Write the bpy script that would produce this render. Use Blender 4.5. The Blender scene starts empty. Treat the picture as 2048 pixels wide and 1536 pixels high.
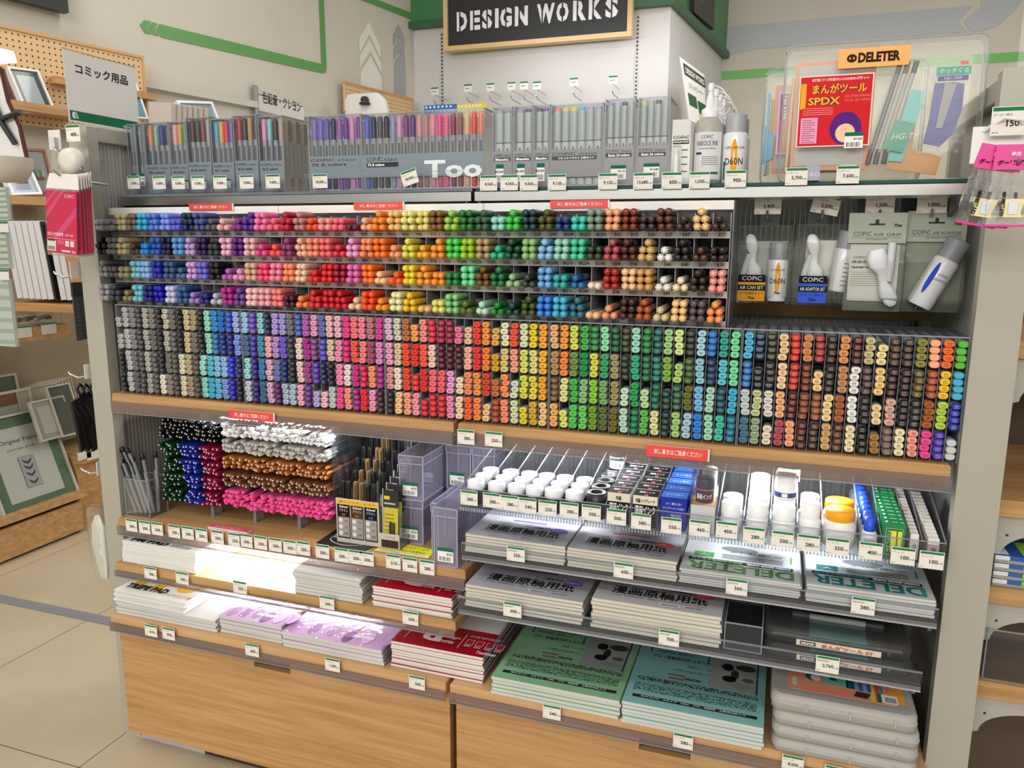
import bpy, math, random
import numpy as np
from mathutils import Matrix, Vector
random.seed(7)
sc = bpy.context.scene
COL = sc.collection
# ---------------------------------------------------------------- camera
W, H, F = 2048, 1536, 1554.0
YAW, PITCH, ROLL = .3337, .1819, .0044
CAM = np.array([1.5125, -1.4189, 1.284])
_cy, _sy, _cp, _sp = math.cos(YAW), math.sin(YAW), math.cos(PITCH), math.sin(PITCH)
_w = np.array([-_sy*_cp, _cy*_cp, -_sp]); _r = np.array([_cy, _sy, 0.]); _u = np.cross(_r, _w)
_r, _u = math.cos(ROLL)*_r+math.sin(ROLL)*_u, -math.sin(ROLL)*_r+math.cos(ROLL)*_u
cd = bpy.data.cameras.new('camera'); cam = bpy.data.objects.new('camera', cd); COL.objects.link(cam)
cd.sensor_width = 36; cd.lens = F/W*36; cd.clip_start = .02
cam.matrix_world = Matrix(((_r[0], _u[0], -_w[0], CAM[0]), (_r[1], _u[1], -_w[1], CAM[1]), (_r[2], _u[2], -_w[2], CAM[2]), (0, 0, 0, 1)))
sc.camera = cam
def P(x, y, Y=None, Z=None, X=None, pl=None):
    """measured point of the photograph on a real plane of the shop (Y, Z or X constant, or a wall)"""
    d = _w+_r*(x-W/2)/F-_u*(y-H/2)/F
    if Y is not None: t = (Y-CAM[1])/d[1]
    elif Z is not None: t = (Z-CAM[2])/d[2]
    elif X is not None: t = (X-CAM[0])/d[0]
    else: t = np.dot(pl[0], pl[1]-CAM)/np.dot(pl[0], d)
    return Vector(CAM+t*d)
# ---------------------------------------------------------------- world, exposure, ceiling lights, added fill lights
sc.view_settings.view_transform = 'Standard'; sc.view_settings.look = 'None'
sc.view_settings.exposure = -0.12; sc.view_settings.gamma = 1.0; sc.view_settings.use_curve_mapping = False
sc.cycles.transparent_max_bounces = 28; sc.cycles.max_bounces = 6; sc.cycles.diffuse_bounces = 3; sc.cycles.glossy_bounces = 2
sc.cycles.transmission_bounces = 2; sc.cycles.use_adaptive_sampling = True; sc.cycles.adaptive_threshold = .03
sc.cycles.sample_clamp_indirect = 4; sc.cycles.caustics_reflective = False; sc.cycles.caustics_refractive = False
wd = bpy.data.worlds.new('shop air'); sc.world = wd; wd.use_nodes = True
wd.node_tree.nodes['Background'].inputs[0].default_value = (1, .97, .93, 1)
wd.node_tree.nodes['Background'].inputs[1].default_value = .50
def area(name, loc, sx, sy, power, col=(1, .97, .92), rot=(0, 0, 0)):
    l = bpy.data.lights.new(name, 'AREA'); l.shape = 'RECTANGLE'; l.size = sx; l.size_y = sy; l.energy = power; l.color = col
    o = bpy.data.objects.new(name, l); COL.objects.link(o); o.location = loc; o.rotation_euler = rot
    return o
area('fill_light', (1.0, -1.9, 3.3), 3.0, .35, 22)
area('fill_light', (1.2, -4.2, 3.3), 4.0, .6, 75, (1, .97, .92), (math.radians(25), 0, 0))  # added frontal light: set behind the camera and tilted towards the shelves
area('fill_light', (1.0, -7.0, 3.2), 7.0, 1.0, 215, (1, .97, .92), (math.radians(62), 0, 0))  # low far fill, added to brighten the label strips and front faces
area('fill_light', (.6, 1.6, 3.3), 3.2, .35, 30)
area('fill_light', (-1.3, -.3, 3.3), .35, 2.4, 26)
area('fill_light', (2.6, 3.2, 3.2), 2.4, .5, 55)
LED = (.93, .95, 1.0)
area('shelf_light', (.43, .06, .883), .4, .02, 3.5, LED)
area('shelf_light', (1.10, .11, .883), .26, .02, 2.2, LED)
area('shelf_light', (1.53, .07, .883), .20, .02, 2.2, LED)
area('shelf_light', (.42, .12, .581), .34, .02, 9, LED)
area('shelf_light', (.40, .17, .475), .44, .02, 9, LED)
# ---------------------------------------------------------------- materials
MATS = {}
def lin(h):
    h = h.strip('#'); v = [int(h[i:i+2], 16)/255 for i in (0, 2, 4)]
    return tuple(((c+.055)/1.055)**2.4 if c > .04045 else c/12.92 for c in v)+(1,)
def base(name):
    m = bpy.data.materials.new(name); m.use_nodes = True
    nt = m.node_tree; return m, nt, nt.nodes['Principled BSDF'], nt.nodes['Material Output']
def coords(nt, scale, kind='Object'):
    tc = nt.nodes.new('ShaderNodeTexCoord'); mp = nt.nodes.new('ShaderNodeMapping'); mp.inputs['Scale'].default_value = scale
    nt.links.new(tc.outputs[kind], mp.inputs[0]); return mp.outputs[0]
def ramp(nt, fac, stops):
    r = nt.nodes.new('ShaderNodeValToRGB'); e = r.color_ramp.elements
    while len(e) < len(stops): e.new(.5)
    for k, (p, c) in enumerate(stops): e[k].position = p; e[k].color = lin(c)
    nt.links.new(fac, r.inputs[0]); return r.outputs[0]
def noise(nt, vec, scale, detail=4, rough=.55):
    n = nt.nodes.new('ShaderNodeTexNoise'); n.inputs['Scale'].default_value = scale; n.inputs['Detail'].default_value = detail
    n.inputs['Roughness'].default_value = rough; nt.links.new(vec, n.inputs['Vector']); return n.outputs['Fac']
def math_(nt, op, a, b=None):
    n = nt.nodes.new('ShaderNodeMath'); n.operation = op
    for k, v in enumerate((a, b)):
        if v is None: continue
        if isinstance(v, (int, float)): n.inputs[k].default_value = v
        else: nt.links.new(v, n.inputs[k])
    return n.outputs[0]
def clear(name, tint, gloss, haze, hazecol='ffffff', rough=.06, bump=None, edge=.0):
    """clear plastic: light passes straight, a little is reflected (fresnel) or scattered"""
    m, nt, p, out = base(name); nt.nodes.remove(p)
    tr = nt.nodes.new('ShaderNodeBsdfTransparent'); tr.inputs[0].default_value = lin(tint)
    gl = nt.nodes.new('ShaderNodeBsdfGlossy'); gl.inputs['Roughness'].default_value = rough
    df = nt.nodes.new('ShaderNodeBsdfDiffuse'); df.inputs[0].default_value = lin(hazecol)
    fr = nt.nodes.new('ShaderNodeLayerWeight'); fr.inputs['Blend'].default_value = .25
    f = math_(nt, 'MULTIPLY', fr.outputs['Fresnel'], gloss)
    m1 = nt.nodes.new('ShaderNodeMixShader'); m1.inputs[0].default_value = haze
    if edge:
        e = math_(nt, 'ADD', math_(nt, 'MULTIPLY', fr.outputs['Facing'], edge), haze); nt.links.new(e, m1.inputs[0])
    nt.links.new(tr.outputs[0], m1.inputs[1]); nt.links.new(df.outputs[0], m1.inputs[2])
    m2 = nt.nodes.new('ShaderNodeMixShader'); nt.links.new(f, m2.inputs[0])
    nt.links.new(m1.outputs[0], m2.inputs[1]); nt.links.new(gl.outputs[0], m2.inputs[2]); nt.links.new(m2.outputs[0], out.inputs[0])
    if bump:
        b = nt.nodes.new('ShaderNodeBump'); b.inputs['Strength'].default_value = bump[1]; b.inputs['Distance'].default_value = .002
        nt.links.new(noise(nt, coords(nt, bump[2] if len(bump) > 2 else (1, 1, 1)), bump[0], 2), b.inputs['Height'])
        nt.links.new(b.outputs[0], gl.inputs['Normal']); nt.links.new(b.outputs[0], fr.inputs['Normal'])
    return m
def mat(k):
    if k in MATS: return MATS[k]
    if ':' in k:
        kind, h = k.split(':'); m, nt, p, out = base({'p': 'plastic', 'c': 'paper', 'g': 'glossy', 'm': 'metal', 'w': 'woodstain'}[kind]+'_'+h)
        p.inputs['Base Color'].default_value = lin(h)
        p.inputs['Roughness'].default_value = {'p': .38, 'c': .8, 'g': .14, 'm': .3, 'w': .6}[kind]
        if kind == 'm': p.inputs['Metallic'].default_value = 1
        if kind == 'c': p.inputs['Specular IOR Level'].default_value = .2
    elif k == 'wood' or k == 'oak':
        m, nt, p, out = base(k)
        v = coords(nt, (1.2, 14, 30)); n = noise(nt, v, 2.2, 6, .6)
        v2 = coords(nt, (5, 5, 420)); n2 = noise(nt, v2, 1.0, 3, .6)
        f = math_(nt, 'ADD', math_(nt, 'MULTIPLY', n, .75), math_(nt, 'MULTIPLY', n2, .25))
        st = ((.30, 'a37a49'), (.47, 'b68c5a'), (.58, 'c39a69'), (.75, 'cfa878')) if k == 'wood' else ((.3, 'b48a5c'), (.5, 'cda272'), (.75, 'dcb588'))
        nt.links.new(ramp(nt, f, st), p.inputs['Base Color']); p.inputs['Roughness'].default_value = .5
    elif k == 'peg':
        m, nt, p, out = base(k)
        v = coords(nt, (1, 1, 1)); s = nt.nodes.new('ShaderNodeSeparateXYZ'); nt.links.new(v, s.inputs[0])
        dx = math_(nt, 'SUBTRACT', math_(nt, 'FRACT', math_(nt, 'DIVIDE', s.outputs[0], .025)), .5)
        dz = math_(nt, 'SUBTRACT', math_(nt, 'FRACT', math_(nt, 'DIVIDE', s.outputs[2], .025)), .5)
        d = math_(nt, 'SQRT', math_(nt, 'ADD', math_(nt, 'MULTIPLY', dx, dx), math_(nt, 'MULTIPLY', dz, dz)))
        h = math_(nt, 'LESS_THAN', d, .16)
        mx = nt.nodes.new('ShaderNodeMix'); mx.data_type = 'RGBA'; nt.links.new(h, mx.inputs[0]); mx.inputs[6].default_value = lin('d9b788'); mx.inputs[7].default_value = lin('3a2a1a')
        nt.links.new(mx.outputs[2], p.inputs['Base Color']); p.inputs['Roughness'].default_value = .6
    elif k == 'floor':
        m, nt, p, out = base(k)
        v = coords(nt, (1, 1, 1)); s = nt.nodes.new('ShaderNodeSeparateXYZ'); nt.links.new(v, s.inputs[0])
        def joint(o, off):
            fr = math_(nt, 'FRACT', math_(nt, 'DIVIDE', math_(nt, 'ADD', o, off), .611))
            return math_(nt, 'LESS_THAN', fr, .0042)
        j = math_(nt, 'MAXIMUM', joint(s.outputs[0], 6.11+.058), joint(s.outputs[1], 6.11+.148))
        c = ramp(nt, noise(nt, v, 2.2, 6, .6), ((.3, 'b0a287'), (.5, 'baac90'), (.7, 'c2b59b')))
        mx = nt.nodes.new('ShaderNodeMix'); mx.data_type = 'RGBA'; nt.links.new(j, mx.inputs[0]); nt.links.new(c, mx.inputs[6]); mx.inputs[7].default_value = lin('4a4034')
        nt.links.new(mx.outputs[2], p.inputs['Base Color']); p.inputs['Roughness'].default_value = .42
    elif k == 'wall':
        m, nt, p, out = base(k)
        nt.links.new(ramp(nt, noise(nt, coords(nt, (1, 1, 1)), 3, 3), ((.3, 'c9c2b4'), (.7, 'cec8ba'))), p.inputs['Base Color']); p.inputs['Roughness'].default_value = .7
    elif k == 'stucco':
        m, nt, p, out = base(k); p.inputs['Base Color'].default_value = lin('cfcdcc'); p.inputs['Roughness'].default_value = .6
    elif k == 'acrylic': m = clear(k, 'fbfcfd', .5, .018, 'dfe2ea')
    elif k == 'acrylic_edge': m = clear(k, 'e6ecee', .8, .30, 'd4d8e2')
    elif k == 'violet_clear': m = clear(k, 'fdfdff', .5, .13, 'e0dcf8', .08)
    elif k == 'violet_edge': m = clear(k, 'f4f2fc', .7, .42, 'dedaf6')
    elif k == 'smoke': m = clear(k, 'd4d6dc', .9, .12, 'b0b2ba')
    elif k == 'rail': m = clear(k, 'ece6e6', .8, .32, 'a8968e', .15)
    elif k == 'film': m = clear(k, 'fefefe', .45, .02, 'ffffff', .09, (60, .9, (1, 1, .6)))
    elif k == 'bag': m = clear(k, 'f8f9f6', .7, .04, 'd6d8d2', .12, (45, .8))
    elif k == 'frost': m = clear(k, 'fcfcfa', .5, .035, 'dfdedb', .12, (18, .25))
    elif k == 'milk': m = clear(k, 'eceae6', .8, .66, 'c9c6bf', .22)
    elif k == 'glass': m = clear(k, 'dfe9e4', 1.0, .06, 'b8c6c0')
    elif k == 'glass_edge': m = clear(k, '5f8478', .7, .8, '46665c')
    elif k == 'poly':
        m, nt, p, out = base(k); nt.nodes.remove(p)
        w = nt.nodes.new('ShaderNodeTexWave'); w.inputs['Scale'].default_value = 55; w.inputs['Distortion'].default_value = .15; w.bands_direction = 'DIAGONAL'
        mp = coords(nt, (1, 1, 0)); nt.links.new(mp, w.inputs['Vector'])
        n = noise(nt, coords(nt, (60, 60, 3)), 1.5, 3)
        tr = nt.nodes.new('ShaderNodeBsdfTransparent'); tr.inputs[0].default_value = lin('b8b8b4')
        gl = nt.nodes.new('ShaderNodeBsdfGlossy'); gl.inputs['Roughness'].default_value = .22; gl.inputs[0].default_value = lin('c8c6c0')
        df = nt.nodes.new('ShaderNodeBsdfDiffuse'); df.inputs[0].default_value = lin('dedcd6')
        b = nt.nodes.new('ShaderNodeBump'); b.inputs['Distance'].default_value = .0015; nt.links.new(w.outputs['Fac'], b.inputs['Height']); nt.links.new(b.outputs[0], gl.inputs['Normal'])
        a = nt.nodes.new('ShaderNodeMixShader'); nt.links.new(math_(nt, 'ADD', math_(nt, 'MULTIPLY', n, .6), .42), a.inputs[0]); nt.links.new(tr.outputs[0], a.inputs[1]); nt.links.new(df.outputs[0], a.inputs[2])
        a2 = nt.nodes.new('ShaderNodeMixShader'); nt.links.new(math_(nt, 'MULTIPLY', w.outputs['Fac'], .5), a2.inputs[0]); nt.links.new(a.outputs[0], a2.inputs[1]); nt.links.new(gl.outputs[0], a2.inputs[2]); nt.links.new(a2.outputs[0], out.inputs[0])
    elif k == 'glow':
        m, nt, p, out = base(k); p.inputs['Emission Color'].default_value = (.9, .95, 1, 1); p.inputs['Emission Strength'].default_value = 1.6
    elif k == 'pages':
        m, nt, p, out = base(k); n = noise(nt, coords(nt, (4, 4, 500)), 1.2, 3)
        nt.links.new(ramp(nt, n, ((.35, 'd6cdb8'), (.6, 'eae3d0'))), p.inputs['Base Color']); p.inputs['Roughness'].default_value = .8
    elif k == 'pageswhite':
        m, nt, p, out = base(k); n = noise(nt, coords(nt, (4, 4, 500)), 1.2, 3)
        nt.links.new(ramp(nt, n, ((.35, 'cfcdc6'), (.6, 'e6e5e0'))), p.inputs['Base Color']); p.inputs['Roughness'].default_value = .8
    elif k.startswith('print'):      # a block of printed text too small to read: noise ink on paper
        ink, pap = k.split('/')[1:3]
        m, nt, p, out = base('print'); n = noise(nt, coords(nt, (1, .45, 1)), 420, 1)
        nt.links.new(ramp(nt, n, ((.49, ink), (.55, pap))), p.inputs['Base Color']); p.inputs['Roughness'].default_value = .7
    else: raise KeyError(k)
    m.name = k.replace(':', '_').replace('/', '_') if ':' not in k else m.name
    MATS[k] = m; return m
# ---------------------------------------------------------------- mesh builder
_TX = {}
def text_geo(s, bold=0.0):
    if (s, bold) in _TX: return _TX[(s, bold)]
    c = bpy.data.curves.new('t', 'FONT'); c.body = s; c.resolution_u = 2; c.offset = bold
    o = bpy.data.objects.new('t', c); COL.objects.link(o)
    me = o.to_mesh(); v = [(q.co.x, q.co.y) for q in me.vertices]; f = [tuple(q.vertices) for q in me.polygons]
    o.to_mesh_clear(); bpy.data.objects.remove(o); bpy.data.curves.remove(c)
    if v:
        x0 = min(a for a, b in v); x1 = max(a for a, b in v); y0 = min(b for a, b in v); y1 = max(b for a, b in v)
        v = [(a-x0, b-y0) for a, b in v]; r = (v, f, x1-x0, y1-y0)
    else: r = ([], [], 1, 1)
    _TX[(s, bold)] = r; return r
class MB:
    def __init__(s): s.v = []; s.f = []; s.m = []; s.keys = []; s.M = Matrix.Identity(4); s.sm = []
    def k(s, key):
        if key not in s.keys: s.keys.append(key)
        return s.keys.index(key)
    def add(s, vs, fs, key, smooth=False):
        n = len(s.v); i = s.k(key); M = s.M
        s.v += [tuple(M @ Vector(q)) for q in vs]; s.f += [tuple(n+a for a in f) for f in fs]; s.m += [i]*len(fs); s.sm += [smooth]*len(fs)
    def box(s, x0, x1, y0, y1, z0, z1, key, c=0):
        if c <= 0:
            vs = [(x, y, z) for x in (x0, x1) for y in (y0, y1) for z in (z0, z1)]
            s.add(vs, [(0, 1, 3, 2), (4, 6, 7, 5), (0, 4, 5, 1), (2, 3, 7, 6), (0, 2, 6, 4), (1, 5, 7, 3)], key)
        else: s.prism([(x0+c, z0), (x1-c, z0), (x1, z0+c), (x1, z1-c), (x1-c, z1), (x0+c, z1), (x0, z1-c), (x0, z0+c)], y0, y1, key)
    def prism(s, poly, a, b, key, ax='y', smooth=False, keycap=None):
        n = len(poly)
        mk = {'y': lambda p, t: (p[0], t, p[1]), 'z': lambda p, t: (p[0], p[1], t), 'x': lambda p, t: (t, p[0], p[1])}[ax]
        vs = [mk(p, a) for p in poly]+[mk(p, b) for p in poly]
        s.add(vs, [(i, (i+1) % n, n+(i+1) % n, n+i) for i in range(n)], key, smooth)
        s.add(vs, [tuple(range(n))[::-1], tuple(range(n, 2*n))], keycap or key)
    def sweep(s, rings, key, smooth=True, caps=True, keycap=None):
        n = len(rings[0]); vs = [q for r in rings for q in r]; fs = []
        for j in range(len(rings)-1): fs += [(j*n+i, j*n+(i+1) % n, (j+1)*n+(i+1) % n, (j+1)*n+i) for i in range(n)]
        s.add(vs, fs, key, smooth)
        if caps: s.add(list(rings[0])+list(rings[-1]), [tuple(range(n))[::-1], tuple(range(n, 2*n))], keycap or key)
    def lathe(s, prof, key, n=16, c=(0, 0), ax='z', smooth=True, caps=True):
        rs = []
        for r, t in prof:
            ring = [(r*math.cos(2*math.pi*i/n), r*math.sin(2*math.pi*i/n)) for i in range(n)]
            rs.append([(c[0]+a, c[1]+b, t) if ax == 'z' else ((c[0]+a, t, c[1]+b) if ax == 'y' else (t, c[0]+a, c[1]+b)) for a, b in ring])
        s.sweep(rs, key, smooth, caps)
    def tube(s, pts, r, key, n=8, caps=True):
        pts = [Vector(p) for p in pts]; rs = []; up = Vector((0, 0, 1))
        for i, p in enumerate(pts):
            t = (pts[min(i+1, len(pts)-1)]-pts[max(i-1, 0)]).normalized()
            a = t.cross(up); a = a if a.length > .05 else t.cross(Vector((1, 0, 0))); a.normalize(); b = a.cross(t)
            rs.append([tuple(p+a*r*math.cos(2*math.pi*k/n)+b*r*math.sin(2*math.pi*k/n)) for k in range(n)])
        s.sweep(rs, key, True, caps)
    def flat(s, pts, key): s.add(pts, [tuple(range(len(pts)))], key)
    def text(s, t, x, y, h, o, ex, ey, key, w=None, bold=0.0, align='l', off=.0004, shear=0):
        """lettering on a surface: o origin, ex/ey unit axes, (x, y) lower left corner on it, h letter height, w width"""
        v, f, tw, th = text_geo(t, bold); ex, ey, o = Vector(ex), Vector(ey), Vector(o); nn = ex.cross(ey)*off
        sy = h/th; sx = (w/tw) if w else sy
        x -= {'l': 0, 'c': .5, 'r': 1}[align]*tw*sx
        s.add([o+ex*(x+a*sx+shear*b*sy)+ey*(y+b*sy)+nn for a, b in v], f, key)
    def rect(s, x0, x1, y0, y1, o, ex, ey, key, off=.0003):
        ex, ey, o = Vector(ex), Vector(ey), Vector(o); n = ex.cross(ey)*off
        s.add([o+ex*a+ey*b+n for a, b in ((x0, y0), (x1, y0), (x1, y1), (x0, y1))], [(0, 1, 2, 3)], key)
    def poly(s, pts, o, ex, ey, key, off=.0003):
        ex, ey, o = Vector(ex), Vector(ey), Vector(o); n = ex.cross(ey)*off
        s.add([o+ex*a+ey*b+n for a, b in pts], [tuple(range(len(pts)))], key)
    def ell(s, cx, cy, rx, ry, o, ex, ey, key, off=.0003, n=20):
        s.poly([(cx+rx*math.cos(2*math.pi*i/n), cy+ry*math.sin(2*math.pi*i/n)) for i in range(n)], o, ex, ey, key, off)
    def mesh(s, name):
        me = bpy.data.meshes.new(name); me.from_pydata(s.v, [], s.f)
        for key in s.keys: me.materials.append(mat(key))
        me.polygons.foreach_set('material_index', s.m); me.polygons.foreach_set('use_smooth', s.sm); me.update(); return me
    def build(s, name, parent=None, loc=None, rot=None):
        o = bpy.data.objects.new(name, s.mesh(name)); COL.objects.link(o)
        if parent is not None: o.parent = parent
        if loc is not None: o.location = loc
        if rot is not None: o.rotation_euler = rot
        return o
def tag(o, label, cat, group=None):
    o['label'] = label; o['category'] = cat
    if group: o['group'] = group
    return o
def struct(o): o['kind'] = 'structure'; return o
def empty(name, loc, rot=(0, 0, 0)):
    o = bpy.data.objects.new(name, None); COL.objects.link(o); o.location = loc; o.rotation_euler = rot; o.empty_display_size = .02; return o
def dup(o, loc=None, parent=None):
    c = o.copy(); COL.objects.link(c)
    if parent is not None: c.parent = parent
    if loc is not None: c.location = loc
    for ch in list(o.children):
        if ch is not c: dup(ch, parent=c)
    return c
FX, FZ = (1, 0, 0), (0, 0, 1); FY = (0, 1, 0)
def rrect(x0, x1, y0, y1, r, n=4):
    p = []
    for cx, cy, a0 in ((x1-r, y0+r, -90), (x1-r, y1-r, 0), (x0+r, y1-r, 90), (x0+r, y0+r, 180)):
        for i in range(n+1):
            a = math.radians(a0+90*i/n); p.append((cx+r*math.cos(a), cy+r*math.sin(a)))
    return p
NAMED = {'black': '141416', 'charcoal': '38383c', 'grey': '87878c', 'pale grey': 'b8b8bc', 'white': 'ececea', 'cream': 'ecdcb8', 'beige': 'c8b88c', 'tan': 'c49a62', 'peach': 'f0b890', 'dark brown': '33201c', 'brown': '6c3c20', 'rust': 'a04c28', 'maroon': '581420', 'crimson': 'b81838', 'red': 'd42028', 'coral': 'f26a5c', 'pink': 'f0a0b8', 'hot pink': 'ec4c94', 'orange': 'f48424', 'amber': 'ecaa28', 'yellow': 'e4d83c', 'lime': 'a8d038', 'green': '28a040', 'dark green': '14482c', 'olive': '6a6028', 'mint': '98d8b8', 'teal': '288c88', 'turquoise': '38c4b0', 'sky blue': '70b8e4', 'blue': '2c64cc', 'navy': '16245c', 'steel blue': '486c98', 'lavender': 'b8a4dc', 'purple': '6c3090', 'magenta': 'b02c88', 'mauve': 'a47888', 'sage': '88a480'}
def cname(h):
    v = [int(h[i:i+2], 16) for i in (0, 2, 4)]
    return min(NAMED, key=lambda k: sum((a-int(NAMED[k][i*2:i*2+2], 16))**2 for i, a in enumerate(v)))
ORD = 'first second third fourth fifth sixth seventh eighth ninth tenth eleventh twelfth thirteenth fourteenth fifteenth sixteenth seventeenth eighteenth nineteenth twentieth'.split()
# ================================================================= THE ROOM
m = MB(); m.flat([(-6, -6, 0), (7, -6, 0), (7, 8, 0), (-6, 8, 0)], 'floor'); m.box(-6, 7, -6, 8, -.1, -.001, 'floor'); struct(m.build('floor'))
m = MB(); m.box(-3.2, -.05, .435, .478, 0, .004, 'p:85858a'); struct(m.build('trim_1'))
YC = 4.0
c0 = P(827, 50, Y=YC); _a = math.radians(11.4); WD = Vector((math.sin(_a), math.cos(_a), 0)); WN = Vector((WD.y, -WD.x, 0))
WPL = (np.array(WN), np.array(c0))
def wl(x, y, off=0.0): return P(x, y, pl=(np.array(WN), np.array(c0+WN*off)))
def art(name, parent, pls, key, w=wl, off=.004):
    """flat printed shape on a wall, a few millimetres thick"""
    m = MB()
    for pts in pls:
        a = [w(x, y, off) for x, y in pts]; b = [w(x, y, off*.2) for x, y in pts]; n = len(a)
        m.add(a+b, [tuple(range(n)), tuple(range(n, 2*n))[::-1]]+[(i, (i+1) % n, n+(i+1) % n, n+i) for i in range(n)], key)
    return m.build(name, parent)
m = MB(); q0 = c0-WD*7; q1 = c0+WD*.3; zt = 3.4
m.add([(q0.x, q0.y, 0), (q1.x, q1.y, 0), (q1.x, q1.y, zt), (q0.x, q0.y, zt)]+[(q.x-WN.x*.1, q.y-WN.y*.1, z) for z in (0, zt) for q in (q0, q1)], [(0, 1, 2, 3), (5, 4, 6, 7), (3, 2, 7, 6)], 'wall')
wall_left = struct(m.build('wall_left'))
G = 'p:5f9a55'
art('stripe', wall_left, [[(280, 49.5), (288, 40), (302, 43), (294, 54), (303, 68), (290, 66)], [(297, 54), (305, 44), (315, 47), (309, 57), (318, 72), (306, 69)],
    [(312.5, 58), (319, 48), (500, 92.5), (643, 128), (643, 146), (500, 114), (322, 74)], [(643, 128), (636.5, -40), (646, -40), (653.5, 138), (651, 145), (643, 146)]], G)
art('stripe', wall_left, [[(660, -25), (690, -25), (827, 27), (827, 40), (820, 38)]], G)
art('arrow', wall_left, [[(737.5, 44), (761, 93), (761, 118), (739, 70), (719, 107), (718, 77)], [(739, 78), (762, 125), (763, 147), (741, 103), (720, 135), (719, 112)],
    [(741, 112), (763, 154), (765.5, 235), (721, 235), (721, 146)]], 'p:e6e4d8')
art('arrow', wall_left, [[(797, 48.5), (809, 75), (809, 98), (797.5, 74), (787, 91), (786.5, 69)], [(797.5, 81), (810, 104), (810.5, 128), (798, 103), (788.5, 120), (787.5, 98)],
    [(798.5, 110), (811, 134), (812.5, 220), (790, 220), (789, 128)]], 'p:a4a6a8')
# wall rail on the left wall, over the shelving
m = MB(); a = wl(284, 174, .02); b = wl(700, 236, .02); t = WD
def bar(m, a, b, w, h, key):
    d = (b-a).normalized(); n = Vector((d.y, -d.x, 0)).normalized()*w; u = Vector((0, 0, h))
    m.add([a, a+n, a+n+u, a+u, b, b+n, b+n+u, b+u], [(0, 1, 2, 3), (7, 6, 5, 4), (0, 4, 5, 1), (1, 5, 6, 2), (2, 6, 7, 3), (3, 7, 4, 0)], key)
bar(m, a, Vector((b.x, b.y, a.z)), .02, .035, 'p:c4c1b6')
for px in (505, 683):
    s = wl(px, 205, .015); bar(m, Vector((s.x, s.y, 1.2)), Vector((s.x, s.y, 1.2))+WD*.03, .02, .95, 'm:b8b8b4')
struct(m.build('trim_2'))
# middle wall (white column) with green header
xl, xr = c0.x-.02, P(1342, 10, Y=YC).x
sd = P(1812, 456, Y=10)-Vector(CAM); sd.z = 0; sd.normalize(); sn = Vector((sd.y, -sd.x, 0)); e0 = Vector((xr, YC, 0))
rr = P(1456, 200, pl=(np.array(sn), np.array(e0))); e1 = Vector((rr.x, rr.y, 0))
zg = P(1000, 42, Y=YC-.03).z
m = MB(); m.prism([(xl, YC), (xr, YC), (e1.x, e1.y), (e1.x, 7.5), (xl, 7.5)], 0, 3.4, 'stucco', ax='z'); wall_mid = struct(m.build('wall_middle'))
m = MB(); o = sn*.03
m.prism([(xl-.02, YC-.03), (xr+.01, YC-.03), (e1.x+o.x, e1.y+o.y), (e1.x, e1.y), (xr, YC), (xl-.02, YC)], zg+.04, 3.4, 'p:3d7a48', ax='z')
m.prism([(xl-.05, YC-.06), (xr+.03, YC-.06), (e1.x+o.x*2, e1.y+o.y*2), (e1.x, e1.y), (xr, YC), (xl-.05, YC)], zg, zg+.045, 'p:2c5c38', ax='z')
struct(m.build('trim_3'))
m = MB()
for px in (885, 1273):
    x = P(px, 150, Y=YC).x; m.box(x-.012, x+.012, YC-.006, YC, 1.2, P(px, 108 if px > 1000 else 134, Y=YC).z, 'p:c4c4c4')
    for i in range(50): m.box(x-.006, x+.006, YC-.0075, YC-.006, 1.5+.025*i, 1.513+.025*i, 'p:3a3a3a')
struct(m.build('trim_4'))
# right wall
YR = 5.6
def wr(x, y, off=0.0): return P(x, y, Y=YR-off)
m = MB(); m.box(e1.x-.2, 7, YR, YR+.1, 0, 3.4, 'wall'); wall_right = struct(m.build('wall_right'))
art('stripe', wall_right, [[(1440, 55), (1440, 115), (1500, 99), (1935, 64), (1917, 42), (1945, 11)], [(1963, -20), (2060, -20), (2030, 20), (1995, 52), (1960, 62), (1942, 64), (1928, 44), (1963, 12)]], 'p:aeb2b6', wr)
art('stripe', wall_right, [[(1440, 143), (2060, 102), (2060, 121), (1440, 160)]], 'p:62b04c', wr)
# ================================================================= DESIGN WORKS sign and things on the middle wall
a, b = P(893, 5, Y=YC-.06), P(1266, 78, Y=YC-.06); zb = P(1080, 91, Y=YC-.06).z; zt2 = zb+.40
e = empty('shop_sign', ((a.x+b.x)/2, YC-.05, zb)); w2 = (b.x-a.x)/2
m = MB(); m.box(-w2+.02, w2-.02, -.05, -.01, .02, .38, 'p:17181c'); bd = m.build('board', e)
m = MB()
for x0, x1, z0, z1 in ((-w2, w2, 0, .03), (-w2, w2, .37, .40), (-w2, -w2+.03, .03, .37), (w2-.03, w2, .03, .37)): m.box(x0, x1, -.07, 0, z0, z1, 'p:dcb984')
m.build('sign_frame', e)
m = MB(); tw = (w2-.095)*2
for ch, u0, u1, g_ in (('D', 0, .069, .3), ('E', .088, .154, .36), ('S', .166, .232, .5), ('I', .25, .273, None), ('G', .282, .357, .5), ('N', .376, .458, .34), ('W', .514, .624, .3), ('O', .633, .708, .5), ('R', .734, .812, .34), ('K', .828, .906, .34), ('S', .925, 1.0, .5)):
    m.text(ch, -tw/2+tw*u0, .125, .125, (0, -.051, 0), FX, FZ, 'p:f0f0f2', w=tw*(u1-u0), bold=.05, off=.002)
    if g_: xx = -tw/2+tw*(u0+(u1-u0)*g_); m.rect(xx-.005, xx+.005, .11, .27, (0, -.0535, 0), FX, FZ, 'p:17181c')
m.build('lettering', bd)
tag(e, 'black DESIGN WORKS sign with white stencil letters in a light wooden frame', 'sign')
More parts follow.
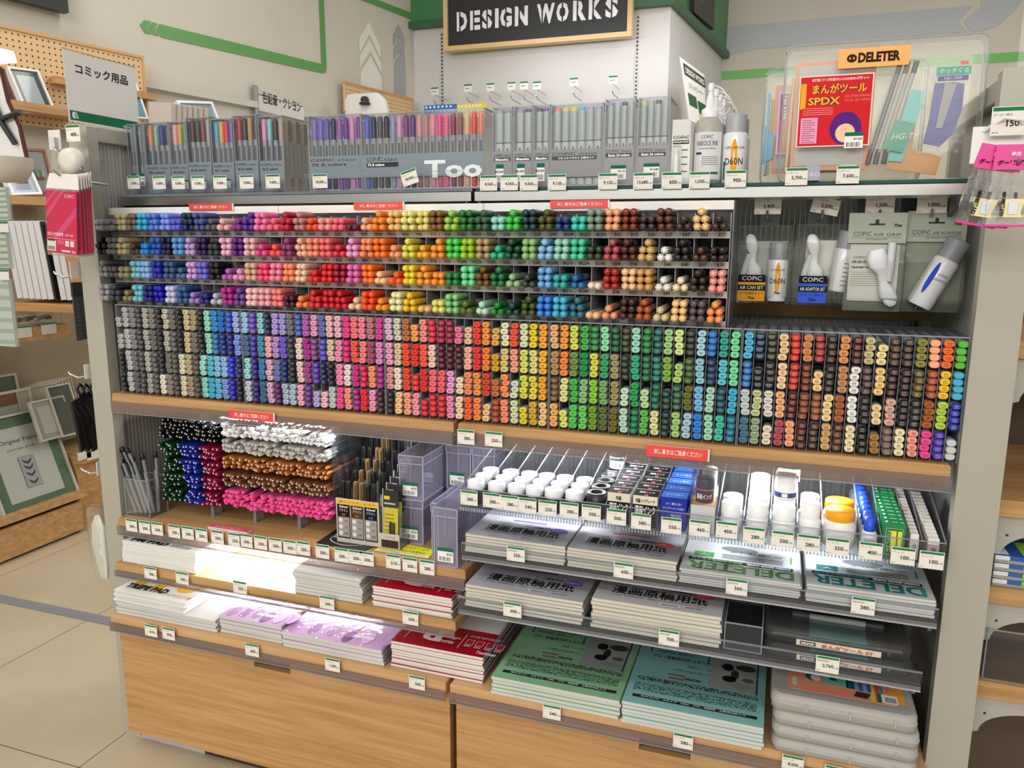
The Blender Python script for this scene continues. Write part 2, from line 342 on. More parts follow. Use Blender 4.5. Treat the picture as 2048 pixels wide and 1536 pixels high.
area('sign_light', (.35, YC-.45, zb-.02), 1.3, .06, 3.2, (.97, .98, 1), (math.radians(38), 0, 0))
# dark sign on the green header, right side face
mid = e1*.45+e0*.55
m = MB(); pl = (np.array(sn), np.array(e0+sn*.05))
q = [P(x, y, pl=pl) for x, y in ((1388, -60), (1389, 24), (1429, 59), (1430, -60))]; q2 = [v-sn*.04 for v in q]
m.add(q+q2, [(0, 1, 2, 3), (4, 7, 6, 5), (0, 4, 5, 1), (1, 5, 6, 2), (2, 6, 7, 3)], 'p:1d1e20')
ex = (q[2]-q[1]); ex.z = 0; ex.normalize()
m.text('Kids', .06, .22, .07, q[1]+Vector((0, 0, 0)), ex, FZ, 'p:d8d8d4'); m.text('make', .05, .12, .05, q[1], ex, FZ, 'p:d8d8d4')
tag(m.build('wall_sign'), 'small black sign with white letters on the green header beside the DESIGN WORKS sign', 'sign')
# leaning DESIGN WORKS leaflet board
m = MB(); q = [P(*a_) for a_ in ()]
pl = (np.array(sn), np.array(e0+sn*.18)); cs = [P(x, y, pl=pl) for x, y in ((1359, 113), (1407, 148), (1405, 190), (1378, 236))]
q = [P(1359, 113, pl=pl), P(1378, 240, pl=pl), P(1412, 255, pl=pl), P(1409, 150, pl=pl)]
th = sn*-.012; m.add(q+[v+th for v in q], [(0, 1, 2, 3), (4, 7, 6, 5), (0, 4, 5, 1), (1, 5, 6, 2), (2, 6, 7, 3), (3, 7, 4, 0)], 'c:f0f0ee')
ux = (q[3]-q[0]); L = ux.length; ux.normalize(); uy = (q[0]-q[1]); Hh = uy.length; uy.normalize(); nrm = sn*.002
def lq(x0, x1, y0, y1, key, k=1): m.flat([q[0]+ux*(L*x)+uy*(-Hh*y)+nrm*k for x, y in ((x0, y0), (x0, y1), (x1, y1), (x1, y0))], key)
lq(.1, .96, .06, .24, 'c:4a4c46'); lq(.12, .45, .52, .72, 'c:3c6444'); lq(.5, .9, .56, .78, 'c:3c6444'); lq(.5, .8, .8, .93, 'c:ece83c')
m.text('DESIGN WORKS', L*.14, -Hh*.21, Hh*.10, q[0]+nrm*2, ux, uy, 'c:f0f0ee', w=L*.76, bold=.03)
m.text('コミックコーナー', L*.2, -Hh*.42, Hh*.08, q[0]+nrm*2, ux, uy, 'c:404040', w=L*.6)
tag(m.build('leaflet_board'), 'tilted white DESIGN WORKS notice board with dark header at the column corner', 'notice board')
# hooks with price tags on the white column
for k, (x, y) in enumerate(((870, 190), (936, 184), (981, 182), (1023, 180), (1048, 179), (1074, 179), (1148, 172), (1226, 168))):
    p = P(x, y, Y=YC-.22); e = empty('display_hook', p)
    m = MB(); m.box(-.028, .028, -.002, 0, 0, .05, 'c:e8e8e4'); m.rect(-.028, .028, .040, .05, (0, -.002, 0), FX, FZ, 'c:2c7a4c'); m.rect(-.02, .01, .02, .026, (0, -.002, 0), FX, FZ, 'c:8a8a88'); m.build('price_card', e)
    m = MB(); m.tube([(0, .2, -.06), (0, .02, -.06), (-.0, -.02, -.04)], .004, 'm:b8bcc0'); m.tube([(0, .2, -.0), (0, .0, -.0)], .003, 'm:b8bcc0'); m.build('prong', e)
    tag(e, 'wire hook with a small white price card on the white column, %s from left' % ORD[k], 'hook', 'hooks on the white column')
for x0, x1, y0, key, w, n in ((850, 915, 208, '2478c8', 'blue', 5), (915, 972, 206, 'e8d820', 'yellow', 5)):
    p = P(x0, 236, Y=YC-.3); q_ = P(x1, y0, Y=YC-.3); m = MB()
    m.box(p.x, q_.x, p.y-.01, p.y+.01, p.z, q_.z, 'p:'+key)
    for i in range(7):
        for j in range(3): m.ell((i+.5+.5*(j % 2))*(q_.x-p.x)/8, (j+.5)*(q_.z-p.z)/3, .008, .008, (p.x, p.y-.01, p.z), FX, FZ, 'c:f4f4f4', n=10)
    m.tube([((p.x+q_.x)/2, p.y, q_.z-.02), ((p.x+q_.x)/2, YC, q_.z-.02)], .004, 'm:b8bcc0'); tag(m.build('polka_dot_pouch'), '%s polka dot pouch hanging on the white column under the sign' % w, 'pouch')
# ================================================================= THE DISPLAY UNIT
e = empty('display_unit', (0, .2, 0))
PO = 'p:aaa79a'
def part(name, par, fn, off=(0, -.2, 0)):
    m = MB(); m.M = Matrix.Translation(off); fn(m); return m.build(name, par)
part('post', e, lambda m: m.box(-.06, -.004, 0, .03, 0, 1.54, PO, .003))
part('post', e, lambda m: m.box(1.806, 1.872, 0, .03, 0, 1.545, PO, .003))
part('post', e, lambda m: m.box(-.05, -.004, .40, .43, 0, 1.54, PO, .002))
part('post', e, lambda m: m.box(1.812, 1.860, .40, .43, 0, 1.54, PO, .002))
part('post', e, lambda m: m.box(.87, .93, .40, .43, 0, 1.39, PO, .002))
for x0, x1 in ((-.05, -.006), (1.812, 1.856)):
    part('top_rail', e, lambda m: m.box(x0, x1, .03, .40, 1.505, 1.54, PO, .002))
    part('end_panel', e, lambda m: m.box((x0+x1)/2-.003, (x0+x1)/2+.003, .03, .40, .02, 1.505, 'poly'))
for x0, x1 in ((-.004, .87), (.93, 1.812)): part('back_panel', e, lambda m: m.box(x0, x1, .405, .411, .02, 1.39, 'poly'))
def slots(m):
    for x in (xx,):
        m.box(x-.008, x+.008, .396, .40, .4, 1.38, 'm:8c8c88')
        for i in range(38): m.box(x-.003, x+.003, .3945, .396, .41+i*.025, .423+i*.025, 'p:202020')
for xx in (.895, .03, 1.78): part('slotted_rail', e, slots)
tag(e, 'beige-grey metal display unit with posts and ribbed clear panels around the marker shelves', 'display frame')
m = MB(); m.box(1.30, 1.805, .385, .40, 1.125, 1.155, 'c:b08a62'); tag(m.build('cardboard_strip'), 'brown board strip behind the hanging air brush packs', 'board')
# other side of the unit, seen dimly through the ribbed panels
m = MB(); m.box(.02, 1.80, .46, .48, .02, 1.34, 'c:aaa398'); tag(m.build('rear_board'), 'dark board behind the ribbed back panel of the marker unit', 'board')
# cabinets
def cabinet(x0, x1, lab, cx):
    e = empty('base_cabinet', ((x0+x1)/2, .2, 0)); T = (-(x0+x1)/2, -.2, 0)
    zt = .318
    def body(m):
        m.box(x0+.03, x1-.03, .0, .40, .0, .04, 'p:3c342a'); m.box(x0+.005, x1-.005, -.008, .40, .045, .338, 'wood')
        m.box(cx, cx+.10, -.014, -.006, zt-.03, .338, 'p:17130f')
    part('body', e, body, T)
    def door(m):
        m.box(x0, x1, -.03, -.010, .035, zt-.022, 'wood', .002); m.box(x0, cx, -.03, -.010, zt-.022, .334, 'wood'); m.box(cx+.10, x1, -.03, -.010, zt-.022, .334, 'wood')
    part('door', e, door, T)
    tag(e, lab, 'cabinet')
cabinet(-.012, .893, 'left light wood base cabinet with a cut-out handle under the sketch pads', .392)
cabinet(.908, 1.806, 'right light wood base cabinet with a cut-out handle under the comic paper', 1.30)
def shelf(name, x0, x1, y0, y1, z, th, lab, rail=True, cat='shelf', rz=.022):
    e = empty(name, ((x0+x1)/2, (y0+y1)/2, z)); T = (-(x0+x1)/2, -(y0+y1)/2, -z)
    part('board', e, lambda m: m.box(x0, x1, y0, y1, z-th, z, 'oak' if name == 'deck' else 'wood', .003), T)
    if rail:
        def rl(m):
            m.box(x0, x1, y0-.006, y0-.002, z-th-rz, z-.019, 'rail'); m.box(x0, x1, y0-.008, y0-.002, z-th-rz-.002, z-th-rz, 'acrylic_edge')
        part('price_rail', e, rl, T)
    return tag(e, lab, cat)
shelf('deck', -.01, .895, -.055, .40, .372, .034, 'wooden bottom deck board holding the sketch pads and design notes', cat='deck board', rz=.004)
shelf('deck', .905, 1.806, -.055, .40, .372, .034, 'wooden bottom deck board holding the green and blue comic paper', cat='deck board', rz=.004)
shelf('wooden_shelf', .0, .895, -.0, .40, .92, .032, 'middle wooden shelf on the left under the oval markers', rz=.012)
shelf('wooden_shelf', .905, 1.795, -.0, .40, .92, .032, 'middle wooden shelf on the right under the oval markers', rz=.012)
shelf('wooden_shelf', .0, .925, -.015, .38, .61, .028, 'wooden shelf carrying the bundled pens and clear boxes', rz=.012)
shelf('wooden_shelf', .0, .91, -.035, .38, .502, .026, 'wooden shelf carrying the first row of pads and red notes', rz=.006)
# shelf lamps (housings; the light itself is in the lamps above)
for x0, x1, y, z, w in ((.16, .70, .13, .888, 'under the left middle shelf'), (1.0, 1.27, .10, .888, 'under the right middle shelf above the white jars'), (1.42, 1.64, .06, .888, 'under the right middle shelf above the bottles'), (.25, .61, .10, .588, 'under the pen shelf'), (.19, .67, .08, .484, 'under the pad shelf')):
    m = MB(); m.box(x0, x1, y-.012, y+.012, z-.0035, z, 'p:e8e8e8'); tag(m.build('led_strip'), 'slim white lamp strip '+w, 'shelf lamp')
# ---- clear shelves on the right bay
def clear_shelf(x0, x1, y0, z, lip, lab):
    e = empty('clear_shelf', ((x0+x1)/2, .15, z)); T = (-(x0+x1)/2, -.15, -z)
    part('plate', e, lambda m: m.box(x0, x1, y0+.008, .38, z-.006, z-.001, 'smoke'), T)
    part('front_lip', e, lambda m: (m.box(x0, x1, y0, y0+.003, z-.012, z+lip, 'acrylic'), m.box(x0, x1, y0-.001, y0+.004, z+lip, z+lip+.0015, 'acrylic_edge'), m.box(x0, x1, y0+.003, y0+.012, z-.014, z-.004, 'm:8e8f96')), T)
    for xx in (x0+.004, x1-.012): part('bracket', e, lambda m: m.prism([(y0+.01, z-.022), (.38, z-.05), (.38, z-.006), (y0+.01, z-.006)], xx, xx+.006, 'm:70727a', 'x'), T)
    return tag(e, lab, 'shelf')
clear_shelf(.932, 1.790, -.052, .663, .022, 'clear plastic shelf holding the upper comic paper pads')
clear_shelf(.938, 1.770, -.085, .562, .022, 'clear plastic shelf holding the lower manga paper and tool case')
# ---- top glass shelves
for x0, x1, lab, lip in ((-.012, .900, 'upper clear plastic shelf with raised front lip under the ciao sets', .034), (.908, 1.792, 'upper glass shelf with silver rail under sketch sets and tool cases', .004)):
    e = empty('glass_shelf', ((x0+x1)/2, .25, 1.39)); T = (-(x0+x1)/2, -.25, -1.39); z = 1.39
    part('plate', e, lambda m: (m.box(x0, x1, .098, .40, z-.006, z, 'glass'), m.box(x0, x1, .094, .098, z-.006, z, 'glass_edge' if lip < .01 else 'acrylic_edge')), T)
    part('front_rail', e, lambda m: m.prism([(.088, z-.026), (.088, z-.008), (.096, z-.006), (.11, z-.006), (.11, z-.030)], x0, x1, 'm:b4b4b0', 'x'), T)
    if lip > .01: part('front_lip', e, lambda m: (m.box(x0+.52, x1-.02, .086, .089, z-.006, z+lip, 'acrylic'), m.box(x0+.52, x1-.02, .0855, .0895, z+lip, z+lip+.0012, 'acrylic_edge'), m.box(x0, x0+.52, .086, .089, z-.006, z+.012, 'acrylic')), T)
    for xx in (x0+.006, x1-.014): part('bracket', e, lambda m: m.prism([(.09, z-.045), (.40, z-.11), (.40, z-.006), (.09, z-.02)], xx, xx+.007, 'p:2c2c30', 'x'), T)
    tag(e, lab, 'shelf')
# ================================================================= ROUND MARKERS (upper rack)
RACK_Z = [1.303, 1.249, 1.196, 1.1415]       # top edge of the label strips, top row first
CP = .03159; CX0 = .011
ROWS = ['''aaaab4 4,8e8e98 4,c8bd96 6,7a705c 6,35b0d8 6,5a7fd8 6,7f98ee 6,5c62cc 4,14304a 6,4a5590 6,55565e 3,e8b0b4 3,7a2f82 3,5a2a9a 5,f07ab4 6,f06a80 3,b81838 5,b8807c 5,e85030 3,f09a94 4,f06a80 4,5a1020 2,f0b088 3,f08a28 5,eac078 6,e8e494 6,e6d880 6,7a5520 6,98c850 5,1e7030 6,2f5a40 5,90d8c8 4,3cc040 5,0c3838 6,4a5018 5,1a3a70 4,30c8b8 4,7c9482 6,f0a880 6,7a3018 6,3a2424 4,5a2c1a 6,3a2222 3,e8c088 5,33201e 3''',
'''101014 5,787880 6,c0b68c 5,4a4038 3,2080d8 4,2f58b8 6,10183a 6,5c98d0 6,c09cd0 5,2e1450 6,34363e 6,e8b0cc 6,5c2080 6,e4b8bc 6,e04c90 3,f05a50 3,8c3a6a 5,ecb49c 5,f4907c 6,f06a6c 6,d83048 3,e49ccc 5,f29060 6,f47820 6,f0a070 3,dcd850 5,f0b028 3,f49a28 5,4cd050 6,9cc820 6,b09468 6,28b080 3,0c4a30 5,90b878 6,88b8e0 5,94d0bc 6,40c8a0 6,2e3a20 4,a84c50 5,4a1c18 5,d0a868 5,e8e8e4 3,181418 5,4a2c1c 3,221614 4''',
'''8c8c8c 5,505058 4,9c9068 4,7cc4d8 6,88b8ec 6,1a28a8 6,3c5a80 6,3c6890 3,c898dc 6,7068d0 6,16161c 6,b060b0 3,e098c0 3,d8b08c 6,f04c80 6,f088a8 6,f89068 6,ecc8b0 6,dc1c28 3,d81c28 6,9c1434 6,dc6cac 6,f87c20 6,f4c898 3,f85c20 3,ecd428 6,f4a030 5,f49430 4,108038 4,70dca0 6,6c4c14 5,107038 5,90b884 3,303430 3,68a8e0 6,28a8a0 4,1460a0 3,f0d8c4 2,a81c18 6,f0c898 6,d09c5c 6,e4e4d8 3,ecdcb8 3,301810 5,f09c94 6''',
'''9a9aa0 6,3c3c40 5,8c8058 3,70c4dc 6,142070 6,1010b0 6,c4c8ec 6,2c5c8c 6,9c80cc 3,241c70 4,b8b8cc 3,b02088 6,6c4494 5,f4c4bc 6,f0a8b4 6,f48480 6,3c1028 4,ee8844 3,d02030 5,c81c2c 6,c41c2c 5,f0c8a8 3,f45020 6,e89420 3,e8e8b4 6,e8c020 5,e8b878 2,dce06c 4,84c884 6,58682c 3,b4dcc4 3,108028 3,0c4030 3,3c4c14 5,3080dc 6,40b0d0 6,2c687c 5,f0bc88 2,e89c70 3,3c2018 6,a85020 5,d0c090 3,f0c888 6,5c4c54 6,f09858 5''']
LABS = ['0 C-2 W-3 W-5 B02 B23 B32 B63 B99 BV04 BV23 V000 V06 V17 RV02 RV13 RV29 RV95 R05 R20 R32 R59 YR00 YR15 YR31 Y00 Y11 Y28 YG03 YG17 YG67 G00 G14 G29 G99 BG09 BG23 BG93 E02 E15 E29 E37 E47 E53 E77',
'100 C-3 W-1 W-7 B05 B24 B39 B93 BV000 BV08 BV25 V01 V09 V91 RV04 RV14 RV34 R000 R11 R22 R35 R81 YR02 YR16 YR61 Y02 Y15 Y35 YG06 YG23 YG91 G02 G17 G82 BG000 BG10 BG34 BG96 E04 E18 E31 E40 E49 E57 E79',
'C-0 C-5 W-2 B000 B12 B26 B45 B95 BV00 BV13 BV29 V04 V12 V95 RV06 RV21 RV42 R00 R14 R27 R37 R85 YR04 YR20 YR68 Y06 Y17 Y38 YG09 YG41 YG95 G05 G21 G85 BG01 BG13 BG49 E000 E08 E21 E33 E41 E50 E59 E93',
'C-1 C-7 W-5 B00 B18 B29 B60 B97 BV02 BV17 BV31 V05 V15 RV000 RV10 RV23 RV69 R02 R17 R29 R46 YR000 YR07 YR23 Y000 Y08 Y21 YG00 YG11 YG63 G000 G07 G28 G94 BG05 BG15 BG72 E00 E11 E25 E35 E43 E51 E71 E95']
YF = .048
X0R, X1R = CX0-CP/2-.004, CX0+CP*44.5+.004
e = empty('round_marker_rack', (.7, .12, 1.12)); T = (-.7, -.12, -1.12)
part('header_strip', e, lambda m: [m.box(X0R+i*(X1R-X0R)/3+.0006, X0R+(i+1)*(X1R-X0R)/3-.0006, YF-.004, YF-.001, 1.341, 1.357, 'c:eceae6') for i in range(3)], T)
for r, z in enumerate(RACK_Z):
    def strip(m):
        for i in range(5): m.box(CX0+CP*(9*i-.5)+.0004, CX0+CP*(9*i+8.5)-.0004, YF-.003, YF, z-.0125, z, 'p:d2d0ca')
        for i, s in enumerate(LABS[r].split()): m.text(s, CX0+CP*i+.002, z-.0095, .0062, (0, YF-.003, 0), FX, FZ, 'c:2c2c2c', align='c', bold=.01)
    part('label_strip', e, strip, T)
def divs(m):
    for i in range(46):
        x = CX0+CP*(i-.5); m.box(x-.0008, x+.0008, YF, .17, 1.130, 1.335, 'p:aaa8a4')
    for z in RACK_Z: m.box(X0R, X1R, YF, .17, z-.002, z-.0005, 'smoke')
part('divider_grid', e, divs, T)
part('rear_panel', e, lambda m: (m.box(X0R, X1R, .17, .173, 1.128, 1.350, 'p:a6a4a0'), m.box(X0R, X1R, YF, .17, 1.340, 1.342, 'acrylic')), T)
part('side_panel', e, lambda m: m.box(X1R-.001, X1R+.0015, YF-.003, .173, 1.128, 1.357, 'acrylic_edge'), T)
tag(e, 'long grey rack with code strips holding four rows of round markers', 'marker rack')
def round_cap(key, n=14, dots=True, mb=None, x=0, y=0, z=0, inset=0):
    m = mb or MB(); R = .00665
    m.lathe([(R*.97, y+.052), (R, y+.02), (R, y+.004), (R*.9, y+.0016), (R*.62, y+.0003), (0.0001, y)], key, n, (x, z), 'y')
    if dots:
        lum = sum(int(key[2+i:4+i], 16) for i in (0, 2, 4)); dk = 'c:2a1c18' if lum > 150 else 'c:0a0a0a'
        for i in range(6):
            a = math.radians(60*i+20); cx, cz = x+R*.66*math.cos(a), z+R*.66*math.sin(a)
            m.add([(cx+.0009*math.cos(t), y+.0002, cz+.0009*math.sin(t)) for t in (0, 1.26, 2.51, 3.77, 5.03)], [(4, 3, 2, 1, 0)], dk)
    return m
def round_body(mb=None, x=0, y=0, z=0, n=12):
    m = mb or MB(); m.lathe([(.0064, y+.050), (.0064, y+.118), (.0058, y+.120), (.0058, y+.130)], 'p:b4b7ba', n, (x, z), 'y'); return m
BODY = round_body().mesh('marker_body'); CAPS = {}; proto_r = None
LAY = {2: (2,), 3: (2, 1), 4: (2, 2), 5: (2, 2, 1), 6: (2, 2, 2)}
allp = []
for r in range(4):
    codes = LABS[r].split()
    for c, it in enumerate(ROWS[r].split(',')):
        h, n = it.split(); n = int(n); rows = LAY[n]; y0 = -.006+random.uniform(-.003, .003)
        for k, cnt in enumerate(rows):
            off = random.uniform(-.0012, .0012)
            for j in range(cnt):
                x = CX0+CP*c+((j-.5)*.0142 if cnt == 2 else random.uniform(-.003, .003))+off
                allp.append((c, r, k, j, cnt, x, y0+random.uniform(-.003, .003) + (.004 if random.random() < .12 else 0), RACK_Z[r]+.0072+k*.01305, h, codes[c]))
allp.sort(key=lambda t: -t[5])
LV = ['bottom', 'middle', 'top']
LVN = {1: ['only'], 2: ['lower', 'upper'], 3: ['bottom', 'middle', 'top']}
for c, r, k, j, cnt, x, y, z, h, code in allp[:300]:
    if h not in CAPS: CAPS[h] = round_cap('p:'+h).mesh('marker_cap')
    o = bpy.data.objects.new('round_marker', BODY); COL.objects.link(o); o.location = (x, y, z); o.rotation_euler = (0, random.uniform(-3, 3), random.uniform(-.012, .012))
    q = bpy.data.objects.new('cap', CAPS[h]); COL.objects.link(q); q.parent = o
    side = '' if cnt == 1 else (' left' if j == 0 else ' right')
    tag(o, '%s capped round marker above the %s label, %s layer%s' % (cname(h), code, LV[k], side), 'marker', 'round markers in the upper rack')
m = MB()
for c, r, k, j, cnt, x, y, z, h, code in allp[300:]:
    round_cap('p:'+h, 10, True, m, x, y, z); round_body(m, x, y, z, 8)
o = m.build('round_marker_mass'); o['kind'] = 'stuff'; tag(o, 'rows of round markers from grey to green filling the upper rack further left', 'markers')
# ================================================================= OVAL MARKERS (middle racks)
COLS = '''b0b0b0*2 b0b0b0*3 121214 121214|b8b8b8 b8b8b8 bcbcbe b8b8bc|8c8c8e 88888c 707078 606068|404042 3c3c40 44444a 3c3c40|b4b0aa b0aca6 b0b0aa a8a49c|88847e 706c66 505050 484848|201e1e 1c1c1c 1a1a1a e4dcd0|c8c0ae b4b0a8 7c746c 8c8478|78746e 5c5854 4c4844 443f3c|161414 1a1817 e0d4bc dccfb4|d0c08c d0bc90 b8ac84 a49474|b0a078 7c7464 544c40 4c443c|1a1614 1e1a16 a4dcd0 8cd4c8|98dccc 98dccc 58c0d8 40b0dc|3090e0 2468b0 88c4ec 64b4d8|2870c8 142c7c 90bcf0 7c9ce0|2050b8 181c78 1028cc 1818b0|a8b4ec 7c9ce4 182858 0c0c14|9cc8ec 4c6c98 98dcdc c4c8dc|6848b8 3830a0 241878 281870|94ccdc 4c90b0 3c80b0 346c94|102840 ecb0b0 e8b0c8 dca4cc|b49cdc b890dc 6c78b8 481858|a898dc 6c60d4 182068 a8bcd0|70787c 303438 16181c a8bcd4|3c5cb0 ecd4c8 f0c8c0 f0a8c0|b060b4 b42c98 a4488c 602c80|ec9cc8 784080 5838b0 b0a8dc*3|6870b8 4c44b8 182048 f0b8c4*3|f0b8bc e0c4a8 121018 bcc8c4|e8b8cc f090b8 f488b8 f04890|f03c94 c8186c ece0dc f09884|f47c80 f45c4c c83488 981c70|f488a0 f48880 d01848 e42838|c07878 a84868 f49868 f098c0|d83ca4 dc88c8 982080 3c1028|dcb4d8 e4a0c4 d89494 241018|d4d0c0 d8c4a0 ecdcd0 f4c090|b86c3c f44c28 e84820 f4a080|f4a850*3 e83028 d42824*3 f098a8|f48c84 f46048 dc3028 c01828*3|d01c38 f0ccb8 f46c74 c81c30|a01838 4c0c20 f4606c c42030|8c1434 480c1c e898cc ec88b4|e87098*3 440c1c e8d8b4*3 f0d4ac|e8b898*3 f0b09c f08c60 f4602c|ec3c30 e83030 f09440 f08840|f49430 f47c20 d0402c ecc088*3|e0a850*3 d8a018*3 c06c34*3 9c3820|e4e4c0 d8c47c f49460 f48c68|f05040 f09c80 d0d8b8*3 ccd8a8|dce0b0 d8dc60 d8d840 e0cc28*3|e8cc20 dcd884 e0d040 d0a828|f4a830 f0b428 eca428 ecc080|e4b480 b08c50 6c4c20 ecac60|f49c34 f48830 dcdc90 dce070*3|d4dc40 70944c 3cb848 48c858|40b048 149048 88b880 68c85c|207c38 d4d848 84cc28 6c9c28|88e0a8 38a06c 70a86c 586c38|1c5030 a49468 a09058 746420|34381c 1c2c18 c8dcc8*3 b4d8bc|98d8c4 2cac7c 18a04c 106c40|147c2c 106434 b4d8a0*3 58b84c|145c54 147058 10603c d8dc98|98c880 80ac3c 103c24*3 0c2c24|d4e494 a4cc6c*3 28583c a0c870|242c28 3c5420 606c1c a4c4d0|a4d0dc 88c4d0 74b4e0 2c7cd8|1c68b8 143054 a8d0b8 98d4b4|2ca08c 58c0d8 10485c 3cbca0|74d8a0 78d8a4 38b0d0 107088|50b8e8 1c68b0 c8d4d0 40788c|103048 101c2c*3 c4cc98 98ac88|243018 202420 e4dcd4 ecdcc8*3|ecc898 f4cca4 ecb07c b05058|cc2020 b82820 581414 f0a878|d08850 6c2818 7c3820 502018|a02828 f0c888*3 8c4828 3c2c20|302018 281814 ecd490 d0a468|dc9458 c08c58 a85c34 583024|481418 e8e4e0 e8ece4 ecdcb0|c8b888 483834 241818 100c10|f0dc9c*3 ecc880 ecd09c*3 a87838*3|4c3020 38181c d8a898 6c5854|402c2c 301c24 221614 ecdfb4|8c8840 5c5024 2c2c24 f09c8c|f4a880 9c4420 a85828 f0489c|f4702c ecc028 b8d848 4830a8|58b03c 44a8d0 2030a0 c4c4c4*3'''.split('|')
CODES = {72: 'B000 B06 BG70 BG72', 73: 'BG78 BG78 BG90 BG96', 74: 'BG99 BG99 E0000 E000', 75: 'E00 E01 E02 E04', 76: 'E07 E08 E09 E11', 77: 'E13 E15 E17 E18', 78: 'E19 E21 E23 E25', 79: 'E27 E29 E30 E31', 80: 'E33 E35 E34 E37', 81: 'E39 E40 E41 E42', 82: 'E43 E44 E47 E49', 83: 'E50 E51 E53 E55', 84: 'E57 E59 E70 E71', 85: 'E74 E77 E79 E81', 86: 'E84 E87 E89 E93', 87: ' E97 E99 FRV1', 88: 'FYR1 FY1 FYG2 FV2', 89: '   FB2'}
CODES[87] = '- E97 E99 FRV1'; CODES[89] = '- - FB2 -'
def colx(i): return .036+.3562*(i//18)+.0196*(i % 18)
def rowz(g, k): return .9325+(3-g)*.05135+k*.0117      # g 0 = top group, k 0 = bottom marker of a group
OV = rrect(-.0078, .0078, -.0057, .0057, .0052, 3)
def oval(t, s): return [(a*s[0], t, b*s[1]) for a, b in OV]
def oval_cap(key, code=None, mb=None, loc=(0, 0, 0)):
    m = mb or MB(); x, y, z = loc
    ring = lambda t, s: [(x+a, y+b_, z+c_) for a, b_, c_ in oval(t, (s, s))]
    m.sweep([ring(.007, 1.0), ring(.0022, 1.0), ring(.0007, .93), ring(0, .8)], key, True)
    lum = sum(int(key[2+i:4+i], 16)*w_ for i, w_ in ((0, .3), (2, .6), (4, .1)))
    rgb = [int(key[2+i:4+i], 16) for i in (0, 2, 4)]; tgt = 40 if lum > 95 else 215; f_ = .7 if code else .45
    ink = 'c:%02x%02x%02x' % tuple(int(c_*(1-f_)+tgt*f_) for c_ in rgb)
    if code and code != '-':
        m.text(code, x, z-.0006, .0031, (0, y, 0), FX, FZ, ink, align='c', bold=.015); m.rect(x-.0035, x+.0035, z-.0026, z-.0018, (0, y, 0), FX, FZ, ink)
    elif code is None:
        m.rect(x-.0034, x+.0034, z-.0002, z+.0018, (0, y, 0), FX, FZ, ink); m.rect(x-.0028, x+.0028, z-.0024, z-.0014, (0, y, 0), FX, FZ, ink)
    return m
def oval_body(mb=None, loc=(0, 0, 0)):
    m = mb or MB(); x, y, z = loc
    ring = lambda t, s: [(x+a, y+b_, z+c_) for a, b_, c_ in oval(t, (s, s))]
    m.sweep([ring(.007, 1.0), ring(.056, 1.0), ring(.0562, .93), ring(.058, .93), ring(.0582, .99), ring(.148, .99)], 'p:b6b8ba'); return m
OB = oval_body().mesh('marker_body'); OC = {}
ind = []; massb = MB()
for i in range(89, -1, -1):
    for g, it in enumerate(COLS[i].split()):
        h, n = (it.split('*')+['4'])[:2]
        for k in range(int(n)):
            jx = random.uniform(-.0012, .0012); jy = random.uniform(-.002, .003)
            loc = (colx(i)+jx, .004+jy, rowz(g, k))
            if i >= 72 or (i == 71 and len(ind) < 300):
                code = CODES[i].split()[g] if i in CODES else None
                kk = (h, code)
                if kk not in OC: OC[kk] = oval_cap('p:'+h, code).mesh('marker_cap')
                o = bpy.data.objects.new('oval_marker', OB); COL.objects.link(o); o.location = loc
                q = bpy.data.objects.new('cap', OC[kk]); COL.objects.link(q); q.parent = o
                tag(o, '%s oval marker, %s up in %s block from top, %s column from right' % (cname(h), ORD[k], ORD[g], ORD[89-i]), 'marker', 'oval markers on the middle shelf')
                ind.append(o)
            else:
                oval_cap('p:'+h, None, massb, loc); oval_body(massb, loc)
o = massb.build('oval_marker_mass'); o['kind'] = 'stuff'; tag(o, 'columns of oval markers from grey through blue, red and green filling the middle racks', 'markers')
WH = ['leftmost, grey to blue markers', 'second from left, lilac to pink markers', 'middle, pink to yellow markers', 'fourth, orange to dark green markers', 'rightmost, green to brown markers']
WH = ['with grey and blue oval markers', 'with lilac and pink oval markers', 'with red and orange oval markers', 'with yellow and green oval markers', 'with brown and skin tone oval markers']
for b in range(5):
    x0 = colx(b*18)-.0098; x1 = colx(b*18+17)+.0098; e = empty('oval_marker_rack', ((x0+x1)/2, .08, .921)); T = (-(x0+x1)/2, -.08, -.921)
    def dv(m):
        for i in range(19): x = x0+i*.0196; m.box(x-.0007, x+.0007, .012, .155, .921, 1.132, 'acrylic_edge')
    part('divider_grid', e, dv, T)
    def sh(m):
        for g in range(4): z = rowz(g, 0)-.0068; m.box(x0, x1, .010, .155, z-.0012, z, 'acrylic')
        m.box(x0, x1, .010, .155, 1.132, 1.1335, 'acrylic'); m.box(x0, x1, .008, .0105, 1.1315, 1.134, 'acrylic_edge')
    part('shelf_plate', e, sh, T)
    part('side_panel', e, lambda m: m.box(x0-.0012, x0, .008, .155, .921, 1.1335, 'acrylic_edge'), T); part('side_panel', e, lambda m: m.box(x1, x1+.0012, .008, .155, .921, 1.1335, 'acrylic_edge'), T)
    part('rear_panel', e, lambda m: m.box(x0, x1, .155, .157, .921, 1.1335, 'smoke'), T)
    tag(e, 'clear acrylic rack %s on the middle shelf' % WH[b], 'marker rack')
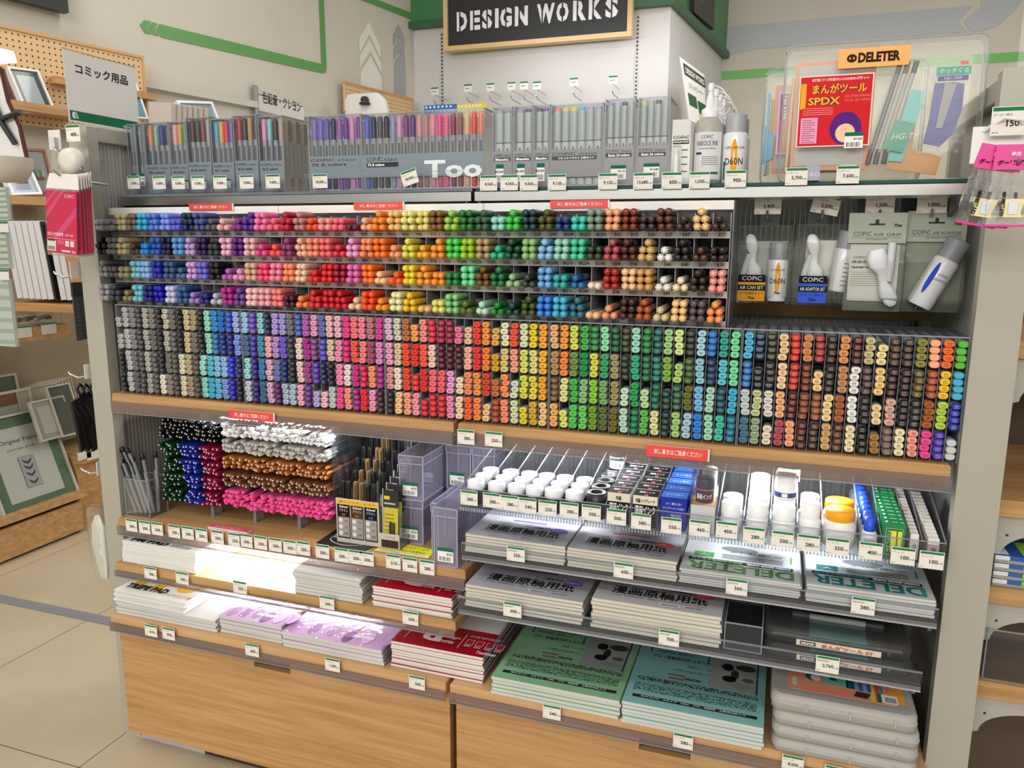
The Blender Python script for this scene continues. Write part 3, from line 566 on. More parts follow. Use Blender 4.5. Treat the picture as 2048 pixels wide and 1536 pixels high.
# ================================================================= FINE PENS (bundled, left bay)
def pen(h, shiny, mb=None, loc=(0, 0, 0), ang=0, n=9):
    m = mb or MB(); x, y, z = loc; key = ('g:' if shiny else 'p:')+h; R = .0048
    m.lathe([(R*.98, y+.045), (R, y+.01), (R, y+.0015), (R*.8, y)], key, n, (x, z), 'y')
    if shiny: m.ell(x, z, R*.42, R*.42, (0, y, 0), FX, FZ, 'p:d8d8dc', n=7)
    else: m.ell(x, z, R*.62, R*.62, (0, y, 0), FX, FZ, 'p:'+h, n=7)
    ca, sa = math.cos(ang), math.sin(ang); a, b = R*.9, R*1.55
    m.add([(x+ca*r-sa*w_, y+t, z+sa*r+ca*w_) for t in (.002, .035) for r, w_ in ((a, -.0008), (b, -.0008), (b, .0008), (a, .0008))], [(0, 1, 2, 3), (4, 7, 6, 5), (0, 4, 5, 1), (1, 5, 6, 2), (2, 6, 7, 3)], key)
    m.lathe([(.0044, y+.045), (.0044, y+.125), (.002, y+.13)], 'p:3c4048' if h in ('f4f4f8', 'c0beba', 'f0589c') else key, n, (x, z), 'y')
    return m
blocks = []   # name, colour, shiny, x0, x1, z0, layers
for nm, h, sh, x0, x1, z0, ly in (('black', '0c0c12', 1, .092, .268, .808, 5), ('black', '0c0c12', 1, .272, .565, .862, 1), ('white', 'f4f4f8', 0, .270, .332, .826, 3), ('white', 'f4f4f8', 0, .337, .566, .826, 3),
    ('grey', 'c0beba', 0, .270, .332, .788, 3), ('grey', 'c0beba', 0, .337, .566, .788, 3), ('copper', 'b06a30', 1, .270, .332, .748, 3), ('copper', 'b06a30', 1, .337, .566, .748, 3),
    ('brown', '7c5030', 1, .270, .332, .706, 3), ('brown', '7c5030', 1, .337, .566, .706, 3), ('pink', 'f0589c', 0, .270, .332, .654, 4), ('pink', 'f0589c', 0, .337, .566, .652, 4)): blocks.append((nm, h, sh, x0, x1, z0, ly))
for nm, h, x0 in (('green', '123c20', .090), ('blue', '2434a0', .148), ('maroon', '901c44', .207)):
    for z0 in (.648, .687, .726, .765): blocks.append((nm, h, 1, x0, x0+.052, z0, 3))
pens = []
for nm, h, sh, x0, x1, z0, ly in blocks:
    for l in range(ly):
        x = x0+.005+(.005 if l % 2 else 0)
        while x < x1-.003:
            if random.random() > (.12 if l == ly-1 else .02): pens.append((x+random.uniform(-.0012, .0012), .045+random.uniform(-.008, .008), z0+.005+l*.0102+random.uniform(-.0012, .0012), h, sh, nm, random.uniform(-1.4, .6)))
            x += .0107
pens.sort(key=lambda t: -t[0]-(0 if t[5] != 'black' else -9))
PM = {}
for x, y, z, h, sh, nm, an in pens[:300]:
    kk = (h, int(an*3))
    if kk not in PM: PM[kk] = pen(h, sh, None, (0, 0, 0), int(an*3)/3).mesh('fine_pen')
    o = bpy.data.objects.new('fine_pen', PM[kk]); COL.objects.link(o); o.location = (x, y, z)
    tag(o, '%s capped fine pen among the %s ones bundled in the clear pen holder' % (nm, nm), 'pen', nm+' capped fine pens in the clear holder')
m = MB()
for x, y, z, h, sh, nm, an in pens[300:]: pen(h, sh, m, (x, y, z), an, 8)
o = m.build('fine_pen_mass'); o['kind'] = 'stuff'; tag(o, 'bundles of black, green, blue and maroon capped fine pens in the left of the holder', 'pens')
e = empty('pen_holder', (.33, .12, .61)); T = (-.33, -.12, -.61)
part('divider_grid', e, lambda m: ([m.box(x-.0008, x+.0008, .06, .19, .640, .875, 'acrylic') for x in (.0885, .1455, .2045, .2675, .3345, .5685)], [m.box(.0885, .5685, .06, .19, z-.0015, z-.0005, 'smoke') for z in (.652, .706, .748, .788, .826)]), T)
part('back_plate', e, lambda m: m.box(.088, .569, .19, .193, .62, .875, 'p:141418'), T)
for xx in (.21, .335, .46): part('foot', e, lambda m: m.box(xx, xx+.008, .07, .10, .61, .652, 'acrylic_edge'), T)
tag(e, 'clear stepped pen holder full of bundled fine pens on the wooden shelf', 'pen holder')
# ================================================================= TOP SHELF GOODS
def wrap(m, t, cx, cy, R, a0, z, h, key, w=None, bold=0., off=.0004):
    v, f, tw, th = text_geo(t, bold); sy = h/th; sx = (w/tw) if w else sy; RR = R+off
    m.add([(cx+RR*math.sin(a0+(a-tw/2)*sx/RR), cy-RR*math.cos(a0+(a-tw/2)*sx/RR), z+b*sy) for a, b in v], f, key)
def wrect(m, cx, cy, R, a0, a1, z0, z1, key, off=.0003, n=8):
    RR = R+off; vs = []
    for i in range(n+1):
        a = a0+(a1-a0)*i/n; vs += [(cx+RR*math.sin(a), cy-RR*math.cos(a), z0), (cx+RR*math.sin(a), cy-RR*math.cos(a), z1)]
    m.add(vs, [(2*i, 2*i+2, 2*i+3, 2*i+1) for i in range(n)], key)
def sticker(m, x, z, y, w=.03, h=.02, txt='¥380', green=True):
    o = (0, y, 0); m.rect(x, x+w, z, z+h, o, FX, FZ, 'c:f2f0ec', .0005)
    if green: m.rect(x, x+w, z+h*.78, z+h*1.02, o, FX, FZ, 'c:1c6a50', .0008)
    m.text(txt, x+w*.95, z+h*.5, h*.17, o, FX, FZ, 'c:303030', align='r', off=.0008, bold=.02)
    for i in range(9): m.rect(x+w*(.12+.085*i), x+w*(.12+.085*i+(.03 if i % 3 else .05)), z+h*.08, z+h*.38, o, FX, FZ, 'c:303030', .0008)
def shell(m, x0, x1, y0, y1, z0, z1, k='acrylic', ke='acrylic_edge', t=.0016, r=.0011, faces='lrfbud'):
    B = {'l': (x0, x0+t, y0, y1, z0, z1), 'r': (x1-t, x1, y0, y1, z0, z1), 'f': (x0+t, x1-t, y0, y0+t, z0, z1), 'b': (x0+t, x1-t, y1-t, y1, z0, z1), 'u': (x0+t, x1-t, y0+t, y1-t, z1-t, z1), 'd': (x0+t, x1-t, y0+t, y1-t, z0, z0+t)}
    for f in faces: m.box(*B[f], k)
    for x in (x0, x1):
        for z in (z0, z1): m.box(x-r, x+r, y0, y1, z-r, z+r, ke)
        for y in (y0, y1): m.box(x-r, x+r, y-r, y+r, z0, z1, ke)
    for y in (y0, y1):
        for z in (z0, z1): m.box(x0, x1, y-r, y+r, z-r, z+r, ke)
UM = {}
def upright(h, kind, ht):
    kk = (h, kind, round(ht, 3))
    if kk in UM: return UM[kk]
    m = MB(); R = .0062
    if kind == 'ciao':
        zc = ht*.70; m.lathe([(R*.9, .001), (R, .006), (R, ht*.2)], 'p:'+h, 10); m.lathe([(R*.95, ht*.2), (R*.95, zc)], 'p:9b9fa2', 10)
        m.lathe([(R, zc), (R, ht-.006), (R*.8, ht-.001), (R*.3, ht)], 'p:'+h, 10); m.box(-R*.35, R*.35, -R*1.04, -R*.9, ht*.42, ht*.62, 'p:5f6468')
    else:
        pr = lambda s, z: [(a*s*.86, b*s, z) for a, b in OV]
        m.sweep([pr(1, 0), pr(1, ht*.56)], 'p:c9ccca'); m.sweep([pr(.97, ht*.56), pr(.97, ht*.575)], 'p:6a6c6c'); m.sweep([pr(1, ht*.575), pr(1, ht-.009), pr(.93, ht-.007)], 'p:b3bab6'); m.sweep([pr(.9, ht-.007), pr(.85, ht)], 'p:'+h)
        m.box(-.0014, .0014, -.0059, -.0056, ht*.38, ht*.5, 'p:6a6e70')
    UM[kk] = m.mesh('marker'); return UM[kk]
def marker_set(x0, x1, y0, dep, z1, cols, kind, title, sub, lab, rows=1, lcol='7c8892', side=None, stick=None, lh=(.17, .47), group='marker sets on the upper shelf'):
    z0 = 1.3905; ht = z1-z0; e = empty('marker_set', ((x0+x1)/2, y0, z0)); w = (x1-x0)/2; g = .0018
    m = MB(); shell(m, -w+.001, w-.001, 0, dep, .0005, ht); m.build('case', e)
    n = len(cols); pw = (2*w-.006)/n
    for rw in range(rows):
        for i, h in enumerate(cols):
            if rw and side: h = side[(i+rw*3) % len(side)]
            o = bpy.data.objects.new('marker', upright(h, kind, ht-.008)); COL.objects.link(o); o.parent = e; o.location = (-w+.003+pw*(i+.5), .010+rw*.0155, .004)
            if kind == 'ciao' and pw < .0128: o.scale = (pw/.0130, 1, 1)
            if kind != 'ciao': o.scale = (pw/.0142, 1, 1)
    m = MB(); a, b = ht*lh[0], ht*lh[1]; m.box(-w+.002, w-.002, -.0008, -.0002, a, b, 'p:'+lcol); o = (0, -.0008, 0)
    if title:
        if w > .09:
            m.text('COP', -w+.012, b-.0135, .008, o, FX, FZ, 'p:30383c', w=.024, bold=-.0); m.text('i', -w+.0375, b-.0135, .010, o, FX, FZ, 'p:30383c', bold=.03, shear=.3); m.text('C', -w+.042, b-.0135, .008, o, FX, FZ, 'p:30383c', w=.009)
            m.text(title, -w+.055, b-.0135, .007, o, FX, FZ, 'p:30383c', w=.030); m.rect(-w+.012, -w+.088, b-.026, b-.0165, o, FX, FZ, 'p:141818')
            m.text(sub, -w+.015, b-.024, .0058, o, FX, FZ, 'p:f0f0f0', w=.04, bold=.04, off=.0008)
        else:
            ww = w*1.65; m.text('COPiC', -w+.003, b-.011, .0055, o, FX, FZ, 'p:30383c', w=ww*.56, bold=.01); m.text(title, -w+.003+ww*.62, b-.011, .005, o, FX, FZ, 'p:3a4246', w=ww*.42)
            if kind == 'ciao': m.text(sub, -w+.006, b-.021, .0058, o, FX, FZ, 'p:1c2226', w=ww*.8, bold=.02)
            else:
                m.rect(-w+.003, min(w-.003, -w+.004+w*1.7), b-.020, b-.0125, o, FX, FZ, 'p:2c2c30'); m.text(sub, 0, b-.0188, .0046, o, FX, FZ, 'p:f0f0f0', w=w*1.4, bold=.04, off=.0008, align='c')
    if stick: sticker(m, -w+stick[0], stick[1], -.0010, stick[2], stick[3], stick[4])
    lc = m.build('label_card', e)
    if w > .12:
        m = MB(); m.text('Too', w-.135, a-.004, .036, (0, -.0012, 0), FX, FZ, 'p:e4e8ea', w=.13, bold=.035); m.build('lettering', lc); m = MB(); m.text('.Too', w-.022, a-.013, .008, (0, -.0016, 0), FX, FZ, 'p:141414', w=.020, bold=.06); m.build('lettering', lc)
    return tag(e, lab, 'marker set', group)
Y1 = .118
marker_set(-.006, .019, Y1, .10, 1.555, ['8e9298', '8e9298'], 'ciao', '', '', 'narrow clear case of grey pens, leftmost on the upper shelf', lcol='8a9096', stick=(.006, .02, .014, .03, '¥1,400'), lh=(.02, .3))
marker_set(.020, .045, Y1, .10, 1.555, ['8e9298', '7a7e86'], 'ciao', '', '', 'narrow clear case of grey pens beside the orange and mint capped set', lcol='8a9096', stick=(.006, .02, .014, .03, '¥1,400'), lh=(.02, .3))
for x0, x1, z1, cs, s, w in ((.047, .119, 1.556, 'e88a50 8cc0a8 3a2c90 201c24', '24 colors', 'orange, mint, indigo and black caps'), (.121, .170, 1.555, 'e8a8b0 e8a020 18a078', '36 A colors', 'pink, amber and green caps'), (.172, .238, 1.562, '501820 3c3c1c 8c3c34 a8a8a8', '36 B colors', 'maroon, olive, brown and grey caps'),
        (.241, .301, 1.556, '48a8c8 e0a850 d83040 6858b0', '36 C colors', 'blue, amber, red and violet caps'), (.304, .368, 1.561, 'c02030 1c3c28 b09858 403428', '36 D colors', 'red, green, khaki and brown caps'), (.371, .436, 1.556, 'e890b8 80c8c8 3c2820 b89c80', '36 E colors', 'pink, aqua, brown and beige caps')):
    marker_set(x0, x1, Y1, .155, z1, cs.split(), 'ciao', 'ciao', s, 'clear ciao set reading %s with %s' % (s, w), rows=(7 if x0 > .36 else 1), side='c8b090 a898b8 e0dcd8 401818 e0ccb0 d8c8a0'.split(), lh=(.02, .42), stick=(.018, .012, .03, .02, '¥9,000'))
marker_set(.500, .632, Y1+.004, .06, 1.551, '8070c0 7868c0 5858a8 281848 9858b0 6c2890 e08cc0 6c3c9c'.split(), 'ciao', 'ciao', '72 A colors', 'wide clear ciao set reading 72 A colors with violet caps')
marker_set(.636, .920, Y1-.004, .06, 1.548, '5060c8 181c50 505050 14101c 9098c0 e098c0 7c2878 583078 d898a0 b88878 e8909c f03c90 f05c88 8c1c4c 8c5444 e8b48c e84020 f08850'.split(), 'ciao', 'ciao', '72 B colors', 'widest clear ciao set reading 72 B colors with pink to orange caps')
for x0, x1, c, w in ((.936, .978, '9a9a9a 8a8a8a', 'directly right of the wide 72 B set'), (.981, 1.021, 'a890c8 50282c', 'with lilac and brown tips beside the widest set'), (1.023, 1.057, '34285c 5848a8', 'with dark violet tips left of the comic illustration set')):
    marker_set(x0, x1, Y1, .10, 1.548, c.split(), 'sk', 'sketch', 'Basic', 'narrow clear sketch set ' + w, lcol='8a8a8e', stick=(.008, .012, .016, .034, '¥4,560'), lh=(.02, .46))
marker_set(1.059, 1.164, Y1, .10, 1.546, 'f08090 ecd060 e4d848 58b8dc b8a0d8 a8a8d0'.split(), 'sk', 'sketch', 'コミックイラスト 24色セット', 'clear sketch set of six markers with a comic illustration label', lcol='86868a', lh=(.12, .46))
marker_set(1.167, 1.226, Y1, .10, 1.551, 'a090c8 c0b8c8 34282c b4b4b4'.split(), 'sk', 'sketch', 'Basic 24 colors', 'clear sketch set of four markers reading Basic 24 colors', lcol='8e8e92', stick=(.014, .012, .03, .026, '¥9,120'), lh=(.02, .46))
marker_set(1.231, 1.291, Y1, .10, 1.551, 'c8c880 b4b4b4 50484c b4b4b4'.split(), 'sk', 'sketch', 'Basic 36 colors', 'clear sketch set of four markers reading Basic 36 colors', lcol='8e8e92', stick=(.014, .014, .03, .026, '¥13,680'), lh=(.02, .46))
# opaque white blister
e = empty('correction_white_pack', (1.314, Y1-.002, 1.3905)); m = MB(); m.box(-.017, .017, .0, .003, 0, .118, 'c:e8e8e4'); o = (0, 0, 0)
m.text('COPiC', -.015, .083, .006, o, FX, FZ, 'c:1c1c1c', w=.030); m.rect(-.015, .015, .074, .0805, o, FX, FZ, 'c:1a1a1a'); m.text('OPAQUE WHITE', 0, .0755, .0035, o, FX, FZ, 'c:f4f4f4', w=.028, bold=.04, align='c', off=.0006)
for i in range(4): m.rect(.002, .013, .062-i*.013, .064-i*.013, o, FX, FZ, 'c:606060')
m.build('card', e)
m = MB(); m.prism(rrect(-.0155, .0015, .01, .072, .004), -.012, 0, 'film'); m.prism(rrect(-.0155, .0155, .086, .118, .003), -.006, 0, 'film'); m.build('blister', e)
m = MB(); m.lathe([(.005, .014), (.005, .05), (.003, .054), (.003, .066)], 'p:e4e4e4', 12, (-.007, -.006)); m.build('bottle', e)
tag(e, 'white blister pack reading OPAQUE WHITE beside the ink bottles', 'blister pack')
def ink_bottle(x, y, front, lab):
    e = empty('ink_bottle', (x, y, 1.3905)); R = .0285
    m = MB(); m.lathe([(R*.9, 0), (R, .003), (R, .10), (R*.96, .108), (R*.8, .117), (R*.5, .123), (R*.46, .126)], 'milk', 24); b = m.build('body', e)
    m = MB(); m.lathe([(.016, .122), (.016, .136), (.012, .139), (.009, .140), (.0075, .156), (.0045, .168), (.0042, .172)], 'p:e8e8ea', 20); m.lathe([(.0058, .170), (.0058, .182), (.004, .184)], 'p:e6e6e8', 12); m.build('nozzle', e)
    m = MB(); pts = [(0+.046*math.sin(a)*1.0, 0, .155+.025*math.cos(a)) for a in [math.radians(d) for d in range(5, 150, 14)]]; m.tube([(.004, 0, .182)]+[(p[0]*.62, .002, p[2]) for p in pts], .0016, 'p:e0e0e4', 6); m.build('cap_strap', e)
    if front:
        m = MB(); wrect(m, 0, 0, R, -1.0, 1.0, .008, .094, 'c:d9d9dc'); K = 'c:3a3a3c'
        wrap(m, 'COPiC', 0, 0, R, -.02, .082, .006, K, w=.022, off=.0008); wrap(m, 'VARIOUS INK', 0, 0, R, 0, .069, .0095, K, w=.042, bold=.0, off=.0008)
        wrap(m, 'A Colourless Blender', 0, 0, R, 0, .063, .003, K, w=.034, off=.0008); wrect(m, 0, 0, R, -.75, -.35, .054, .058, K, .0008)
        for i in range(5): wrect(m, 0, 0, R, -.3, .75, .049-i*.0035, .0496-i*.0035, K, .0008)
        wrect(m, 0, 0, R, -.05, .8, .018, .022, 'c:1c6a50', .0008); wrap(m, '.Too', 0, 0, R, -.55, .010, .005, K, bold=.05, off=.0008)
        m.build('label', b)
    return tag(e, lab, 'bottle', 'bottles of various ink')
ink_bottle(1.362, Y1+.024, True, 'translucent bottle labelled VARIOUS INK in front on the glass shelf')
for i, w in enumerate(('second', 'third', 'fourth')): ink_bottle(1.366+.002*i, Y1+.024+.06*(i+1), False, '%s ink bottle in the row behind the labelled one' % w)
def spray(x, y, front, lab):
    e = empty('air_can', (x, y, 1.3905)); R = .0225
    m = MB(); m.lathe([(R*.9, 0), (R, .003), (R, .086), (R*.92, .091), (R*.8, .093)], 'g:e2e2e6', 24); b = m.build('body', e)
    m = MB(); m.lathe([(R*.86, .092), (R*.86, .122), (R*.8, .126), (.001, .126)], 'p:a2a4a8', 24); m.build('cap', e)
    if front:
        m = MB(); n = 16
        pts = [(.26*math.cos(2*math.pi*i/n), .046+.034*math.sin(2*math.pi*i/n)) for i in range(n)]
        m.add([((R+.0004)*math.sin(a), -(R+.0004)*math.cos(a), z) for a, z in pts], [tuple(range(n))], 'c:eaa41c')
        wrap(m, 'COPiC AIR CAN', 0, 0, R, 0, .062, .005, 'c:5a5a5c', w=.040, off=.0008); wrap(m, 'D60N', 0, 0, R, 0, .034, .012, 'c:1a1a1a', w=.034, off=.001); wrap(m, '.Too', 0, 0, R, 0, .010, .005, 'c:1a1a1a', off=.0008, bold=.05)
        wrect(m, 0, 0, R, -.95, -.75, .008, .04, 'c:1c6a50', .0006); m.build('label', b)
    return tag(e, lab, 'spray can', 'air cans on the glass shelf')
spray(1.411, Y1+.018, True, 'white D60N air can with yellow oval on the glass shelf')
spray(1.412, Y1+.068, False, 'white air can standing behind the front D60N can')
# ---- manga tool cases
def tool_case(loc, rot, w, h, d, full, lab):
    e = empty('tool_case', loc, rot); m = MB(); out = rrect(-w/2, w/2, 0, h, .014)
    m.prism(out, 0, .0015, 'frost'); m.prism(out, d-.0015, d, 'frost'); n = len(out); m.sweep([[(x, t, z) for x, z in out] for t in (0, d)], 'frost', True, False)
    inn = rrect(-w/2+.004, w/2-.004, .004, h-.004, .011)
    m.sweep([[(x, 0, z) for x, z in out], [(x, -.003, z) for x, z in rrect(-w/2+.003, w/2-.003, .003, h-.003, .012)], [(x, -.003, z) for x, z in inn], [(x, .0, z) for x, z in inn]], 'frost', True, False)
    m.tube([(x, -.001, z) for x, z in out]+[(out[0][0], -.001, out[0][1])], .0016, 'acrylic_edge', 5); m.tube([(x, d, z) for x, z in out]+[(out[0][0], d, out[0][1])], .0012, 'acrylic_edge', 5); m.build('case', e)
    m = MB(); F_ = rrect(-w/2+.018, -w/2+.15, .022, h-.025, .006); m.prism(F_, .018, .02, 'p:e08c60'); m.prism(rrect(-w/2+.024, -w/2+.14, .03, h-.032, .003), .0165, .018, 'c:c8c6c2'); m.build('drawing_board', e)
    m = MB(); m.tube([(-w/2+.012, .018, .02), (-w/2+.016, .02, h-.05)], .003, 'p:d8bc88'); m.build('pen_holder', e)
    # front leaflet
    e2 = empty('leaflet', (0, 0, 0)); e2.parent = e
    m = MB(); 
    if full:
        a, b, c, d2 = -w/2+.026, -w/2+.146, .060, .181; o = (0, -.0035, 0)
        m.box(a, b, -.0035, -.003, c, d2, 'c:f0dcd4'); m.rect(a+.002, b-.002, c+.002, d2-.002, o, FX, FZ, 'c:d0242c'); m.rect(a+.003, a+.012, c+.065, d2-.013, o, FX, FZ, 'c:eca82c', .0006)
        m.text('本格的にマンガを描きたい人のための入門キット!', (a+b)/2+.006, d2-.0105, .0055, o, FX, FZ, 'c:f4e8e4', w=.092, align='c', off=.0008, bold=.02)
        for k, (bo, key, of) in enumerate(((.09, 'c:5a2458', .0007), (.03, 'c:f0b428', .001))):
            m.text('まんがツール', (a+b)/2+.006, d2-.031, .016, o, FX, FZ, key, w=.088, align='c', off=of, bold=bo); m.text('SPDX', a+.016, d2-.050, .013, o, FX, FZ, key, w=.052, off=of, bold=bo)
        m.text('DELETER MANGA', a+.075, d2-.039, .004, o, FX, FZ, 'c:e88c88', off=.0008); m.text('TOOL SET SPDX', a+.075, d2-.046, .004, o, FX, FZ, 'c:e88c88', off=.0008)
        for i in range(4): m.rect(a+.008, a+.058, d2-.056-.0035*i, d2-.0548-.0035*i, o, FX, FZ, 'c:e88c88', .0006)
        m.rect(a+.006, a+.034, c+.006, c+.050, o, FX, FZ, 'c:e8a0c0', .0006)
        for i in range(11): m.rect(a+.009, a+(.030 if i % 3 else .024), c+.045-.0037*i, c+.0458-.0037*i, o, FX, FZ, 'c:6c3048', .0008)
        m.ell(a+.080, c+.030, .026, .028, o, FX, FZ, 'c:56267c', .0006); m.ell(a+.080, c+.022, .016, .016, o, FX, FZ, 'c:ecc8a4', .0009)
        sticker(m, b-.040, c-.004, -.0042, .030, .026, '¥7,600')
    else:
        o = (0, -.0035, 0); a, b, c, d2 = -w/2+.026, -w/2+.12, .055, .165; m.box(a, b, -.0035, -.003, c, d2, 'c:efe0e6'); m.rect(a+.002, b-.002, c+.002, d2-.002, o, FX, FZ, 'c:d880b0')
        m.rect(a+.005, a+.014, c+.06, d2-.004, o, FX, FZ, 'c:4c2468', .0006); m.text('DELETER', 0, 0, .006, (a+.0072, -.0035, d2-.006), (0, 0, -1), FX, 'c:f0f0f0', w=.045, bold=.05, off=.0009)
        m.rect(a+.006, b-.006, c+.006, c+.052, o, FX, FZ, 'c:c88c3c', .0006); m.text('まんが', a+.017, d2-.04, .02, o, FX, FZ, 'c:c89030', bold=.05, off=.0009, w=.05)
    m.build('cover_sheet', e2)
    if full:
        m = MB(); o = (0, .004, 0)
        m.box(-.072, .040, -.0045, -.0035, h-.044, h-.012, 'p:efa136', .002); o = (0, -.0045, 0); m.text('DELETER', -.040, h-.036, .0165, (0, -.0045, 0), FX, FZ, 'c:2c2018', w=.066, bold=.05); m.ell(-.050, h-.028, .008, .007, o, FX, FZ, 'c:2c2018'); m.ell(-.053, h-.028, .0015, .002, o, FX, FZ, 'c:efa136', .0006); m.ell(-.047, h-.028, .0015, .002, o, FX, FZ, 'c:efa136', .0006)
        m.build('header_card', e)
        for i, (x, k, r) in enumerate(((.005, 'p:3c3c40', .004), (.017, 'p:4a4a50', .004), (.030, 'p:2c2c30', .004))):
            m = MB(); m.tube([(x-.012, .014, .045), (x+.022, .014, h-.045)], r, 'p:b8bab8' if i else 'p:707478'); m.tube([(x-.015, .014, .03), (x-.011, .014, .055)], r*1.1, k); m.tube([(x+.020, .014, h-.055), (x+.024, .014, h-.035)], r*1.1, k); m.build('pen', e)
        m = MB(); m.prism([(.02, .035), (.045, .033), (.074, h-.085), (.050, h-.08)], .016, .018, 'p:6cc4c4'); m.build('tone_pack', e)
        m = MB(); m.prism([(.010, .055), (.042, .048), (.060, .095), (.030, .104)], .010, .013, 'p:2c9a80'); m.text('HG-TP', .024, .07, .010, (0, .010, 0), FX, FZ, 'c:e8f0ec', shear=.3); m.build('nib_pack', e)
        m = MB(); m.prism([(.020, .022), (.100, .010), (.106, .040), (.060, .055), (.062, .11), (.035, .10)], .020, .024, 'p:d8964c'); m.build('template', e)
        m = MB(); m.prism(rrect(.064, .138, .045, h-.03, .006), .010, .012, 'film'); m.rect(.085, .137, h-.062, h-.048, (0, .010, 0), FX, FZ, 'c:34b090'); m.rect(.088, .134, h-.071, h-.063, (0, .010, 0), FX, FZ, 'c:3c3c98'); m.text('HD-10W', .098, h-.0695, .005, (0, .010, 0), FX, FZ, 'c:e8e8f0', off=.0008); m.text('ホッチくる', .090, h-.059, .008, (0, .010, 0), FX, FZ, 'c:e8f4f0', off=.0008)
        m.rect(.120, .132, h-.046, h-.040, (0, .010, 0), FX, FZ, 'c:e06858'); m.build('stapler_pack', e)
        m = MB(); m.prism([(.074, .062), (.100, .056), (.118, .075), (.128, .115), (.128, h-.078), (.112, h-.075), (.084, h-.075), (.080, .10)], .004, .010, 'p:3c3c98'); m.prism([(.090, .085), (.100, .085), (.116, h-.078), (.098, h-.076)], .001, .004, 'p:98989c'); m.build('stapler', e)
    else:
        m = MB(); m.box(-w/2+.006, -w/2+.010, .006, .03, .02, h-.04, 'p:38a0d0'); m.prism([(-w/2+.002, .04), (-w/2+.020, .05), (-w/2+.022, .09), (-w/2+.004, .11)], .01, .02, 'p:4898c8'); m.build('ruler', e)
    return tag(e, lab, 'tool case')
tool_case((1.649, .112, 1.3905), (math.radians(-2), 0, 0), .316, .234, .036, True, 'large clear manga tool case with red SPDX leaflet and DELETER header')
tool_case((1.592, .165, 1.3905), (math.radians(-2), 0, 0), .27, .208, .034, False, 'clear tool case with pink DELETER leaflet behind the large one')
m = MB(); m.M = Matrix.Translation((1.52, .235, 1.3905)) @ Matrix.Rotation(math.radians(-4), 4, 'X'); m.box(-.05, .20, 0, .002, 0, .20, 'frost'); m.rect(-.02, .005, .178, .182, (0, 0, 0), FX, FZ, 'c:6cb08c'); m.text('できるかんたん', 0, 0, .008, (-.028, 0, .16), (0, 0, -1), FX, 'c:909090', w=.07)
tag(m.build('plastic_folder'), 'frosted folder standing behind the tool cases by the air cans', 'folder')
for x, g in ((1.548, 1), (1.605, 0)):
    m = MB(); m.box(x-.012, x+.012, .085, .107, 1.391, 1.416, 'p:9c9cb0' if g else 'p:c8c8cc'); m.text('OKO', x, 1.398, .007, (0, .085, 0), FX, FZ, 'c:e8e8f0', align='c')
    tag(m.build('small_box'), 'tiny %s box in front of the large tool case' % ('lilac patterned' if g else 'pale'), 'box')
# ================================================================= HANGING AIR BRUSH PACKS
def hook(x, z, y0=.40, y1=.10, lab='', card=None, tilt=0):
    e = empty('display_hook', (x, y0, z)); L = y0-y1
    m = MB(); m.tube([(0, 0, 0), (0, -L+.02, 0), (0, -L+.006, .004), (0, -L, .014)], .0025, 'm:c0c4c8'); m.tube([(.012, 0, .04), (.012, -L+.03, .04), (.006, -L+.02, .036)], .002, 'm:c0c4c8'); m.build('prong', e)
    m = MB(); m.box(-.02, .02, -.006, 0, -.01, .05, 'm:8c8e92'); m.build('plate', e)
    if card:
        m = MB(); m.M = Matrix.Translation((0, -L+.01, .0)) @ Matrix.Rotation(tilt, 4, 'Y'); price_card(m, -.024, .008, .048, .034, -.001, card); m.build('price_card', e)
    return tag(e, lab, 'hook')
def price_card(m, x, z, w, h, y, txt, name='コピック'):
    m.box(x, x+w, y, y+.0008, z, z+h, 'c:e6e2da'); o = (0, y, 0)
    m.rect(x+.0015, x+w-.001, z+h*.84, z+h*.97, o, FX, FZ, 'c:1f7a4a')
    v, f, tw, th = text_geo(txt, .02); wd = min(tw*h*.23/th, w*.58)
    m.text(txt, x+w*.75, z+h*.30, h*.23, o, FX, FZ, 'c:242424', w=wd, align='r', bold=.02); m.text('円+税', x+w*.76, z+h*.30, h*.11, o, FX, FZ, 'c:2c2c2c', w=w*.19)
    m.text(name, x+w*.05, z+h*.66, h*.10, o, FX, FZ, 'c:8a5a54', w=w*.5); m.rect(x+w*.05, x+w*.12, z+h*.08, z+h*.12, o, FX, FZ, 'c:8a8a8a'); m.rect(x+w*.15, x+w*.2, z+h*.08, z+h*.12, o, FX, FZ, 'c:8a8a8a')
for x, c, t, w in ((1.475, '2,400', 0, 'air can set'), (1.572, '2,500', .2, 'blue adaptor set'), (1.668, '1,500', 0, 'air grip pack'), (1.752, '1,000', 0, 'air adaptor pack')):
    hook(x, 1.328, .40, .15, 'wire hook with price card %s holding the %s' % (c, w), c, t)
def can(m, M_, can_=True, blue=False):
    m.M = M_; m.lathe([(.018, 0), (.0195, .003), (.0195, .075), (.018, .079)], 'g:dcdce0', 20); m.lathe([(.0175, .079), (.0175, .108), (.0165, .112), (.001, .112)], 'p:8f9298', 20)
def nozzle(m, M_):
    m.M = M_; m.sweep([[(a*s+dx, b*s, z) for a, b in rrect(-.012, .012, -.008, .008, .006, 3)] for s, dx, z in ((.9, 0, 0), (1.2, .002, .012), (1.1, .002, .024), (.6, -.002, .036), (.55, -.002, .052), (.9, -.004, .060), (1.0, -.006, .074), (.7, -.008, .084), (.3, -.008, .088))], 'p:dfe1e6')
    m.tube([(-.022, 0, -.006), (-.014, 0, .03), (-.008, 0, .05)], .006, 'p:d4d8de'); m.M = Matrix.Identity(4)
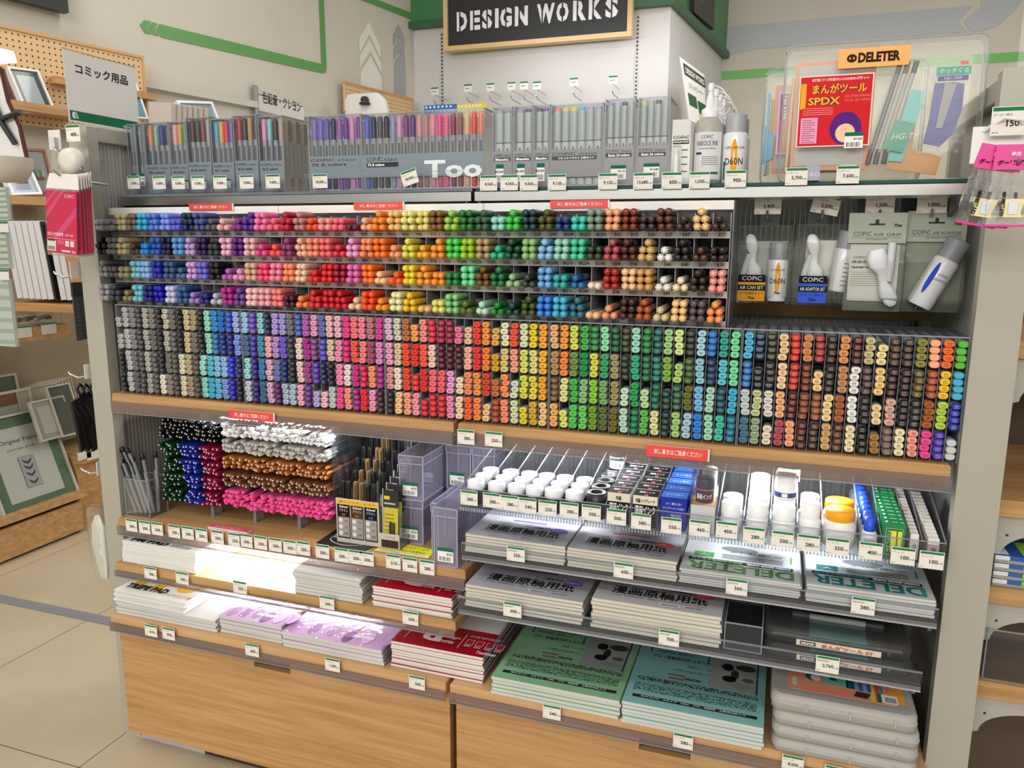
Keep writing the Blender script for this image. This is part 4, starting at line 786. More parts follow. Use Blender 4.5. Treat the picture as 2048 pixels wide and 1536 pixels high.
def airpack(x0, x1, z0, z1, y, kind, lab):
    cx = (x0+x1)/2; w = (x1-x0)/2; h = z1-z0; e = empty('hanging_pack', (cx, y, z0), (0, 0, {'a': .03, 'b': -.05, 'g': -.04, 'd': .05}[kind]))
    if kind in 'ab':
        col, t1, t2 = ('e09a28', 'AIR CAN SET', 'エア缶連結セット') if kind == 'a' else ('3c5cd0', 'AIR ADAPTOR SET', 'コンプレッサー連結セット')
        m = MB(); m.sweep([[(-w, 0, 0), (w, 0, 0), (w, .004, 0), (-w, .004, 0)], [(-w*.99, -.020, h*.1), (w*.99, -.020, h*.1), (w*.99, .024, h*.1), (-w*.99, .024, h*.1)], [(-w*.99, -.018, h*.7), (w*.99, -.018, h*.7), (w*.99, .022, h*.7), (-w*.99, .022, h*.7)], [(-w*.96, 0, h), (w*.96, 0, h), (w*.96, .004, h), (-w*.96, .004, h)]], 'bag', False, False); m.build('bag', e)
        m = MB(); x1_ = -w+.003 if kind == 'a' else -w+.012; m.box(x1_, x1_+.05, -.0245, -.002, .006, .056, 'c:17171a'); o = (0, -.0245, 0)
        m.rect(x1_, x1_+.05, .006, .026, o, FX, FZ, 'c:'+col); m.rect(x1_, x1_+.05, .037, .042, o, FX, FZ, 'c:'+col)
        m.text('COPiC', x1_+.025, .0455, .008, o, FX, FZ, 'c:ececec', w=.036, align='c', bold=.0, off=.0006); m.text(t1, x1_+.025, .0285, .0065, o, FX, FZ, 'c:ececec', w=.044, align='c', off=.0006); m.text(t2, x1_+.025, .0185, .005, o, FX, FZ, 'c:1c1c1c', w=.044, align='c', off=.0006); m.text('.Too', x1_+.025, .0095, .0055, o, FX, FZ, 'c:141414', align='c', bold=.05, off=.0006)
        m.build('box', e)
        m = MB(); nozzle(m, Matrix.Translation((x1_+.026, -.006, .045))); m.build('air_grip', e)
        m = MB(); can(m, Matrix.Translation((w-.024, -.002, .006 if kind == 'a' else .028)) @ Matrix.Rotation(.0 if kind == 'a' else .12, 4, 'Y'))
        if kind == 'a':
            n = 16; m.add([(.0199*math.sin(a), -.0199*math.cos(a), z) for a, z in [(.26*math.cos(2*math.pi*i/n), .045+.030*math.sin(2*math.pi*i/n)) for i in range(n)]], [tuple(range(n))], 'c:e0a02c'); wrap(m, 'COPiC AIR', 0, 0, .0195, 0, .058, .004, 'c:6a6a6a', off=.001, w=.028); wrap(m, 'D60N', 0, 0, .0195, 0, .034, .010, 'c:1c1c1c', w=.030, off=.001); wrap(m, '.Too', 0, 0, .0195, 0, .014, .005, 'c:1c1c1c', off=.001, bold=.05)
        else:
            for i in range(6): wrect(m, 0, 0, .0195, .1, .7, .012+i*.008, .0135+i*.008, 'c:7a7a7a', .0005)
        m.build('air_can', e)
        m = MB(); m.box(-w+.02, w-.008, .010, .0115, .05, h-.03, 'c:d8d8d4' if kind == 'b' else 'c:b4b8b4'); m.build('leaflet', e)
    else:
        m = MB(); m.box(-w, w, .004, .006, .0, h, 'c:a3ab9c'); m.build('card', e); hz = h-.054
        m = MB(); m.box(-w, w, -.002, 0, hz, h, 'c:a8b0a2'); o = (0, -.002, 0)
        m.rect(-.014, .012, h-.022, h-.019, o, FX, FZ, 'c:3c3c38'); m.rect(-.004, .002, h-.022, h-.012, o, FX, FZ, 'c:3c3c38'); m.text('.Too', w-.022, h-.025, .0055, o, FX, FZ, 'c:1c1c1c', bold=.06)
        m.text('COPiC', -w+.009, hz+.013, .0075, o, FX, FZ, 'c:40443e', w=.030); m.text('AIR GRIP' if kind == 'g' else 'AIR ADAPTOR', -w+.042, hz+.013, .005, o, FX, FZ, 'c:40443e', w=w*2-.050); m.rect(-w+.007, w-.007, hz+.010, hz+.0105, o, FX, FZ, 'c:40443e'); m.text('COPIC AIR BRUSHING SYSTEM', 0, hz+.006, .0025, o, FX, FZ, 'c:50544e', align='c', w=.035)
        m.build('header_card', e)
        m = MB(); m.sweep([[(-w, 0, 0), (w, 0, 0), (w, .004, 0), (-w, .004, 0)], [(-w, -.022, h*.15), (w, -.022, h*.15), (w, .004, h*.15), (-w, .004, h*.15)], [(-w, -.018, h*.5), (w, -.018, h*.5), (w, .004, h*.5), (-w, .004, h*.5)], [(-w, -.001, hz), (w, -.001, hz), (w, .004, hz), (-w, .004, hz)]], 'bag', False, False); m.build('bag', e)
        if kind == 'g':
            m = MB(); m.box(-w+.006, w-.008, .001, .003, .018, hz-.002, 'c:dad8d2'); o = (0, .001, 0); m.text('.Too', w-.028, hz-.014, .005, o, FX, FZ, 'c:1c1c1c', bold=.06); m.text('COPiC', -w+.012, hz-.028, .005, o, FX, FZ, 'c:1c1c1c'); m.text('AIR-BRUSHING SYSTEM', -w+.010, hz-.036, .005, o, FX, FZ, 'c:1c1c1c', w=.056, bold=.03); m.text('Operating Instructions', -w+.010, hz-.046, .005, o, FX, FZ, 'c:1c1c1c', w=.05, bold=.04)
            for i in range(7): m.rect(-w+.010, w-.016, hz-.053-.004*i, hz-.052-.004*i, o, FX, FZ, 'c:9a9a96')
            m.build('leaflet', e)
            m = MB(); nozzle(m, Matrix.Translation((.002, -.010, .112)) @ Matrix.Rotation(math.radians(168), 4, 'Y') @ Matrix.Scale(1.2, 4)); m.build('air_grip', e)
            m = MB(); m.lathe([(.011, -.016), (.011, -.010)], 'p:3a3a3a', 16, (.025, .028), 'y'); m.build('rubber_pad', e)
        else:
            m = MB(); can(m, Matrix.Translation((-.020, -.008, .012)) @ Matrix.Rotation(math.radians(26), 4, 'Y') @ Matrix.Scale(1.16, 4)); n = 16
            m.add([(.0199*math.sin(a), -.0199*math.cos(a), z) for a, z in [(-.5+.2*math.cos(2*math.pi*i/n), .045+.026*math.sin(2*math.pi*i/n)) for i in range(n)]], [tuple(range(n))], 'c:3448c0'); wrap(m, 'COPiC', 0, 0, .0195, .2, .052, .004, 'c:6a6a6a', off=.001); wrap(m, 'ADAPTOR', 0, 0, .0195, .2, .044, .004, 'c:6a6a6a', off=.001); m.lathe([(.003, -.006), (.003, 0)], 'p:3a3a3a', 8); m.build('air_adaptor', e)
    return tag(e, lab, 'hanging pack')
airpack(1.425, 1.524, 1.166, 1.316, .185, 'a', 'hanging clear pack with orange box, D60N can and air grip')
airpack(1.528, 1.632, 1.166, 1.318, .175, 'b', 'hanging clear pack with blue adaptor box and grey capped can')
airpack(1.618, 1.714, 1.160, 1.337, .150, 'g', 'hanging grey-green card reading AIR GRIP with instruction leaflet')
airpack(1.716, 1.812, 1.160, 1.340, .165, 'd', 'hanging grey-green card reading AIR ADAPTOR with white can')
# ================================================================= PENS SHELF, LEFT BAY
ZS = .6105
p = P(281, 1004, Z=ZS); q = P(333, 1018, Z=ZS)
e = empty('pen_cup', (.045, .035, ZS)); m = MB(); shell(m, -.036, .036, -.03, .03, 0, .095, faces='lrfbd'); m.build('cup', e)
tag(e, 'clear plastic cup of grey pens on the left end of the pen shelf', 'pen cup')
for i, (x, y, ax, ay, lt) in enumerate(((-.022, -.014, -.36, -.02, .15), (-.008, -.012, -.33, .02, .145), (.006, -.010, -.30, .0, .148), (.018, -.008, -.26, .05, .150), (-.014, .012, -.30, .16, .175), (.000, .014, -.26, .20, .178), (.012, .014, -.22, .22, .176), (.026, .010, .10, .08, .16), (.020, .0, -.05, .1, .155))):
    m = MB(); m.lathe([(.0042, 0), (.0048, .02), (.0048, lt*.6)], 'p:9a9ca0', 10); m.lathe([(.0054, lt*.6), (.0054, lt-.012)], 'p:85878c' , 10); m.lathe([(.0056, lt-.014), (.0056, lt-.004), (.003, lt)], 'p:101014', 10); m.box(-.001, .001, -.0085, -.0065, lt-.045, lt-.006, 'p:101014')
    tag(m.build('pen', None, (.045+x+.022*0, .035+y, ZS+.004), (ay, ax, 0)), 'grey pen with black cap end standing in the clear cup', 'pen', 'pens in the clear cup')
# school brush display
x0, x1, y0 = .592, .750, .03; w = x1-x0
e = empty('brush_pen_display', ((x0+x1)/2, y0, ZS)); T = -w/2
m = MB(); m.box(T, -T, 0, .0015, 0, .036, 'c:c8c0b4'); m.box(T, T+.108, 0, .0015, .036, .105, 'c:c8c0b4'); o = (0, 0, 0)
m.rect(T+.003, T+.105, .093, .103, o, FX, FZ, 'c:e8b820'); m.text('新しいスクールペン', T+.054, .0955, .005, o, FX, FZ, 'c:4c3c10', w=.09, align='c', off=.0006)
for i, (k, n1, n2) in enumerate((('161616', 'School', '細字'), ('4c3422', 'School', '細字'), ('101418', 'School', '極細'))):
    a = T+.003+i*.0345; m.rect(a, a+.0325, .012, .0915, o, FX, FZ, 'c:'+k); m.text(n1, a+.016, .0835, .006, o, FX, FZ, 'c:e8e4dc', w=.022, align='c', bold=.03, off=.0006, shear=.2); m.text('プラマン', a+.016, .0745, .006, o, FX, FZ, 'c:e8e4dc', w=.022, align='c', off=.0006)
    m.rect(a+.002, a+.0305, .015, .062, o, FX, FZ, 'c:9c9a96', .0005); m.text(n2, a+.016, .065, .005, o, FX, FZ, 'c:e08040' if i < 2 else 'c:5090e0', align='c', off=.0006)
    for j in range(3): m.ell(a+.0085, .054-.015*j, .0055, .0055, o, FX, FZ, 'c:dcdad4', .0008, 12); m.text(('文字', 'ハガキ', '封筒')[j], a+.017, .051-.015*j, .005, o, FX, FZ, 'c:3a3a3a', w=.010, off=.0008)
m.rect(-.038+.072, -T-.003, .004, .022, o, FX, FZ, 'c:3c3028'); m.text('ぺんてる', T+.135, .026, .005, o, FX, FZ, 'c:a03c38', align='c', off=.0006)
m.build('front_card', e)
m = MB()
for a, b in ((T, T+.0012), (-T-.0012, -T), (T+.108, T+.1092)): m.prism([(0, 0), (.20, 0), (.20, .145), (0, .075)], a, b, 'acrylic', 'x')
m.box(T, -T, 0, .20, 0, .002, 'c:6a6460'); m.build('tray', e)
tag(e, 'cardboard and clear tray display of brush pens with black and brown front card', 'display stand')
for r in range(5):
    for i in range(6):
        x = x0+.006+.0165*i+.003; y = y0+.012+r*.034; z = ZS+.004+r*.018; br = i in (2, 3); m = MB()
        m.lathe([(.0058, 0), (.0058, .092)], 'g:b8bcc0', 10); m.lathe([(.0062, .088), (.0062, .135), (.0052, .138)], 'p:6c5434' if br else 'p:1a1a1a', 10)
        m.box(-.0014, .0014, -.0088, -.006, .10, .134, 'p:8c6c44' if br else 'p:141414'); m.rect(-.0035, .0035, .06, .082, (0, -.0062, 0), FX, FZ, 'c:dcdcdc')
        tag(m.build('brush_pen', None, (x, y, z), (random.uniform(-.03, .03), random.uniform(-.03, .03), 0)), '%s capped brush pen in the %s row of the brush pen display' % ('brown' if br else 'black', ORD[r]), 'brush pen', ('brown' if br else 'black')+' capped brush pens, %s row' % ORD[r])
for r in range(9):
    m = MB(); m.box(-.019, .019, 0, .001, 0, .126, 'film'); m.box(-.019, .019, .001, .0016, .088, .126, 'c:1c1c20'); m.box(-.018, .018, .0012, .0018, 0, .086, 'c:d8cc30' if r < 2 else 'c:2c2c34')
    m.rect(-.016, -.002, .105, .113, (0, 0, 0), FX, FZ, 'c:e8c820' if r < 2 else 'c:e8e8e4'); m.rect(-.016, .012, .094, .098, (0, 0, 0), FX, FZ, 'c:b8b8b4'); m.box(-.020, -.0188, 0, .002, 0, .128, 'c:e4e4e4')
    for i in range(6 if r < 2 else 3): m.rect(-.014, .008, .07-.009*i, .072-.009*i, (0, .0, 0), FX, FZ, 'c:8c8420')
    if r < 2: m.box(-.002, .003, -.003, 0, .01, .055, 'p:2c3034'); m.box(.006, .011, -.003, 0, .008, .053, 'p:2c3034')
    tag(m.build('refill_pack', None, (x0+.131, y0+.008+r*.018, ZS+.006+r*.009), (-.05, 0, 0)), ('%s yellow backed refill pack in the brush pen display' % ('frontmost' if r == 0 else 'next')) if r < 2 else 'dark refill pack filed behind the yellow ones in the display', 'refill pack', None if r < 2 else 'dark refill packs')
# loose printed sheets on the shelf
m = MB(); cs = [P(x, y, Z=ZS+.001) for x, y in ((632, 1086), (725, 1103), (782, 1078), (675, 1057))]
cs = [Vector((c.x, c.y, ZS+.0006)) for c in cs]; m.add(cs+[c+Vector((0, 0, .0012)) for c in cs], [(3, 2, 1, 0), (4, 5, 6, 7), (0, 1, 5, 4), (1, 2, 6, 5), (2, 3, 7, 6), (3, 0, 4, 7)], 'p:2a282c')
ex = (cs[1]-cs[0]).normalized(); ey = Vector((-ex.y, ex.x, 0)); o = cs[0]+Vector((0, 0, .0013)); L = (cs[1]-cs[0]).length
for i in range(4): m.rect(L*(.10+.17*i), L*(.23+.17*i), .055, .075, o, ex, ey, 'c:c8c8d0'); m.rect(L*(.10+.17*i), L*(.24+.17*i), .042, .052, o, ex, ey, 'c:77757a')
m.rect(L*.12, L*.22, .064, .070, o, ex, ey, 'c:d03838', .0006); m.rect(L*.80, L*1.0, .045, .068, o, ex, ey, 'c:dcd8d0'); m.rect(L*.78, L*.90, .062, .070, o, ex, ey, 'c:d04048', .0006); m.text('New School', L*.3, .085, .010, o, ex, ey, 'c:e8e8ec', w=.05, bold=.03)
pts = [(L*(.5+.40*math.cos(math.radians(a))), .045+.035*math.sin(math.radians(a))) for a in range(185, 356, 10)]
for a, b in zip(pts, pts[1:]): m.poly([a, b, (b[0], b[1]+.0028), (a[0], a[1]+.0028)], o, ex, ey, 'c:c8c8d0', .0006)
tag(m.build('leaflet'), 'black leaflet lying in front of the brush pen display', 'leaflet')
m = MB(); cs = [P(x, y, Z=ZS+.001) for x, y in ((748, 1101), (857, 1117), (870, 1100), (776, 1081))]; cs = [Vector((c.x, c.y, ZS+.0006)) for c in cs]
m.add(cs+[c+Vector((0, 0, .0006)) for c in cs], [(3, 2, 1, 0), (4, 5, 6, 7), (0, 1, 5, 4), (1, 2, 6, 5), (2, 3, 7, 6), (3, 0, 4, 7)], 'c:ece832')
ex = (cs[1]-cs[0]).normalized(); ey = Vector((-ex.y, ex.x, 0)); o = cs[0]+Vector((0, 0, .0007)); L = (cs[1]-cs[0]).length
m.rect(L*.02, L*.98, .000, .010, o, ex, ey, 'c:e8e8e4'); m.text('コピックケースで', L*.28, .033, .010, o, ex, ey, 'c:6a6a20', w=L*.6); m.text('オリジナルセットを作ろう!', L*.12, .015, .012, o, ex, ey, 'c:6a6a20', w=L*.76); m.text('お好みの色を選んでセットが作れます', L*.1, .003, .005, o, ex, ey, 'c:5a5a54', w=L*.8, off=.0005)
tag(m.build('notice_sheet'), 'bright yellow handwritten-style notice lying on the pen shelf', 'notice')
m = MB(); p = P(262, 1022, Z=ZS); m.box(-.024, .024, -.016, .016, 0, .0008, 'c:dcd8d0'); m.rect(-.022, .022, .008, .013, (0, 0, .0008), FX, FY, 'c:3a7a6c'); m.rect(-.015, .01, -.006, -.003, (0, 0, .0008), FX, FY, 'c:8a8a86')
tag(m.build('price_tag', None, (p.x, p.y+.0, ZS), (0, 0, .3)), 'white price tag lying flat at the left end of the pen shelf', 'price tag')
# clear cases
def clear_case(x0, x1, y0, z0, z1, dep, lab, stk=True):
    w = (x1-x0)/2; e = empty('clear_case', ((x0+x1)/2, y0, z0)); m = MB(); h = z1-z0
    shell(m, -w, w, 0, dep, 0, h-.018, 'violet_clear', 'violet_edge', .0018, .0012, 'lrfbd'); m.build('body', e)
    m = MB(); shell(m, -w-.0012, w+.0012, -.0012, dep+.0012, h-.018, h, 'violet_clear', 'violet_edge', .0016, .0012, 'lrfbu'); m.build('lid', e)
    m = MB(); m.tube([(0, -.002, h-.003), (.002, -.003, h-.02), (0, -.003, h-.045), (.001, -.002, h-.06)], .0008, 'violet_edge', 5); m.prism([(-.012, h-.008), (0, h-.003), (.011, h-.010), (.003, h-.016), (0, h-.026), (-.004, h-.016)], -.0026, -.002, 'film'); m.build('tape', e)
    if stk: m = MB(); sticker(m, -w+.008, .010, -.0022, .036, .030, '¥320'); m.build('sticker', e)
    return tag(e, lab, 'storage case')
clear_case(.853, .905, -.010, .611, .738, .15, 'clear lilac-tinted empty case at the front right corner of the pen shelf')
clear_case(.834, .849, .020, .611, .735, .15, 'thin clear case standing just behind the front corner case', False)
clear_case(.727, .783, .080, .611, .713, .15, 'clear empty case on the shelf under another one beside the pen display')
clear_case(.728, .785, .080, .7135, .815, .15, 'clear empty case stacked on top beside the brush pen display')
clear_case(.800, .858, .185, .611, .713, .15, 'lower clear case of the second stack, mostly hidden behind others', False)
clear_case(.797, .856, .185, .7135, .818, .15, 'clear case with price sticker topping the second stack')
clear_case(.864, .915, .185, .611, .713, .15, 'lower clear case of the third stack behind the corner case', False)
clear_case(.862, .914, .185, .7135, .818, .15, 'upper clear case of the third stack beside the jar tray')
# ================================================================= PADS AND NOTES
def pad(name, x0, x1, y0, dep, z, t, side, top, deco=None, film=False, lab='', cat='pad', grp=None, rz=0., spiral=None, cover=.0007):
    w = (x1-x0)/2; e = empty(name, ((x0+x1)/2, y0+dep/2, z), (0, 0, rz)); d = dep/2
    m = MB(); m.box(-w, w, -d, d, 0, t-cover, side); m.build('pages', e)
    m = MB(); m.box(-w-.0003, w+.0003, -d-.0003, d+.0003, t-cover, t, top)
    if deco: deco(m, w, d, t)
    m.build('cover', e)
    if film: m = MB(); m.box(-w-.0012, w+.0012, -d-.0012, d+.0012, -.0001, t+.0006, 'film'); m.build('wrapper', e)
    if spiral:
        n = int(dep/.0075)
        for s in spiral:
            m = MB()
            for i in range(n):
                y = -d+.005+i*.0075; c = -w+.001 if s == 'l' else w-.001
                m.tube([(c+.0042*math.cos(a), y+.0012*math.sin(a*.5), t/2+(t*.5+.0014)*math.sin(a)) for a in [math.radians(k) for k in range(0, 361, 60)]], .0006, 'm:9a9a9e' if s == 'l' else 'm:58585c', 4, False)
            m.build('spiral_binding', e)
    return tag(e, lab, cat, grp)
def stack(name, x0, x1, y0, dep, z0, n, t, side, top, deco, film, what, cat, jit=.003, spiral=None, cover=.0007, other_top=None):
    z = z0+.0004
    for i in range(n):
        last = i == n-1; dx = random.uniform(-jit, jit)*(0 if last else 1); dy = random.uniform(-jit, jit)*(.0 if last else 1)
        pos = 'topmost' if last else ('bottom' if i == 0 else ORD[i])
        lab = ('topmost ' + what) if last else (('bottom ' + what) if i == 0 else '%s, %s from bottom' % (what, ORD[i]))
        pad(name, x0+dx, x1+dx, y0+dy, dep, z, t-.0002, side, top if (last or not other_top) else other_top, deco if last else None, film, lab, cat, None, random.uniform(-.008, .008)*(0 if last else 1), spiral, cover); z += t+(.0002 if not film else .0009)
    return z
def UX(w): return (1, 0, 0)
def d_pm(m, w, d, t):
    o = (0, 0, t); m.prism([(-w+.115, d-.01), (-w+.15, d-.01), (-w+.115, -d+.028), (-w+.083, -d+.028)], t, t+.0002, 'c:3c8c64', 'z'); m.ell(-w+.045, -d+.035, .020, .022, o, FX, FY, 'c:4c8468', .0004)
    m.ell(-w+.165, -d+.14, .055, .05, o, FX, FY, 'c:a8dccc', .0003); m.ell(-w+.165, -d+.14, .042, .038, o, FX, FY, 'c:ececea', .0005)
    m.text('PM PAD', -w+.018, -d+.006, .020, o, FX, FY, 'c:24282c', w=.11, bold=.06, off=.0006); m.text('White', -w+.135, -d+.006, .016, o, FX, FY, 'c:5a8a78', w=.06, off=.0006, shear=.3)
stack('sketch_pad', .018, .238, -.025, .33, .503, 6, .0088, 'pageswhite', 'c:e9e9e6', d_pm, False, 'white PM PAD pad with green stripe print', 'sketch pad', .003)
def d_tr(m, w, d, t):
    o = (0, 0, t); Yl = 'c:f0b81c'
    m.prism([(-w+.075, d-.02), (-w+.16, d-.02), (-w+.155, d-.05), (-w+.135, d-.05), (-w+.108, -d+.03), (-w+.078, -d+.03), (-w+.105, d-.05), (-w+.078, d-.05)], t, t+.0002, Yl, 'z')
    m.ell(-w+.035, -d+.07, .02, .03, o, FX, FY, Yl, .0004); m.ell(-w+.17, -d+.10, .04, .06, o, FX, FY, Yl, .0003); m.ell(-w+.17, -d+.10, .022, .036, o, FX, FY, 'c:ececea', .0004)
    m.text('TREPE PAD', -w+.012, -d+.020, .024, o, FX, FY, 'c:2a2c2e', w=.125, bold=.06, off=.0006); m.text('トレペパッド A4', -w+.140, -d+.014, .014, o, FX, FY, 'c:7a6a3c', w=.075, off=.0006)
zz = stack('sketch_pad', .0, .300, -.045, .30, .373, 4, .0068, 'pageswhite', 'c:e9e9e6', None, True, 'large wrapped white tracing pad under the TREPE PADs', 'sketch pad', .004)
stack('sketch_pad', -.004, .212, -.042, .30, zz, 6, .0045, 'pageswhite', 'c:ecebe6', d_tr, False, 'white TREPE PAD with yellow print', 'sketch pad', .004)
a, b = P(588, 1175, Y=-.03).x, P(722, 1195, Y=-.03).x
stack('paper_pack', a, b, -.028, .25, .503, 8, .0060, 'pageswhite', 'c:efefec', None, True, 'film-wrapped blank white paper pack between PM pads and red notes', 'paper pack', .003)
def d_red(m, w, d, t):
    o = (0, 0, t); K = 'c:f0dede'; m.rect(-w, w, -d+.100, d, (0, 0, t-.0001), FX, FY, 'c:dcdad6')
    m.text('d', -w+.055, -d+.028, .046, o, FX, FY, K, w=.045, bold=.05, off=.0006); m.text('esign', -w+.100, -d+.048, .013, o, FX, FY, K, w=.040, bold=.02, off=.0006); m.text('note', -w+.100, -d+.029, .013, o, FX, FY, K, w=.032, bold=.02, off=.0006)
    m.rect(-w+.146, -w+.1475, -d+.018, -d+.078, o, FX, FY, K); m.text('A4 SIZE SKETCHBOOK', -w+.156, -d+.070, .008, o, FX, FY, K, w=.07, off=.0006)
    for i in range(4):
        x = -w+.156+.023*i; m.rect(x, x+.017, -d+.038, -d+.060, o, FX, FY, K); m.rect(x+.0012, x+.0158, -d+.0395, -d+.0585, o, FX, FY, 'c:b81830', .0006)
        m.rect(x, x+.015, -d+.031, -d+.034, o, FX, FY, K)
    m.text('Tochiman', -w+.19, -d+.010, .011, o, FX, FY, K, w=.045, bold=.03, off=.0006, shear=.2); m.rect(-w+.02, -w+.0212, -d+.02, d-.02, o, FX, FY, K)
a, b = P(745, 1182, Y=-.03).x, P(903, 1225, Y=-.03).x
stack('design_note', a, b, -.030, .21, .503, 7, .0066, 'pageswhite', 'g:b5142c', d_red, False, 'red spiral design note on the upper pad shelf', 'notebook', .0022, 'lr', .0005)
a, b = P(785, 1300, Y=-.03).x, P(968, 1355, Y=-.03).x
stack('design_note', a, b, -.035, .26, .373, 9, .0064, 'pageswhite', 'g:a81028', d_red, False, 'red spiral design note on the bottom deck', 'notebook', .0022, 'lr', .0005)
def d_cr(m, w, d, t):
    o = (0, 0, t)
    for i in range(6): m.ell(-w+.02+i*w*.36, -d+.030+.006*(i % 3), .012, .026, o, FX, FY, 'c:b088c4' if i % 2 else 'c:c09ccc', .0003+.0001*i)
    for i in range(3): m.prism([(-w+.06+.05*i, -d+.06), (-w+.064+.05*i, -d+.06), (-w+.12+.05*i, d-.05), (-w+.112+.05*i, d-.05)], t, t+.0005, 'c:c89070', 'z')
    m.text('M20', -w+.02, -d+.10, .018, o, FX, FY, 'c:fff0ff', w=.035, shear=.2, off=.001); m.text('maruman', w-.09, -d+.030, .012, o, FX, FY, 'c:f4e4f4', w=.05, shear=.2, off=.001, bold=.02)
a, b = P(443, 1262, Y=-.035).x, P(566, 1290, Y=-.035).x
stack('croquis_book', a, b, -.038, .24, .373, 5, .0076, 'pageswhite', 'c:ddb8e0', d_cr, True, 'wrapped lilac croquis book beside the white pads', 'sketchbook', .003, 'r')
a, b = P(569, 1285, Y=-.035).x, P(768, 1320, Y=-.035).x
stack('croquis_book', a, b, -.045, .26, .373, 4, .0085, 'pageswhite', 'c:d8b0e0', d_cr, True, 'wider wrapped lilac croquis book beside the red notes', 'sketchbook', .003, 'r')
# ---- manga paper, right bay
def d_mg(col, small):
    def f(m, w, d, t):
        o = (0, 0, t); K = 'c:1a1c20'; h = d*2
        m.text('マンガ原稿用紙', 0, -d+.072, .011, o, FX, FY, K, w=w*.5, align='l', bold=.02, off=.0006)
        m.text('漫画原稿用紙', 0, -d+.034, .034, o, FX, FY, K, w=w*1.52, align='c', bold=.018, off=.0006)
        m.text('(110kg)  画原稿用紙・投稿サイズ B4判 (257mm×364mm)', 0, -d+.025, .0055, o, FX, FY, 'c:3c3c40', w=w*1.5, align='c', off=.0006)
        m.rect(-w*.35, w*.35, -d+.100, -d+.107, o, FX, FY, 'c:'+col); m.ell(w*.68, -d+.072, .020, .013, o, FX, FY, 'c:'+col, .0008); m.text('40枚入', w*.68, -d+.069, .0065, o, FX, FY, 'c:e4dcec', w=.028, align='c', off=.0012)
        m.rect(w*.05, w*.36, -d+.012, -d+.022, o, FX, FY, 'c:f4f2ee'); 
        for i in range(12): m.rect(w*.08+i*w*.022, w*.08+i*w*.022+w*.012, -d+.013, -d+.019, o, FX, FY, K, .0006)
        m.text('B4判 40枚', w*.45, -d+.014, .0065, o, FX, FY, 'c:4c4c50', w=.03, off=.0006)
    return f
ZA, ZB = .6635, .5625
stack('manga_paper', .937, 1.145, -.040, .27, ZA, 6, .0056, 'pages', 'c:c6c5d0', d_mg('7a5cb0', 0), True, 'manga paper pack with purple badge on the upper clear shelf', 'manga paper', .002)
stack('manga_paper', 1.150, 1.359, -.040, .27, ZA, 6, .0056, 'pages', 'c:c8c6cc', d_mg('d85060', 0), True, 'manga paper pack with red badge on the upper clear shelf', 'manga paper', .002)
stack('manga_paper', .950, 1.190, -.072, .30, ZB, 7, .0058, 'pages', 'c:c2c0c8', d_mg('7458a8', 1), True, 'manga paper pack with purple badge on the lower clear shelf', 'manga paper', .002)
stack('manga_paper', 1.208, 1.445, -.072, .30, ZB, 8, .0066, 'pages', 'c:c6c4c6', d_mg('d04c5c', 1), True, 'manga paper pack with red badge on the lower clear shelf', 'manga paper', .002)
def d_dl(col, dk):
    def f(m, w, d, t):
        o = (0, 0, t); ex, ey = (-1, 0, 0), (0, -1, 0)      # printed upside down towards the shopper
        m.text('DELETER', 0, d-.046, .036, o, ex, ey, 'c:'+col, w=w*1.8, align='c', bold=.03, off=.0006)
        m.rect(-w+.012, w-.010, d-.064, d-.050, o, ex, ey, 'c:20242a'); m.text('COMIC BOOK PAPER', -w+.016, d-.061, .008, o, ex, ey, 'c:e8e8e8', w=w*.75, bold=.05, off=.0008); m.text('漫画原稿用紙メモリ付', -w+.016+w*.8, d-.061, .008, o, ex, ey, 'c:'+col, w=w*.9, bold=.02, off=.0008)
        m.rect(w-.055, w-.018, d-.095, d-.070, o, ex, ey, 'c:'+dk); m.poly([(w-.048, d-.074), (w-.0365, d-.088), (w-.025, d-.074), (w-.0365, d-.081)], o, ex, ey, 'c:e8ece8', .0006)
        for i in range(3): m.rect(-w+.03, w-.07, d-.078-.008*i, d-.0745-.008*i, o, ex, ey, 'c:6c7478')
        m.text('プロ・投稿用 外枠メモリ付', -w+.03, d-.115, .010, o, ex, ey, 'c:2c3034', w=w*.9, off=.0006); m.ell(w-.10, d-.125, .035, .014, o, ex, ey, 'c:8c9094'); m.rect(-w+.014, -w+.017, d-.12, d-.085, o, ex, ey, 'c:'+dk)
    return f
stack('comic_paper', 1.364, 1.574, -.040, .29, ZA, 6, .0038, 'pageswhite', 'c:dfe3e1', d_dl('8cc87c', '5cb060'), True, 'comic paper pack with light green upside-down DELETER lettering', 'comic paper', .002)
stack('comic_paper', 1.584, 1.786, -.042, .29, ZA, 6, .0046, 'pageswhite', 'c:d6dede', d_dl('3ca8a8', '2c8088'), True, 'comic paper pack with teal upside-down DELETER lettering', 'comic paper', .002)
